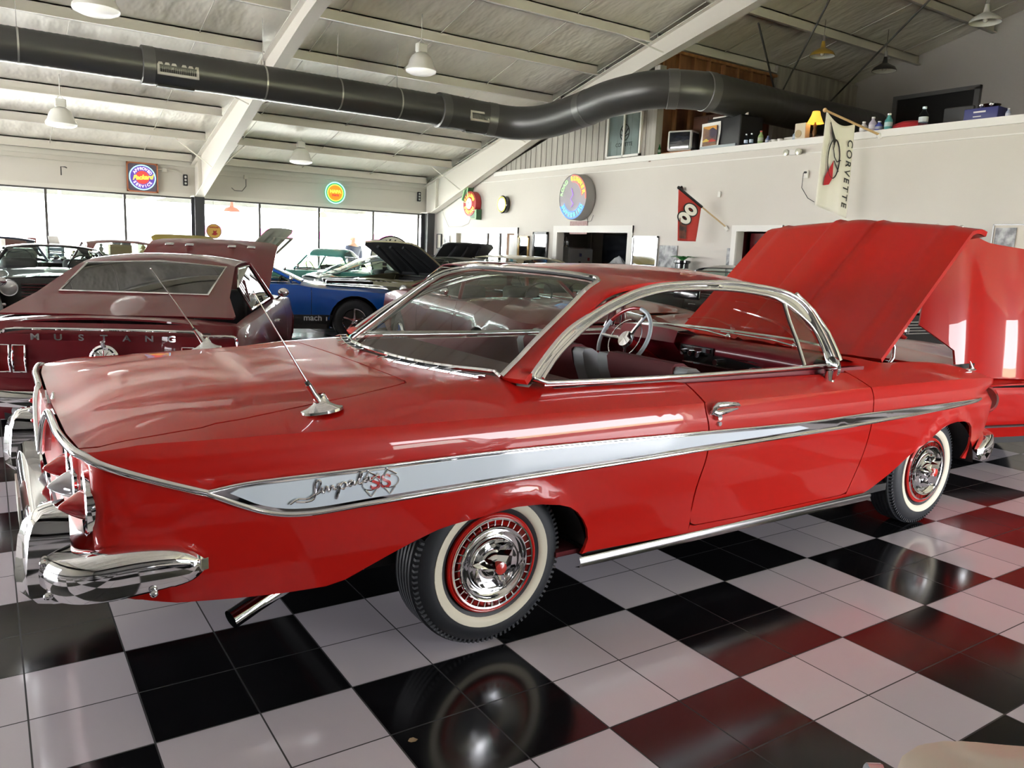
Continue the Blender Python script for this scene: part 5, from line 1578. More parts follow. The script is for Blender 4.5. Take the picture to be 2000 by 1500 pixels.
# ------------------------------------------------------------------ duct
path = [(-4.5, 10.1, 4.0), (-1, 10.1, 4.0), (3, 10.1, 4.0), (5.6, 10.1, 4.0), (6.5, 10.08, 3.97), (7.05, 9.8, 3.92), (7.35, 9.2, 3.93), (7.5, 8.4, 4.05), (7.55, 7.6, 4.16), (7.8, 6.85, 4.23), (8.4, 6.42, 4.24), (9.3, 6.32, 4.22), (11, 6.32, 4.2), (13.2, 6.32, 4.2)]
pp = catmull(path, 10)
duct = empty('air_duct', (2, 10.1, 4.0), 0, 'large dark grey spiral air duct bending under the ceiling into the loft', 'duct')
def L_(p): return (p[0] - 2, p[1] - 10.1, p[2] - 4.0)
DG = mat('duct_grey', (.085, .085, .083), .38, metal=.55, bump=(1, 1, 1, 3, .3, .01))
def seg(a, b_, r, nm, m=None, rr=None):
    q = [L_(p) for p in pp if a <= p[0] <= b_] if a is not None else rr
    b = MB(); b.tube(q, r, 28, cap=True)
    return b.build(nm, m or DG, duct)
i0 = [i for i, p in enumerate(pp) if p[0] >= .35][0]; i1 = [i for i, p in enumerate(pp) if p[0] >= 5.6][0]
b = MB()
def ribs(idx, r):
    # spiral seam ridges
    P = [Vector(L_(pp[i])) for i in idx]
    out = []; rad = []
    for a, c in zip(P[:-1], P[1:]):
        n = max(1, int((c - a).length / .045))
        for k in range(n):
            q = a.lerp(c, k / n); out.append(q); rad.append(r if k % 2 else r + .004)
    out.append(P[-1]); rad.append(r)
    return out, rad
q, r = ribs(range(0, i0 + 1), .235); b.tube(q, r, 32)
q, r = ribs(range(i0, i1 + 1), .265); b.tube(q, r, 32)
q, r = ribs(range(i1, len(pp)), .30); b.tube(q, r, 32)
b.build('duct_pipe', DG, duct)
for px_i, r in ((i0, .275), (i1, .31), (i1 + 12, .31), (i1 + 42, .31), (i1 + 64, .315), (i1 + 72, .315)):
    if px_i < len(pp) - 2:
        a, c = Vector(L_(pp[px_i])), Vector(L_(pp[px_i + 1])); d = (c - a).normalized()
        b = MB(); b.tube([a - d * .09, a - d * .08, a + d * .08, a + d * .09], [r - .02, r, r, r - .02], 32); b.build('duct_collar', mat('duct_collar', (.13, .13, .127), .35, metal=.5), duct)
for x, r in ((-1.0, .24), (2.35, .27), (3.6, .27), (4.7, .27)):
    b = MB(); b.tube([(x - 2 - .012, 0, 0), (x - 2 + .012, 0, 0)], r + .004, 32); b.build('hanger_strap', mat('strap_zinc', (.5, .5, .48), .35, metal=.8), duct)
    b = MB(); b.tube([(x - 2, 0, r), (x - 2, 0, rz(10.1) + .12 - 4.0)], .005, 5); b.build('hanger_rod', BRUSH, duct)
for x, r, w_ in ((1.02, .265, .29), (6.25, .30, .20)):
    Mv = Matrix.Translation((x - 2, -r * .93, -.06)) @ Matrix.Rotation(R_(-8), 4, 'X')
    b = MB()
    b.box(-w_, -.03, .055, w_, -.0, .09, Mv); b.box(-w_, -.03, -.09, w_, -.0, -.055, Mv); b.box(-w_, -.03, -.09, -w_ + .03, 0, .09, Mv); b.box(w_ - .03, -.03, -.09, w_, 0, .09, Mv)
    o = b.build('air_register', mat('register_cream', (.62, .60, .53), .5), duct)
    b = MB(); b.box(-w_ + .03, -.012, -.055, w_ - .03, 0, .055, Mv); b.build('register_back', BLACK, o)
    b = MB()
    for k in range(20): xx = -w_ + .04 + k * (2 * w_ - .08) / 19; b.box(xx - .002, -.022, -.055, xx + .002, -.01, .055, Mv)
    b.build('register_vanes', mat('register_vane', (.4, .39, .35), .5), o)
    b = MB(); b.box(-w_ * .9, -.09, -r - .02, w_ * .9, .05, -r + .01, Matrix.Translation((x - 2, -.0, 0))); b.build('damper', BLACK, duct)

# ------------------------------------------------------------------ high-bay lamps
def highbay(x, y, z, lab, r=.25):
    t = empty('pendant_lamp', (x, y, z), 0, lab, 'lamp', 'white high-bay lamps')
    b = MB(); b.lathe([(r * 1.02, -.03), (r * 1.0, .0), (r * .86, .05), (r * .78, .13), (r * .62, .20), (r * .34, .25), (.0, .26)], 32)
    b.build('shade', mat('lamp_white', (.72, .71, .67), .35), t)
    b = MB(); b.lathe([(r * 1.02, -.03), (r * .98, -.055), (r * .7, -.085), (.0, -.095)], 32)
    b.build('lens', mat('lamp_lens', (.85, .87, .85), .2, emis=(1, .98, .92), estr=.16, coat=.5), t)
    b = MB(); b.rbox(-.09, -.06, .26, .09, .06, .40, .02); b.tube([(-.05, 0, .40), (0, 0, .46), (.05, 0, .40)], .008, 6); b.build('ballast', mat('lamp_white', (.72, .71, .67), .35), t)
    b = MB(); b.tube([(0, 0, .45), (0, 0, rz(y) + .16 - z)], .008, 6); b.build('stem', mat('lamp_white', (.72, .71, .67), .35), t)
highbay(-.31, 7.5, 4.07, 'white high-bay lamp cut by the top edge of the photo at left')
highbay(-.27, 13.36, 3.42, 'white high-bay lamp below the duct at the far left')
highbay(4.58, 14.87, 3.35, 'white high-bay lamp nearest the window wall, right of the first rafter')
highbay(4.66, 9.1, 4.42, 'white high-bay lamp on a long stem above the duct in the middle')
def domelamp(x, y, z, c, lab, r=.22):
    t = empty('dome_lamp', (x, y, z), 0, lab, 'lamp', 'enamel dome lamps over the loft')
    b = MB(); b.lathe([(r, -.02), (r, 0), (r * .85, .05), (r * .45, .10), (r * .22, .13), (.035, .20), (.03, .24), (0, .25)], 32)
    b.build('shade', mat('enamel_' + lab.split()[0], c, .3, coat=.6), t)
    b = MB(); b.lathe([(r * .97, -.018), (r * .8, .03), (.04, .08), (0, .08)], 28); b.build('inner_shade', mat('enamel_in', (.75, .75, .68), .4), t)
    b = MB(); b.ball((0, 0, .02), .04); b.build('bulb', mat('bulb_off', (.6, .6, .55), .2), t)
    b = MB(); b.tube([(0, 0, .24), (0, 0, .34)], .03, 8); b.tube([(0, 0, .3), (0, 0, max(rz(y) + .10 - z, .4))], .007, 6); b.build('stem', BRUSH, t)
domelamp(11.4, 6.35, 5.28, (.35, .22, .03), 'mustard enamel dome lamp hanging over the loft duct')
domelamp(12.96, 6.09, 5.22, (.02, .02, .022), 'black enamel dome lamp with yellow emblem at upper right')
domelamp(11.09, 3.34, 5.19, (.5, .5, .46), 'pale enamel dome lamp at the top right corner')
for i, (a, c) in enumerate((((12.4, 8.0, 4.95), (9.0, 4.4, 5.6)), ((13.8, 7.9, 4.9), (10.2, 3.3, 5.75)), ((12.2, 8.0, 5.0), (9.2, 6.0, 5.35)))):
    b = MB(); b.tube([a, c], .018, 6)
    tag(b.build('conduit_pipe', mat('pipe_dark', (.10, .10, .10), .5)), ['long thin dark pipe under the loft roof, nearest the camera', 'long thin dark pipe under the loft roof, farthest right', 'short dark pipe crossing above the stud wall'][i], 'pipe')

# ------------------------------------------------------------------ neon signs over the windows
def ring(b, M, r, t, n=48): b.tube([M @ Vector((r * math.cos(a), r * math.sin(a), 0)) for a in np.linspace(0, 2 * PI, n, endpoint=False)], t, 6, True)
def disc(b, M, r, d, n=48): b.lathe([(r, -d), (r, 0), (0, 0)], n, M, smooth=False)
M = basis((1.57, 16.88, 2.81), (1, 0, 0), (0, 0, 1))
t = empty('neon_sign', (1.57, 16.9, 2.81), 0, 'square framed round neon sign reading Approved Packard Service over the windows', 'sign')
def rel(M, o): return Matrix.Translation(-Vector(o.location)) @ M
Mr = rel(M, t)
b = MB(); b.box(-.31, -.31, -.04, .31, .31, -.02, Mr); b.build('back_panel', mat('sign_plum', (.10, .07, .11), .4), t)
b = MB()
for x0, y0, x1, y1 in ((-.33, -.33, .33, -.30), (-.33, .30, .33, .33), (-.33, -.33, -.30, .33), (.30, -.33, .33, .33)): b.box(x0, y0, -.05, x1, y1, .0, Mr)
for sx in (-1, 1):
    for sy in (-1, 1): b.ball(Mr @ Vector((.29 * sx, .29 * sy, 0)), .02)
b.build('frame', mat('copper', (.35, .12, .06), .35, metal=.6), t)
b = MB(); disc(b, Mr @ Matrix.Translation((0, 0, -.012)), .265, .01); b.build('face', mat('sign_blue', (.05, .03, .16), .4, emis=(.10, .04, .35), estr=.3), t)
b = MB(); ring(b, Mr, .27, .012); b.build('neon_ring', glow('neon_cyan', (.35, .85, 1.0), 0.53), t)
b = MB(); disc(b, Mr @ Matrix.Translation((0, 0, -.004)), .145, .01); b.build('center_disc', glow('neon_red', (1.0, .06, .05), 0.26), t)
arctext('APPROVED', 'lettering', glow('neon_pink', (1.0, .75, .95), 0.26), t, Mr, .195, 155, 25, .085, bold=.004)
arctext('SERVICE', 'lettering', glow('neon_pink', (1.0, .75, .95), 0.26), t, Mr, .20, 205, 335, .085, flip=True, bold=.004)
text('Packard', 'lettering', glow('neon_yellow', (1.0, .78, .08), 0.37), t, Mr @ Matrix.Translation((0, .0, .012)) @ Matrix.Rotation(R_(6), 4, 'Z'), .14, .006, .006, shear=.4, sx=.95)
t = empty('neon_sign', (6.175, 16.9, 2.815), 0, 'round neon sign with green ring reading NAPA Parts over the windows', 'sign')
Mr = rel(basis((6.175, 16.88, 2.815), (1, 0, 0), (0, 0, 1)), t)
b = MB(); disc(b, Mr @ Matrix.Translation((0, 0, -.02)), .27, .04); b.build('face', mat('sign_green', (.03, .16, .06), .4, emis=(.03, .30, .10), estr=.4), t)
b = MB(); ring(b, Mr, .265, .014); b.build('neon_ring', glow('neon_cyan', (.35, .85, 1.0), 0.53), t)
b = MB(); ring(b, Mr, .205, .012); b.build('neon_inner_ring', glow('neon_amber', (1.0, .8, .1), 0.39), t)
b = MB(); disc(b, Mr @ Matrix.Translation((0, 0, -.006)), .19, .01); b.build('center_disc', glow('neon_orange', (1.0, .32, .02), 0.25), t)
text('NAPA', 'lettering', glow('neon_yellow', (1.0, .78, .08), 0.43), t, Mr @ Matrix.Translation((0, .03, .01)), .11, .004, .006, sx=1.05)
text('PARTS', 'lettering', glow('neon_red', (1.0, .06, .05), 0.26), t, Mr @ Matrix.Translation((0, -.065, .01)), .065, .004, .004)
# yellow round porcelain sign in the window
t = empty('round_sign', (3.12, 16.93, 1.68), 0, 'small round yellow sign with red figure hanging in the window beside the dark column', 'sign')
Mr = rel(basis((3.12, 16.9, 1.68), (1, 0, 0), (0, 0, 1)), t)
b = MB(); disc(b, Mr, .165, .02); b.build('face', mat('sign_yellow', (.80, .48, .08), .4), t)
b = MB(); ring(b, Mr, .168, .012); b.build('rim', mat('sign_rim', (.45, .25, .2), .4), t)
b = MB(); b.prism([(-.06, -.08), (.03, -.10), (.09, -.06), (.05, -.03), (.07, .03), (.02, .0), (-.02, .02), (-.01, -.04)], lambda x, y: Mr @ Vector((x, y, .004)), lambda x, y: Mr @ Vector((x, y, .0)))
b.build('red_mark', mat('sign_red', (.5, .02, .02), .5), t)
text('GASOLINE', 'lettering', mat('sign_red', (.5, .02, .02), .5), t, Mr @ Matrix.Translation((0, .09, .004)), .045, .002, .002)
b = MB(); b.tube([(0, 0, .17), (0, 0, .72)], .003, 4); b.build('cord', BLACK, t)
# small speakers, conduit, hook
for x, z, l in ((2.50, 2.83, 'small black speaker with white cones beside the first rafter foot'), (8.62, 2.90, 'small black speaker in the corner of the window wall')):
    t = empty('wall_speaker', (x, 16.95, z), 0, l, 'speaker')
    b = MB(); b.rbox(-.05, -.06, -.13, .05, .0, .13, .015); b.build('cabinet', BLACK, t)
    for k in (-.075, 0, .075):
        b = MB(); b.lathe([(.026, 0), (.02, .008), (0, .01)], 14, Matrix.Translation((0, -.062, k)) @ Matrix.Rotation(R_(90), 4, 'X')); b.build('cone', mat('cone_pale', (.6, .6, .58), .5), t)
b = MB(); b.tube([(XL, 16.93, 3.02), (2.3, 16.93, 3.03), (2.45, 16.93, 2.95)], .012, 6); b.tube([(3.0, 16.93, 3.02), (8.7, 16.93, 3.02)], .012, 6)
for x in (2.05, 3.9): b.rbox(x - .05, 16.89, 2.97, x + .05, 16.95, 3.07, .01)
tag(b.build('conduit', mat('conduit_cream', (.6, .58, .52), .5)), 'thin cream electrical conduit along the top of the window wall', 'conduit')
b = MB(); b.tube([(3.9, 16.92, 2.98), (3.9, 16.92, 2.80), (3.8, 16.9, 2.68), (3.62, 16.9, 2.68), (3.55, 16.9, 2.74)], .008, 6); tag(b.build('cable', DARK), 'loose cable hooking down from the conduit right of the first rafter', 'cable')
b = MB(); b.tube([(-.05, 16.9, 2.72), (-.05, 16.9, 2.9), (.03, 16.88, 2.9), (.06, 16.86, 2.88)], .012, 6); tag(b.build('wall_hook', DARK), 'small dark hook on the cream header at far left', 'hook')
# ------------------------------------------------------------------ right wall: signs
WX = 8.985
def onwall(y, z, d=0.): return basis((WX - d, y, z), (0, -1, 0), (0, 0, 1))
t = empty('neon_sign', (WX, 14.48, 2.68), 0, 'red round filling station neon sign with green arrow and clock on the right wall', 'sign')
Mr = rel(onwall(14.48, 2.66), t)
b = MB(); b.lathe([(.31, 0), (.31, .16), (0, .16)], 40, Mr, smooth=False); b.build('can', mat('sign_can_red', (.42, .015, .02), .35, coat=.5), t)
b = MB()
b.prism([(-.42, .10), (-.20, .02), (-.05, .12), (-.12, .32), (-.05, .48), (-.24, .42)], lambda x, y: Mr @ Vector((x, y, .15)), lambda x, y: Mr @ Vector((x, y, .0)))
b.prism([(.16, -.16), (.34, -.14), (.34, -.40), (.05, -.38), (.02, -.30)], lambda x, y: Mr @ Vector((x, y, .15)), lambda x, y: Mr @ Vector((x, y, .0)))
b.build('arrow', mat('sign_dark_green', (.05, .14, .06), .4), t)
b = MB()
b.tube([Mr @ Vector((x, y, .17)) for x, y in [(-.40, .10), (-.20, .03), (-.07, .12), (-.13, .32), (-.08, .45), (-.24, .40)]], .010, 6, True)
b.tube([Mr @ Vector((x, y, .17)) for x, y in [(.17, -.17), (.32, -.16), (.32, -.38), (.06, -.36)]], .010, 6)
b.build('neon_arrow', glow('neon_green', (.55, 1.0, .45), 0.25), t)
b = MB(); b.lathe([(.13, 0), (.13, .03), (0, .03)], 32, Mr @ Matrix.Translation((0, 0, .16))); o = b.build('clock_face', mat('clock_white', (.8, .8, .78), .4, emis=(1, 1, 1), estr=.3), t)
b = MB(); b.tube([Mr @ Vector((0, 0, .2)), Mr @ Vector((.05, .05, .2))], .006, 5); b.tube([Mr @ Vector((0, 0, .2)), Mr @ Vector((-.02, .08, .2))], .005, 5); b.build('hands', BLACK, o)
b = MB(); ring(b, Mr @ Matrix.Translation((0, 0, .18)), .15, .008); b.build('neon_ring', glow('neon_red', (1.0, .06, .05), 0.26), t)
arctext('FILLING', 'lettering', glow('neon_amber', (1.0, .8, .1), 0.39), t, Mr @ Matrix.Translation((0, 0, .17)), .215, 165, 20, .11, bold=.006)
arctext('STATION', 'lettering', glow('neon_amber', (1.0, .8, .1), 0.39), t, Mr @ Matrix.Translation((0, 0, .17)), .22, 195, 335, .11, flip=True, bold=.006)
b = MB(); b.tube([(WX - .01, 14.6, 2.36), (WX - .01, 14.75, 2.18), (WX - .01, 15.1, 2.10), (WX - .01, 15.8, 2.09), (WX - .01, 16.1, 2.4), (WX - .01, 16.3, 2.7)], .006, 5); tag(b.build('cable', mat('cable_grey', (.35, .34, .32), .5)), 'thin grey cable running from the filling station sign to the corner', 'cable')
t = empty('wall_clock', (WX, 13.03, 2.61), 0, 'round black wall clock with glowing yellow ring and white face', 'clock')
Mr = rel(onwall(13.03, 2.61), t)
b = MB(); b.lathe([(.20, 0), (.21, .10), (.19, .12), (0, .12)], 36, Mr); b.build('case', BLACKG, t)
b = MB(); ring(b, Mr @ Matrix.Translation((0, 0, .12)), .175, .009); b.build('neon_ring', glow('neon_amber', (1.0, .8, .1), 0.39), t)
b = MB(); b.lathe([(.15, 0), (.15, .006), (0, .006)], 32, Mr @ Matrix.Translation((0, 0, .12))); o = b.build('face', mat('clock_face_blue', (.7, .75, .85), .4, emis=(.75, .82, 1), estr=.4), t)
b = MB(); b.tube([Mr @ Vector((0, 0, .135)), Mr @ Vector((.06, .04, .135))], .006, 5); b.tube([Mr @ Vector((0, 0, .135)), Mr @ Vector((-.02, .10, .135))], .005, 5); b.build('hands', mat('hands_purple', (.25, .1, .3), .4), o)
t = empty('neon_sign', (WX, 10.12, 2.68), 0, 'large oval can neon sign reading Runner and Superbird in yellow and blue', 'sign')
Mr = rel(onwall(10.12, 2.68), t)
b = MB(); b.lathe([(.47, 0), (.47, .22), (.455, .235)], 56, Mr); b.build('can', mat('can_grey', (.30, .29, .28), .4), t)
b = MB(); b.lathe([(.455, .225), (0, .225)], 56, Mr, smooth=False); b.build('face', mat('sign_face_pale', (.36, .33, .36), .5), t)
b = MB(); b.tube([Mr @ Vector((.44 * math.cos(a), .44 * math.sin(a), .24)) for a in np.linspace(R_(-5), R_(95), 24)], .010, 6); b.tube([Mr @ Vector((.31 * math.cos(a), .31 * math.sin(a), .24)) for a in np.linspace(R_(5), R_(95), 24)], .007, 6); b.build('neon_red_arc', glow('neon_salmon', (1.0, .16, .12), 0.43), t)
b = MB(); b.tube([Mr @ Vector((.44 * math.cos(a), .44 * math.sin(a), .24)) for a in np.linspace(R_(205), R_(335), 24)], .010, 6); b.tube([Mr @ Vector((.30 * math.cos(a), .30 * math.sin(a), .24)) for a in np.linspace(R_(205), R_(335), 24)], .007, 6); b.build('neon_blue_arc', glow('neon_blue', (.12, .30, 1.0), 0.49), t)
arctext('RUNNER', 'lettering', glow('neon_yellow', (1.0, .78, .08), 0.37), t, Mr @ Matrix.Translation((0, 0, .24)), .375, 105, 8, .12, bold=.003)
arctext('ROAD', 'lettering', glow('neon_green', (.25, 1.0, .30), 0.21), t, Mr @ Matrix.Translation((0, 0, .24)), .375, 178, 118, .12, bold=.002)
arctext('SUPERBIRD', 'lettering', glow('neon_cyan2', (.15, .75, 1.0), 0.39), t, Mr @ Matrix.Translation((0, 0, .24)), .37, 205, 335, .12, flip=True, bold=.002)
b = MB(); b.tube([Mr @ Vector(p) for p in [(-.05, .18, .24), (.02, .05, .24), (-.06, -.04, .24), (.04, -.14, .24), (-.02, -.2, .24)]], .008, 6); b.build('neon_squiggle', glow('neon_violet', (.45, .2, .9), 0.26), t)
b = MB(); b.tube([(WX - .02, 9.86, 2.26), (WX - .04, 9.80, 2.18), (WX - .04, 9.7, 2.2), (WX - .02, 9.66, 2.32)], .005, 5); tag(b.build('cable', DARK), 'loop of dark cable under the oval neon sign', 'cable')

def picture(name, y0, y1, z0, z1, frame, face, lab, cat='picture', d=.03, fw=.03, extra=None, x=None):
    t = empty(name, (x or WX, (y0 + y1) / 2, (z0 + z1) / 2), 0, lab, cat)
    h, k = (y1 - y0) / 2, (z1 - z0) / 2
    b = MB(); b.box(-d, -h, -k, 0, h, -k + fw); b.box(-d, -h, k - fw, 0, h, k); b.box(-d, -h, -k, 0, -h + fw, k); b.box(-d, h - fw, -k, 0, h, k); b.build('frame', frame, t)
    b = MB(); b.box(-d * .5, -h + fw, -k + fw, -d * .2, h - fw, k - fw); b.build('picture_face', face, t)
    return t
MIRR = mat('mirror_face', (.75, .77, .78), .03, 1.0)
PRINT = mat('print_grey', (.45, .46, .46), .4, noise=(1, 1, 1, 9), two=(.12, .12, .13))
PHOTO = mat('photo_glass', (.38, .36, .34), .12, noise=(1, 1, 1, 6), two=(.20, .10, .09), coat=1)
picture('wall_mirror', 11.96, 12.40, 1.05, 1.875, mat('gold_frame', (.42, .26, .09), .35, metal=.4), MIRR, 'tall gold framed mirror on the right wall beside the office window', 'mirror', fw=.04)
picture('wall_mirror', 11.22, 11.80, .95, 1.97, mat('black_frame', (.03, .022, .02), .35), MIRR, 'tall black framed mirror left of the pantry opening', 'mirror', fw=.055)
picture('wall_mirror', 7.72, 8.42, 1.0, 1.905, mat('silver_frame', (.6, .6, .6), .25, metal=.8), MIRR, 'silver framed mirror right of the pantry opening', 'mirror', fw=.03)
picture('poster', 7.22, 7.68, 1.15, 1.74, PRINT, PRINT, 'grey printed poster beside the silver mirror', 'poster', d=.008, fw=.01)
picture('poster', 9.86, 10.45, 1.93, 2.20, mat('poster_maroon', (.25, .11, .11), .5), mat('poster_maroon2', (.27, .13, .13), .5, noise=(1, 1, 1, 30), two=(.35, .22, .2)), 'small maroon poster under the oval neon sign', 'poster', d=.006, fw=.01)
picture('poster', 5.98, 6.05, 1.25, 1.72, PRINT, PRINT, 'narrow photo strip beside the red door casing', 'poster', d=.006, fw=.005)
p = picture('picture', 1.0, 1.80, 1.25, 2.10, mat('thin_frame', (.3, .3, .3), .4, metal=.5), mat('mat_board', (.62, .58, .50), .6), 'framed display of car photographs at the right edge of the photo', 'picture', d=.025, fw=.015)
for k in range(3):
    b = MB(); b.box(-.03, .12, .14 - k * .27 - .0, -.02, .36, .38 - k * .27); b.build('photograph', PRINT, p)
picture('picture', 1.95, 2.5, 1.45, 1.95, mat('dark_frame', (.05, .05, .055), .3), mat('blue_print', (.16, .20, .30), .15, noise=(1, 1, 1, 5), two=(.45, .5, .55), coat=1), 'dark framed blue picture in the gap between the two red hoods', 'picture')
picture('poster', 16.2, 16.45, 1.5, 1.9, mat('dark_frame', (.05, .05, .055), .3), mat('mat_board', (.62, .58, .50), .6), 'small black framed certificate near the corner column', 'picture', fw=.02)
picture('poster', 15.75, 16.05, 1.45, 1.85, PRINT, PRINT, 'small grey print beside the office window casing', 'poster', d=.006, fw=.01)
picture('poster', 15.98, 16.4, 1.0, 1.45, PRINT, mat('red_print', (.45, .12, .10), .5, noise=(1, 1, 1, 7), two=(.6, .55, .5)), 'red and cream poster low beside the corner column', 'poster', d=.006, fw=.01)
picture('poster', 15.5, 15.88, 1.0, 1.42, PRINT, mat('yellow_print', (.55, .40, .08), .5, noise=(1, 1, 1, 7), two=(.25, .12, .05)), 'yellow poster low under the office window', 'poster', d=.006, fw=.01)
# office window glass with greenery outside beyond, wooden cabinet, notes
b = MB(); b.box(9.04, 13.32, .86, 9.05, 15.36, 1.93); w = struct(b.build('window_20', WGLASS))
b = MB(); b.box(9.02, 13.86, .86, 9.07, 13.92, 1.93); b.box(9.02, 13.28, .86, 9.07, 13.34, 1.93); b.build('mullion', mat('bronze_frame', (.05, .045, .04), .4), w)
t = empty('cabinet', (9.35, 13.1, .4), 0, 'brown wooden cabinet side seen at the right of the office window', 'cabinet')
b = MB(); b.box(-.15, -.16, -.4, .35, .16, 1.6); b.build('body', mat('wood_brown', (.30, .14, .06), .5, noise=(1, 1, .2, 5), two=(.2, .09, .04)), t)
t = empty('notice_board', (9.05, 12.75, 1.45), 0, 'white board with taped papers and a blue tag in the office opening', 'board')
b = MB(); b.box(0, -.16, -.55, .03, .16, .45); b.build('panel', WHITE, t)
b = MB()
for k in range(5): b.box(-.004, -.11 + (k % 2) * .10, .30 - k * .14, 0, -.02 + (k % 2) * .10, .40 - k * .14)
b.build('notes', mat('paper', (.72, .72, .70), .7), t)
b = MB(); b.prism([(-.05, -.3), (.06, -.3), (.06, -.1), (.03, -.04), (-.02, -.04), (-.05, -.1)], lambda y, z: (-.012, y, z), lambda y, z: (-.004, y, z)); b.build('blue_tag', mat('tag_cyan', (.12, .42, .5), .5), t)
b = MB(); b.box(9.1, 14.95, 1.0, 9.2, 15.3, 1.9); tag(b.build('curtain', mat('curtain_brown', (.22, .17, .10), .9, bump=(1, 12, .1, 3, .8, .03))), 'brown curtain gathered at the left of the office window', 'curtain')
# pantry: fridge with lantern, screen
t = empty('refrigerator', (9.95, 11.6, 0), 0, 'grey refrigerator with magnets inside the pantry opening', 'refrigerator')
b = MB(); b.rbox(-.34, -.36, 0, .34, .36, 1.66, .03); b.build('body', mat('fridge_grey', (.42, .42, .42), .35), t)
b = MB(); b.rbox(-.37, -.37, .02, -.34, .37, 1.1, .01); b.rbox(-.37, -.37, 1.12, -.34, .37, 1.66, .01); b.rbox(-.33, -.385, .1, .33, -.36, 1.64, .01); b.build('door', mat('fridge_door', (.46, .46, .45), .35), t)
for k in range(7):
    b = MB(); b.box(-.30 + (k * .37) % .5, -.392, 1.0 + (k * .23) % .55, -.24 + (k * .37) % .5, -.386, 1.07 + (k * .23) % .55); b.build('magnet', mat('magnet_%d' % (k % 3), ((.05, .05, .05), (.4, .05, .05), (.1, .1, .3))[k % 3], .5), t)
t = empty('lantern', (9.75, 11.55, 1.66), 0, 'small metal lantern standing on the grey refrigerator', 'lantern')
b = MB(); b.lathe([(.07, 0), (.07, .03), (.05, .05), (.06, .12), (.05, .2), (.03, .24), (.05, .26), (0, .28)], 18); b.tube([(-.06, 0, .1), (-.08, 0, .25), (0, 0, .34), (.08, 0, .25), (.06, 0, .1)], .004, 5); b.build('body', BRUSH, t)
b = MB(); b.lathe([(.045, .06), (.055, .12), (.045, .18)], 16); b.build('globe', mat('lantern_glow', (.9, .88, .8), .2, emis=(1, .95, .85), estr=1.0), t)
t = empty('television', (10.86, 10.9, 1.62), 0, 'black television screen on the grey pantry wall', 'television')
b = MB(); b.rbox(-.05, -.62, -.36, .0, .62, .40, .02); b.build('case', BLACKG, t)
b = MB(); b.box(-.055, -.58, -.26, -.05, .58, .37); b.build('screen', mat('screen_dark', (.012, .014, .018), .12, noise=(1, 1, 3, 3), two=(.03, .035, .045), coat=1), t)
b = MB(); b.box(-.056, -.58, -.34, -.05, .58, -.27); b.build('lower_band', mat('screen_red', (.05, .004, .006), .3), t)
b = MB(); b.tube([(10.85, 12.0, 2.6), (10.85, 12.0, 1.5)], .012, 6); b.rbox(10.8, 11.96, 1.5, 10.87, 12.04, 1.62, .01); tag(b.build('switch_conduit', mat('conduit_cream', (.6, .58, .52), .5)), 'vertical conduit with switch box on the pantry wall', 'conduit')
b = MB()
rows = []
rnd = random.Random(4)
for i in range(9):
    rows.append([(9.12 + .25 * j / 7, 8.75 + .75 * i / 8, 1.30 + .20 * math.exp(-((i - 4) / 2.4) ** 2 - ((j - 3.5) / 2.6) ** 2) + rnd.uniform(-.015, .03) * (0 < i < 8)) for j in range(8)])
b.grid(rows, False, False); b.box(9.1, 8.7, 1.24, 9.4, 9.6, 1.30)
tag(b.build('plastic_wrap', mat('clear_plastic', (.5, .52, .54), .15, spec=.8)), 'crumpled clear plastic on the pantry counter ledge', 'plastic')
b = MB(); b.box(9.18, 8.6, .8, 9.6, 10.86, .86); b.box(9.5, 8.6, 0, 9.55, 10.8, .8); tag(b.build('counter', mat('counter_grey', (.3, .3, .3), .5)), 'grey counter inside the pantry opening', 'counter')
# gas pump with green globe holder
t = empty('display_pump', (8.72, 6.82, 0), 0, 'black cylindrical display pump topped with green leaves below the number 8 flag', 'pump')
b = MB(); b.lathe([(.16, 0), (.16, .05), (.12, .08), (.12, 1.42), (.15, 1.44), (.15, 1.48), (0, 1.48)], 24); b.build('cylinder', BLACKG, t)
for k in (.9, 1.1, 1.3):
    b = MB(); b.lathe([(.123, k), (.128, k + .01), (.128, k + .03), (.123, k + .04)], 24); b.build('chrome_band', CHROME, t)
b = MB()
for k in range(9):
    a = 2 * PI * k / 9
    b.grid([[(.02 * math.cos(a), .02 * math.sin(a), 1.48), (.02 * math.cos(a + .5), .02 * math.sin(a + .5), 1.48)], [(.13 * math.cos(a - .25), .13 * math.sin(a - .25), 1.56), (.13 * math.cos(a + .4), .13 * math.sin(a + .4), 1.55)], [(.24 * math.cos(a + .05), .24 * math.sin(a + .05), 1.53), (.25 * math.cos(a + .1), .25 * math.sin(a + .1), 1.53)]], False, True)
b.build('leaves', mat('leaf_green', (.03, .28, .05), .4), t)
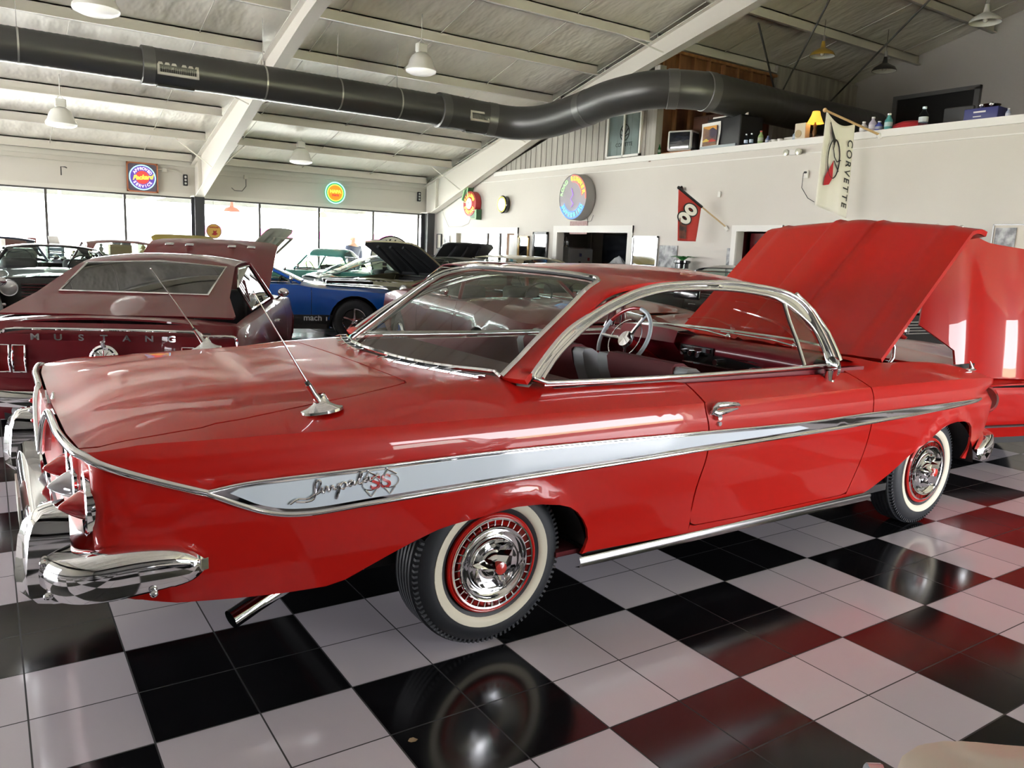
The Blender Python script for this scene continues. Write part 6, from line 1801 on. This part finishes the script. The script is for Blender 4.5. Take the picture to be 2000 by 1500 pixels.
# ------------------------------------------------------------------ flags
t = empty('flag', (8.97, 6.12, 2.08), 0, 'red number 8 racing flag on a black and tan pole on the right wall', 'flag')
A = Vector((0, 0, 0)); E = Vector((-.75, .42, .60))
b = MB(); b.tube([A, A.lerp(E, .52)], .014, 8); b.build('pole', mat('pole_tan', (.5, .36, .2), .5), t)
b = MB(); b.tube([A.lerp(E, .50), E], .022, 8); b.ball(E, .028); b.build('pole_sleeve', BLACK, t)
b = MB(); b.tube([(.03, -.03, -.06), (0, 0, 0)], .03, 8); b.build('bracket', WHITE, t)
def cloth(P0, P1, drop, n=14, m=20, amp=.03, taper=0., seed=1, gather=0.):
    rows = []
    for j in range(m + 1):
        v = j / m; row = []
        for i in range(n + 1):
            u = i / n
            p = P0.lerp(P1, u * (1 - gather * v) + gather * v * .5)
            w = amp * (.3 + v) * (math.sin(u * 9 + seed + v * 1.5) + .5 * math.sin(u * 17 + v * 3))
            row.append((p.x + w * .6, p.y + w * .3, p.z - drop[0] * v * (1 - u) - drop[1] * v * u))
        rows.append(row)
    return rows
rows = cloth(A.lerp(E, .52), E, (.62, .84), amp=.018, gather=.25)
b = MB(); b.grid(rows); fl = b.build('flag_cloth', mat('flag_red', (.50, .045, .035), .8), t)
sol = fl.modifiers.new('s', 'SOLIDIFY'); sol.thickness = .004
du = Vector(rows[0][-1]) - Vector(rows[0][0])
yv = Vector((0, 0, 1))
c8 = Vector(rows[8][8]); n8 = Vector((-.49, -.87, 0)); px8 = (A - E).normalized(); py8 = n8.cross(px8).normalized()
if py8.z < 0: py8 = -py8
for nm, m8, k8, off in (('number_outline', BLACK, .022, .026), ('number', mat('flag_white', (.82, .80, .72), .8), 0, .032)):
    b = MB()
    for sg in (-1, 1):
        cc = c8 + py8 * (.085 * sg) + n8 * off
        ou = [cc + px8 * ((.115 + k8) * math.cos(a)) + py8 * ((.085 + k8) * math.sin(a)) for a in np.linspace(0, 2 * PI, 25)]
        inn = [cc + px8 * ((.050 - k8) * math.cos(a)) + py8 * ((.026 - k8 * .6) * math.sin(a)) for a in np.linspace(0, 2 * PI, 25)]
        b.grid([ou, inn], False, False)
    b.build(nm, m8, t)
b = MB(); b.grid([[tuple(Vector(rows[j][i]) + Vector((-.012, -.022, 0))) for i in range(8, 14)] for j in range(11, 20)]); b.build('printed_car', mat('flag_print', (.22, .06, .035), .7, noise=(1, 1, 1, 9), two=(.05, .03, .03)), t)
# white corvette flag
t = empty('flag', (8.97, 3.50, 3.34), 0, 'white Corvette flag with black and red emblem hanging from a wooden pole', 'flag')
E = Vector((-.75, .36, .27))
b = MB(); b.tube([A, E], .017, 8); b.ball(E, .030); b.build('pole', mat('pole_wood', (.55, .36, .17), .5), t)
b = MB(); b.tube([(.03, -.03, -.05), (0, 0, 0)], .035, 8); b.build('bracket', WHITE, t)
F0_, F1_ = A.lerp(E, .44), A.lerp(E, .97)
rows = []
for j in range(27):
    v = j / 26; row = []
    for i in range(15):
        u = i / 14
        p = F0_.lerp(F1_, u)
        sag = .10 * math.sin(PI * u) * (1 - v) ** 2
        w = .016 * (.3 + v) * (math.sin(u * 8 + 1 + v * 2) + .4 * math.sin(u * 19))
        wid = 1 + .10 * v
        c_ = F0_.lerp(F1_, .5); p = c_ + (p - c_) * wid
        row.append((p.x + w, p.y + w * .5, p.z - sag - 1.28 * v * (1 if True else 1) + (.14 * (u - .5) * 0)))
    rows.append(row)
b = MB(); b.grid(rows); fl = b.build('flag_cloth', mat('flag_white', (.82, .80, .72), .8), t)
sol = fl.modifiers.new('s', 'SOLIDIFY'); sol.thickness = .004
cdir = (F1_ - F0_).normalized(); nrm = cdir.cross(Vector((0, 0, 1))).normalized()
if nrm.x > 0 or nrm.y > 0: nrm = -nrm if nrm.dot(Vector((-1, -1, 0))) < 0 else nrm
o0 = F0_.lerp(F1_, .5) + nrm * .03
# lettering runs downwards and reads in reverse: the back of the flag faces the room
Mt = Matrix(((0, 0, 0, 0),) * 4)
xax = Vector((0, 0, -1)); yax = -cdir
zax = xax.cross(yax)
Mt = Matrix(((xax.x, yax.x, zax.x, 0), (xax.y, yax.y, zax.y, 0), (xax.z, yax.z, zax.z, 0), (0, 0, 0, 1)))
def flagpt(a, d, off=0.): # a along the width (0 = wall side), d down
    return F0_.lerp(F1_, a) + nrm * (.022 + off) + Vector((0, 0, -d))
BK = mat('flag_black', (.03, .03, .03), .8); RD = mat('flag_mark_red', (.5, .02, .03), .8)
P0 = flagpt(.12, .70)
text('CORVETTE', 'lettering', BK, t, Matrix.Translation(P0) @ Mt @ Matrix.Diagonal((1, 1, 1, 1)), .115, .002, .001, space=1.35, sx=1.3)
b = MB(); b.tube([flagpt(.62 + .20 * math.cos(a) , .58 + .26 * math.sin(a)) for a in np.linspace(0, 2 * PI, 40, endpoint=False)], .008, 4, True)
b.tube([flagpt(.85, .13), flagpt(.72, .25), flagpt(.62, .33), flagpt(.66, .45), flagpt(.60, .55), flagpt(.5, .60), flagpt(.38, .56)], .007, 4); b.tube([flagpt(.60, .60), flagpt(.42, .72)], .007, 4)
b.prism([(.86, .10), (.70, .26), (.60, .34), (.66, .40), (.78, .27)], lambda a, d: flagpt(a, d), lambda a, d: flagpt(a, d, .003))
b.build('emblem_black', BK, t)
b = MB(); b.prism([(.62, .60), (.86, .86), (.88, .98), (.70, .94), (.60, .84)], lambda a, d: flagpt(a, d, .002), lambda a, d: flagpt(a, d, .005)); b.build('emblem_red', RD, t)
# small wall fittings
t = empty('emergency_light', (8.97, 4.87, 3.20), 0, 'white twin-head emergency light high on the right wall', 'lamp')
b = MB(); b.rbox(-.06, -.06, -.045, 0, .06, .045, .015); b.build('housing', WHITE, t)
for s_ in (-1, 1):
    b = MB(); b.lathe([(.045, 0), (.05, .03), (.045, .045), (0, .05)], 16, Matrix.Translation((-.03, .11 * s_, 0)) @ Matrix.Rotation(R_(-90), 4, 'Y')); b.build('lamp_head', mat('lamp_glass2', (.6, .6, .5), .15, metal=.3), t)
t = empty('wall_outlet', (8.98, 4.62, 2.86), 0, 'white wall outlet with black plug beside the white flag', 'outlet')
b = MB(); b.rbox(-.02, -.04, -.06, 0, .04, .06, .008); b.build('plate', WHITE, t)
b = MB(); b.rbox(-.05, -.02, .01, -.02, .02, .04, .008); b.tube([(-.05, .02, .02), (-.03, .04, -.2), (-.02, -.08, -.36), (-.02, -.2, -.42)], .005, 5); b.build('plug', BLACK, t)
t = empty('wall_outlet', (8.98, 6.32, 2.62), 0, 'blank white outlet on the right wall above the number 8 flag bracket', 'outlet')
b = MB(); b.rbox(-.02, -.03, -.05, 0, .03, .05, .008); b.build('plate', WHITE, t)
b = MB(); b.ball((8.93, 7.18, 2.70), .075, 14, 10, (.6, .55, 1.3)); tag(b.build('wall_bell', BLACKG), 'dark oval wall fitting behind the top of the number 8 flag', 'fitting')
# ------------------------------------------------------------------ loft things along the parapet top (z 3.40)
LZ = 3.40
def bottle(x, y, h, c, lab, cap=(.8, .8, .8), r=.033, trans=False, cat='bottle', group=None):
    t = empty('bottle', (x, y, LZ), 0, lab, cat, group)
    b = MB(); b.lathe([(0, 0), (r, .0), (r, h * .55), (r * .95, h * .62), (r * .45, h * .80), (r * .38, h * .9)], 16); b.build('bottle_body', glassmat('bottle_clear', (.70, .80, .88)) if trans else mat('bottle_' + lab.split()[0] + lab.split()[1], c, .25), t)
    b = MB(); b.lathe([(r * .45, h * .9), (r * .45, h), (0, h)], 12); b.build('cap', mat('cap_%d%d' % (int(cap[0] * 9), int(cap[2] * 9)), cap, .4), t)
    b = MB(); b.lathe([(r * 1.02, h * .25), (r * 1.02, h * .5)], 16); b.build('bottle_label', mat('lab_' + lab.split()[0], tuple(min(1, k * .6 + .3) for k in c), .5), t)
bottle(9.1, 8.0, .20, (.02, .12, .03), 'dark green glass bottle at the corner post of the loft', cap=(.1, .3, .1))
t = empty('television', (9.32, 7.62, 3.46), R_(20), 'white old box television standing on the loft shelf', 'television')
b = MB(); b.rbox(-.16, -.24, 0, .2, .24, .36, .03); b.build('case', mat('tv_white', (.6, .6, .57), .4), t)
b = MB(); b.rbox(-.17, -.20, .03, -.15, .20, .33, .03); b.rbox(-.12, -.25, .04, .14, -.235, .32, .02); b.build('screen', mat('screen_dark', (.012, .014, .018), .12, coat=1), t)
b = MB(); b.box(9.15, 7.25, 3.40, 9.6, 8.0, 3.45); b.box(9.2, 7.3, 3.28, 9.5, 7.9, 3.40); tag(b.build('shelf', STUD), 'low wooden shelf under the white box television', 'shelf')
t = empty('cabinet', (9.75, 7.2, 3.28), 0, 'dark brown cabinet behind the white box television in the loft', 'cabinet')
b = MB(); b.rbox(-.2, -.35, 0, .3, .42, .82, .01); b.build('body', mat('dark_wood', (.06, .025, .015), .4), t)
b = MB(); b.rbox(-.215, -.33, .05, -.2, .03, .78, .01); b.rbox(-.215, .05, .05, -.2, .40, .78, .01); b.build('door', mat('dark_wood2', (.075, .03, .018), .35), t)
t = empty('mini_refrigerator', (9.42, 6.55, LZ), R_(-6), 'black mini refrigerator with a car poster on its front', 'refrigerator')
b = MB(); b.rbox(-.22, -.42, 0.0, .3, .42, .55, .03); b.build('body', mat('fridge_black', (.008, .008, .009), .5), t)
t2 = MB(); t2.grid([[(-.245 - .01 * math.sin(v * 7), .03 + .48 * u + .02 * (1 - v), -.02 + .50 * v) for u in np.linspace(0, 1, 6)] for v in np.linspace(0, 1, 6)]); t2.build('poster_sheet', mat('poster_white', (.72, .71, .66), .6), t)
b = MB(); b.box(-.266, .09, .09, -.256, .45, .42); b.build('poster_print', mat('poster_print', (.05, .035, .06), .4, noise=(1, 1, 1, 3), two=(.30, .15, .05)), t)
def toycar(b, y, z, s_):
    b.prism([(-.10 * s_, 0), (.10 * s_, 0), (.105 * s_, .02), (.05 * s_, .032), (.02 * s_, .05), (-.03 * s_, .05), (-.055 * s_, .03), (-.10 * s_, .025)], lambda a, c_: (-.270, y + a, z + c_), lambda a, c_: (-.266, y + a, z + c_))
b = MB(); toycar(b, .21, .15, 1); b.build('printed_red_car', mat('print_red', (.45, .03, .02), .5), t)
b = MB(); toycar(b, .36, .16, .8); b.build('printed_yellow_car', mat('print_yellow', (.6, .42, .05), .5), t)
b = MB(); b.prism([(.10, .34), (.20, .39), (.30, .36), (.44, .40), (.44, .42), (.10, .42)], lambda a, c_: (-.2695, a, c_), lambda a, c_: (-.266, a, c_)); b.build('printed_trees', mat('print_orange', (.6, .28, .04), .5), t)
b = MB(); b.rbox(9.3, 6.62, 3.95, 9.5, 6.92, 3.99, .015); tag(b.build('folded_cloth', WHITE), 'folded white cloth at the left on top of the black mini refrigerator', 'cloth')
b = MB(); b.rbox(9.3, 6.25, 3.95, 9.5, 6.55, 3.985, .015); tag(b.build('folded_cloth', WHITE), 'folded white cloth in the middle on top of the black mini refrigerator', 'cloth')
b = MB(); b.lathe([(0, 0), (.03, 0), (.035, .11), (.03, .11), (0, .11)], 14, Matrix.Translation((9.3, 6.16, 3.95))); tag(b.build('paper_cup', WHITE), 'white paper cup on the right end of the black mini refrigerator', 'cup')
b = MB(); b.box(9.12, 6.2, 3.40, 9.2, 7.0, 3.47); tag(b.build('plastic_sheet', mat('sheet_pale', (.4, .46, .48), .4)), 'pale blue sheet under the car poster', 'sheet')
bottle(9.13, 5.98, .20, (.35, .5, .7), 'clear blue water bottle, left of the pair beside the mini refrigerator', trans=True)
bottle(9.13, 5.87, .20, (.35, .5, .7), 'clear blue water bottle, right of the pair beside the mini refrigerator', trans=True)
bottle(9.13, 5.68, .22, (.30, .42, .18), 'green and red labelled sauce bottle on the parapet', cap=(.6, .1, .1), r=.045)
bottle(9.15, 5.55, .13, (.12, .16, .30), 'blue and white tin on the parapet beside the sauce bottle', cap=(.2, .2, .4), r=.04)
b = MB()
for y in (5.42, 5.30): b.lathe([(0, 0), (.035, 0), (.05, .05), (.045, .05), (.03, .01), (0, .01)], 16, Matrix.Translation((9.15, y, LZ)))
for i, y in enumerate((5.42, 5.30)):
    b = MB(); b.lathe([(0, 0), (.035, 0), (.05, .06), (.045, .06), (.03, .01), (0, .01)], 16, Matrix.Translation((9.15, y, LZ))); b.tube([(9.12, y + .04, LZ + .02), (9.10, y + .07, LZ + .03), (9.12, y + .045, LZ + .05)], .006, 5)
    tag(b.build('cup', WHITE), 'small white cup on the parapet, %s of the two' % ('left' if i == 0 else 'right'), 'cup')
b = MB(); b.rbox(9.2, 4.98, LZ, 9.45, 5.45, LZ + .05, .015); b.rbox(9.22, 5.0, LZ + .05, 9.42, 5.3, LZ + .09, .015); tag(b.build('paper_stack', WHITE), 'low stack of papers and a towel on the parapet left of the lamp', 'papers')
bottle(9.15, 5.14 - .12, .16, (.30, .36, .45), 'grey blue can between the papers and the ornamental box', r=.045)
t = empty('ornamental_box', (9.16, 4.92, LZ), 0, 'cream ornamental clock box beside the lit table lamp', 'box')
b = MB(); b.rbox(-.05, -.10, 0, .07, .10, .26, .012); b.build('box_body', mat('box_cream', (.6, .55, .42), .5), t)
b = MB(); b.lathe([(.055, 0), (.058, .012), (0, .014)], 20, Matrix.Translation((-.05, .02, .10)) @ Matrix.Rotation(R_(-90), 4, 'Y')); b.build('medallion', mat('medal_tan', (.4, .3, .15), .4), t)
t = empty('table_lamp', (9.2, 4.72, LZ), 0, 'small table lamp with glowing amber shade on the parapet', 'lamp')
b = MB(); b.lathe([(0, 0), (.06, 0), (.055, .02), (.02, .05), (.035, .11), (.018, .17), (.03, .2), (.012, .24), (.012, .30), (0, .30)], 18); b.build('lamp_base', mat('lamp_bronze', (.12, .06, .02), .3, metal=.5), t)
b = MB(); b.lathe([(.13, .24), (.11, .27), (.07, .36), (.055, .42)], 8); b.build('lamp_shade', mat('shade_amber', (.7, .35, .05), .6, emis=(1.0, .42, .05), estr=.4), t)
b = MB(); b.ball((0, 0, .33), .03); b.build('bulb', glow('bulb_warm', (1, .7, .3), 6), t)
# right-hand loft things
for y, h, c, lab in ((3.86, .17, (.5, .5, .5), 'white tub on the parapet, leftmost of four right of the white flag'), (3.72, .22, (.5, .45, .55), 'tall pale canister on the parapet, second of four'), (3.62, .15, (.08, .10, .40), 'blue tub on the parapet, third of four'), (3.48, .24, (.08, .30, .30), 'teal canister with white lid on the parapet, rightmost of four')):
    bottle(9.15, y, h, c, lab, r=.055, cat='canister')
b = MB(); b.rbox(9.1, 3.4, LZ, 9.3, 3.95, LZ + .03, .01); tag(b.build('tray', mat('tray_grey', (.25, .22, .2), .5)), 'low grey tray under the tubs on the parapet', 'tray')
b = MB(); b.lathe([(0, .14), (.12, .135), (.22, .10), (.26, .06), (.25, .05), (.28, .0)], 24, Matrix.Translation((9.35, 3.28, LZ)) @ Matrix.Diagonal((.8, 1, 1, 1))); tag(b.build('bin_lid', mat('lid_red', (.5, .03, .04), .4)), 'red plastic lid lying on the parapet before the dark doorway', 'lid')
bottle(9.15, 2.98, .27, (.4, .5, .55), 'large clear water bottle right of the red lid', trans=True, r=.06, cap=(.7, .8, .9))
t = empty('storage_box', (9.2, 2.2, LZ), 0, 'blue cardboard box with white print on the parapet at right', 'box')
b = MB(); b.rbox(-.1, -.2, 0, .15, .22, .16, .01); b.build('box_body', mat('box_blue', (.025, .03, .16), .5), t)
text('WINDEX', 'lettering', WHITE, t, basis((-.102, .05, .11), (0, -1, 0), (0, 0, 1)), .05, .001, .001) if False else None
b = MB(); b.box(-.103, -.05, .10, -.1, .10, .12); b.box(-.103, 0, .05, -.1, .10, .06); b.build('white_print', WHITE, t)
t = empty('skillet', (9.2, 2.15, LZ + .16), 0, 'black pan with chrome clips on top of the blue box', 'pan')
b = MB(); b.lathe([(0, 0), (.10, 0), (.12, .04), (.11, .04), (.09, .01), (0, .01)], 24); b.build('pan_body', BLACKG, t)
b = MB(); b.ball((-.1, .06, .03), .03); b.ball((-.1, -.06, .03), .03); b.build('clip', CHROME, t)
bottle(9.15, 1.90, .12, (.35, .38, .5), 'small white capped bottle right of the blue box', r=.03)
t = empty('office_chair', (9.6, 2.75, 3.28), 0, 'dark chair back just showing left of the blue box on the loft', 'chair')
b = MB(); b.rbox(-.03, -.2, .20, .03, .2, .42, .02); b.build('backrest', DARK, t)
b = MB(); b.tube([(0, 0, 0), (0, 0, .25)], .02, 8); b.build('post', DARK, t)
# loft sliding window with banner behind
t = empty('sliding_window', (9.0, 8.9, 3.84), 0, 'white sliding window in the panelled loft wall with a grey winged banner inside', 'window')
b = MB()
for y0, z0, y1, z1 in ((-.50, -.42, .50, -.38), (-.50, .38, .50, .42), (-.50, -.42, -.46, .42), (.46, -.42, .50, .42), (-.02, -.42, .02, .42)): b.box(-.03, y0, z0, .02, y1, z1)
b.build('frame', WHITE, t)
b = MB(); b.box(-.005, -.46, -.38, .0, .46, .38); b.build('pane', glassmat('loft_pane', (.8, .85, .85), ior=1.4), t)
b = MB(); b.grid([[(.012 , -.46 + .92 * u, -.38 + .76 * v) for u in np.linspace(0, 1, 8)] for v in np.linspace(0, 1, 6)]); b.build('banner', mat('banner_grey', (.5, .5, .48), .8), t)
b = MB(); b.tube([(.006, .0 + .13 * math.cos(a), .05 + .15 * math.sin(a)) for a in np.linspace(0, 2 * PI, 30, endpoint=False)], .008, 5, True)
b.tube([(.006, -.12, .02), (.006, -.02, -.02), (.006, .10, .12)], .010, 5); b.tube([(.006, .12, .02), (.006, .02, -.02), (.006, -.10, .12)], .010, 5)
b.build('banner_emblem', BLACK, t)
text('CORVETTE', 'lettering', BLACK, t, basis((.005, 0, -.18), (0, -1, 0), (0, 0, 1)), .10, .001, .001)
# ------------------------------------------------------------------ round sign leaning by the windows
t = empty('round_sign', (7.6, 16.4, 1.15), 0, 'large round cream sign with TEXACO letters leaning behind the raised hoods', 'sign')
Mr = basis((0, 0, 0), (1, 0, 0), (0, .1, 1))
b = MB(); disc(b, Mr, .62, .03); b.build('face', mat('sign_cream', (.62, .60, .50), .4), t)
b = MB(); ring(b, Mr, .62, .018); b.build('rim', BLACK, t)
arctext('TEXACO', 'lettering', BLACK, t, Mr @ Matrix.Translation((0, 0, .006)), .44, 160, 20, .24, bold=.010)
b = MB(); b.prism([(.25 * (1 if k % 2 == 0 else .4) * math.sin(PI * k / 5), .25 * (1 if k % 2 == 0 else .4) * math.cos(PI * k / 5)) for k in range(10)], lambda x, y: Mr @ Vector((x, y, .01)), lambda x, y: Mr @ Vector((x, y, 0))); b.build('star', mat('sign_red', (.5, .02, .02), .5), t)
b = MB(); b.tube([(0, .1, -1.15), (0, 0.05, -.55)], .03, 8); b.box(-.3, -.2, -1.15, .3, .3, -1.10); b.build('stand', BLACK, t)
# ------------------------------------------------------------------ things by the left windows
t = empty('crate_stack', (-.95, 15.75, 0), R_(10), 'maroon and brown crate stack before the windows at far left', 'crate')
b = MB(); b.box(-.28, -.2, 0, .28, .2, .95); b.build('lower_crate', mat('crate_brown', (.16, .09, .06), .7, noise=(1, 1, 1, 7), two=(.3, .25, .22)), t)
b = MB(); b.box(-.28, -.2, .96, .28, .2, 1.14); b.build('middle_crate', mat('crate_grey', (.20, .15, .13), .6, noise=(1, 1, 1, 7), two=(.35, .3, .28)), t)
b = MB(); b.box(-.27, -.2, 1.15, .27, .2, 1.36); b.build('upper_crate', mat('crate_maroon', (.20, .05, .045), .6), t)
t = empty('drawer_tower', (-.32, 15.75, 0), R_(5), 'clear and black plastic drawer tower before the windows at left', 'drawers')
b = MB(); b.box(-.15, -.15, 0, .15, .15, .84)
for k in range(3): b.box(-.16, -.16, .84 + k * .12, .16, .16, .86 + k * .12)
b.box(-.16, -.16, 1.19, .16, .16, 1.21)
for sx in (-.15, .14): b.box(sx, -.15, .84, sx + .01, .15, 1.2)
b.build('tower_frame', BLACK, t)
for k in range(3):
    b = MB(); b.box(-.135, -.17, .87 + k * .12, .135, .12, .945 + k * .12); b.build('drawer', mat('drawer_blue', (.18, .22, .30), .15, coat=1), t)
t = empty('paper_display', (-.27, 15.78, 1.21), R_(5), 'white sheet standing on the plastic drawer tower', 'paper')
b = MB(); b.add([(-.13, 0, 0), (.07, 0, 0), (.03, .08, .20), (-.15, .08, .20), (-.13, .01, 0), (.07, .01, 0), (.03, .09, .20), (-.15, .09, .20)], [(0, 1, 2, 3), (7, 6, 5, 4), (0, 4, 5, 1), (1, 5, 6, 2), (2, 6, 7, 3), (3, 7, 4, 0)]); b.build('sheet', WHITE, t)
t = empty('cardboard_box', (1.0, 16.5, 0), 0, 'open tan cardboard box on a stand before the middle windows', 'box')
b = MB(); b.box(-.22, -.18, 1.05, .22, .18, 1.28); b.build('box_body', mat('cardboard', (.32, .22, .10), .8), t)
b = MB(); b.box(.04, -.17, 1.28, .20, .17, 1.38); b.ball((-.10, 0, 1.30), .06); b.ball((-.02, .05, 1.31), .05); b.build('contents', mat('contents_grey', (.08, .08, .10), .6), t)
b = MB(); b.box(-.25, -.2, 0, .25, .2, 1.05); b.build('stand', mat('stand_grey', (.15, .15, .15), .6), t)
def figurine(x, y, z, lab, c):
    t = empty('figurine', (x, y, 0), 0, lab, 'figurine')
    b = MB(); b.box(-.12, -.12, 0, .12, .12, z); b.build('stand', mat('stand_grey', (.15, .15, .15), .6), t)
    b = MB(); b.lathe([(.08, z), (.07, z + .03), (.03, z + .05), (.05, z + .12), (.02, z + .16), (0, z + .17)], 14); b.ball((0, 0, z + .19), .035); b.tube([(-.07, 0, z + .07), (0, 0, z + .12), (.07, 0, z + .09)], .012, 6); b.build('figure', mat('figure_' + lab.split()[0], c, .5), t)
figurine(1.45, 16.3, 1.13, 'golden winged trophy figurine before the left windows', (.35, .25, .08))
figurine(.60, 16.3, 1.07, 'grey small figurine left of the golden trophy', (.22, .22, .20))
t = empty('side_table', (.35, 16.35, 0), 0, 'brown low table with baskets behind the burgundy roof at left', 'table')
b = MB(); b.box(-.35, -.25, 1.0, .35, .25, 1.04)
for sx in (-.33, .31):
    for sy in (-.23, .21): b.box(sx, sy, 0, sx + .02, sy + .02, 1.0)
b.build('table_top', mat('wood_brown', (.30, .14, .06), .5), t)
b = MB(); b.rbox(-.3, -.2, 1.04, 0, .15, 1.12, .02); b.build('basket', mat('basket', (.20, .12, .05), .8), t)
# dry leaf on the tile
LX, LY = -.52, -1.253
b = MB(); b.add([(x * .45 + LX, y * .45 + LY, z * .5) for x, y, z in ((-.04, .01, .004), (-.02, .025, .010), (.005, .02, .012), (.03, -.005, .004), (.005, -.015, .002), (-.025, -.01, .003))], [(0, 1, 2, 3, 4, 5)])
b.v = [(x - .0, y, z) for x, y, z in b.v]
leaf = tag(b.build('dry_leaf', mat('leaf_tan', (.28, .20, .12), .7)), 'small dry tan leaf lying on a black tile in front of the car', 'leaf')
# ------------------------------------------------------------------ the person outside
def person(x, y, rzv):
    t = empty('person', (x, y, 0), rzv, 'bald person in a dark jacket with mustard front standing outside the windows', 'person')
    SK = mat('skin', (.48, .27, .19), .5)
    verts = [(0, 0, .95), (0, 0, 1.12), (0, 0, 1.32), (0, .01, 1.47), (0, .02, 1.55), (.0, .03, 1.63), (0, .02, 1.73),
             (.19, 0, 1.43), (.27, -.02, 1.18), (.20, .14, 1.02), (-.19, 0, 1.43), (-.28, .0, 1.18), (-.22, .16, 1.05),
             (.10, 0, .90), (.11, .01, .50), (.11, -.02, .09), (.12, .12, .04), (-.10, 0, .90), (-.11, .01, .50), (-.11, -.02, .09), (-.12, .12, .04)]
    ed = [(0, 1), (1, 2), (2, 3), (3, 4), (4, 5), (5, 6), (3, 7), (7, 8), (8, 9), (3, 10), (10, 11), (11, 12), (0, 13), (13, 14), (14, 15), (15, 16), (0, 17), (17, 18), (18, 19), (19, 20)]
    rad = [(.16, .12), (.16, .12), (.18, .13), (.12, .09), (.06, .06), (.085, .10), (.075, .085), (.07, .07), (.055, .055), (.04, .04), (.07, .07), (.055, .055), (.04, .04), (.10, .10), (.065, .065), (.045, .045), (.045, .035), (.10, .10), (.065, .065), (.045, .045), (.045, .035)]
    def skin(vs, es, rs, name, m, parent):
        me = bpy.data.meshes.new(name); me.from_pydata(vs, es, [])
        o = link(name, me, m, parent)
        md = o.modifiers.new('skin', 'SKIN'); 
        for v, r in zip(me.skin_vertices[0].data, rs): v.radius = r
        me.skin_vertices[0].data[0].use_root = True
        o.modifiers.new('sub', 'SUBSURF').levels = 2
        o.modifiers['sub'].render_levels = 2
        return o
    skin(verts, ed, rad, 'body', SK, t)
    jv = [(0, 0, .90), (0, 0, 1.12), (0, 0, 1.32), (0, .01, 1.48), (.19, 0, 1.42), (.27, -.02, 1.18), (.21, .12, 1.04), (-.19, 0, 1.42), (-.28, .0, 1.18), (-.23, .14, 1.07)]
    je = [(0, 1), (1, 2), (2, 3), (3, 4), (4, 5), (5, 6), (3, 7), (7, 8), (8, 9)]
    jr = [(.19, .15), (.19, .15), (.21, .155), (.14, .11), (.095, .095), (.075, .075), (.06, .06), (.095, .095), (.075, .075), (.06, .06)]
    skin(jv, je, jr, 'jacket', mat('jacket_navy', (.035, .045, .085), .8), t)
    tv = [(0, 0, .96), (.10, 0, .86), (.11, .01, .50), (.11, -.02, .12), (-.10, 0, .86), (-.11, .01, .50), (-.11, -.02, .12)]
    skin(tv, [(0, 1), (1, 2), (2, 3), (0, 4), (4, 5), (5, 6)], [(.17, .13), (.11, .11), (.08, .08), (.06, .06), (.11, .11), (.08, .08), (.06, .06)], 'trousers', mat('trousers', (.05, .06, .09), .8), t)
    b = MB(); b.rbox(-.10, .12, 1.02, .10, .165, 1.38, .03); b.build('shirt_front', mat('mustard_shirt', (.35, .25, .06), .8), t)
    b = MB(); b.ball((.03, .115, 1.66), .012); b.ball((-.03, .115, 1.66), .012); b.build('eyes', BLACK, t)
    b = MB(); b.tube([(0, .115, 1.66), (0, .14, 1.625), (0, .12, 1.615)], [.010, .014, .010], 6); b.ball((.09, .03, 1.65), .022, 8, 6, (.5, 1, 1.4)); b.ball((-.09, .03, 1.65), .022, 8, 6, (.5, 1, 1.4)); b.build('nose_and_ears', SK, t)
    b = MB(); b.rbox(-.03, .108, 1.575, .03, .118, 1.585, .004); b.build('mouth', mat('lips', (.35, .12, .10), .5), t)
    for s_ in (-1, 1):
        b = MB(); bx = .20 * s_ if s_ > 0 else -.22; by, bz = (.15, 1.02) if s_ > 0 else (.17, 1.05)
        b.ball((bx, by + .02, bz), .038, 10, 8, (1, 1.1, .6))
        for k in range(4): b.tube([(bx - .024 + .016 * k, by + .05, bz), (bx - .024 + .016 * k, by + .085 - .004 * abs(k - 1.5), bz - .012), (bx - .024 + .016 * k, by + .095, bz - .035)], [.009, .0085, .007], 6)
        b.tube([(bx - .03 * s_, by + .01, bz), (bx - .055 * s_, by + .04, bz + .005), (bx - .05 * s_, by + .065, bz)], [.010, .009, .008], 6)
        b.build('hand', SK, t)
    for s_ in (-1, 1):
        b = MB(); b.rbox(.115 * s_ - .05, -.08, -.04, .115 * s_ + .05, .19, .06, .04); b.build('shoe', BLACK, t)
person(7.35, 18.5, R_(20))
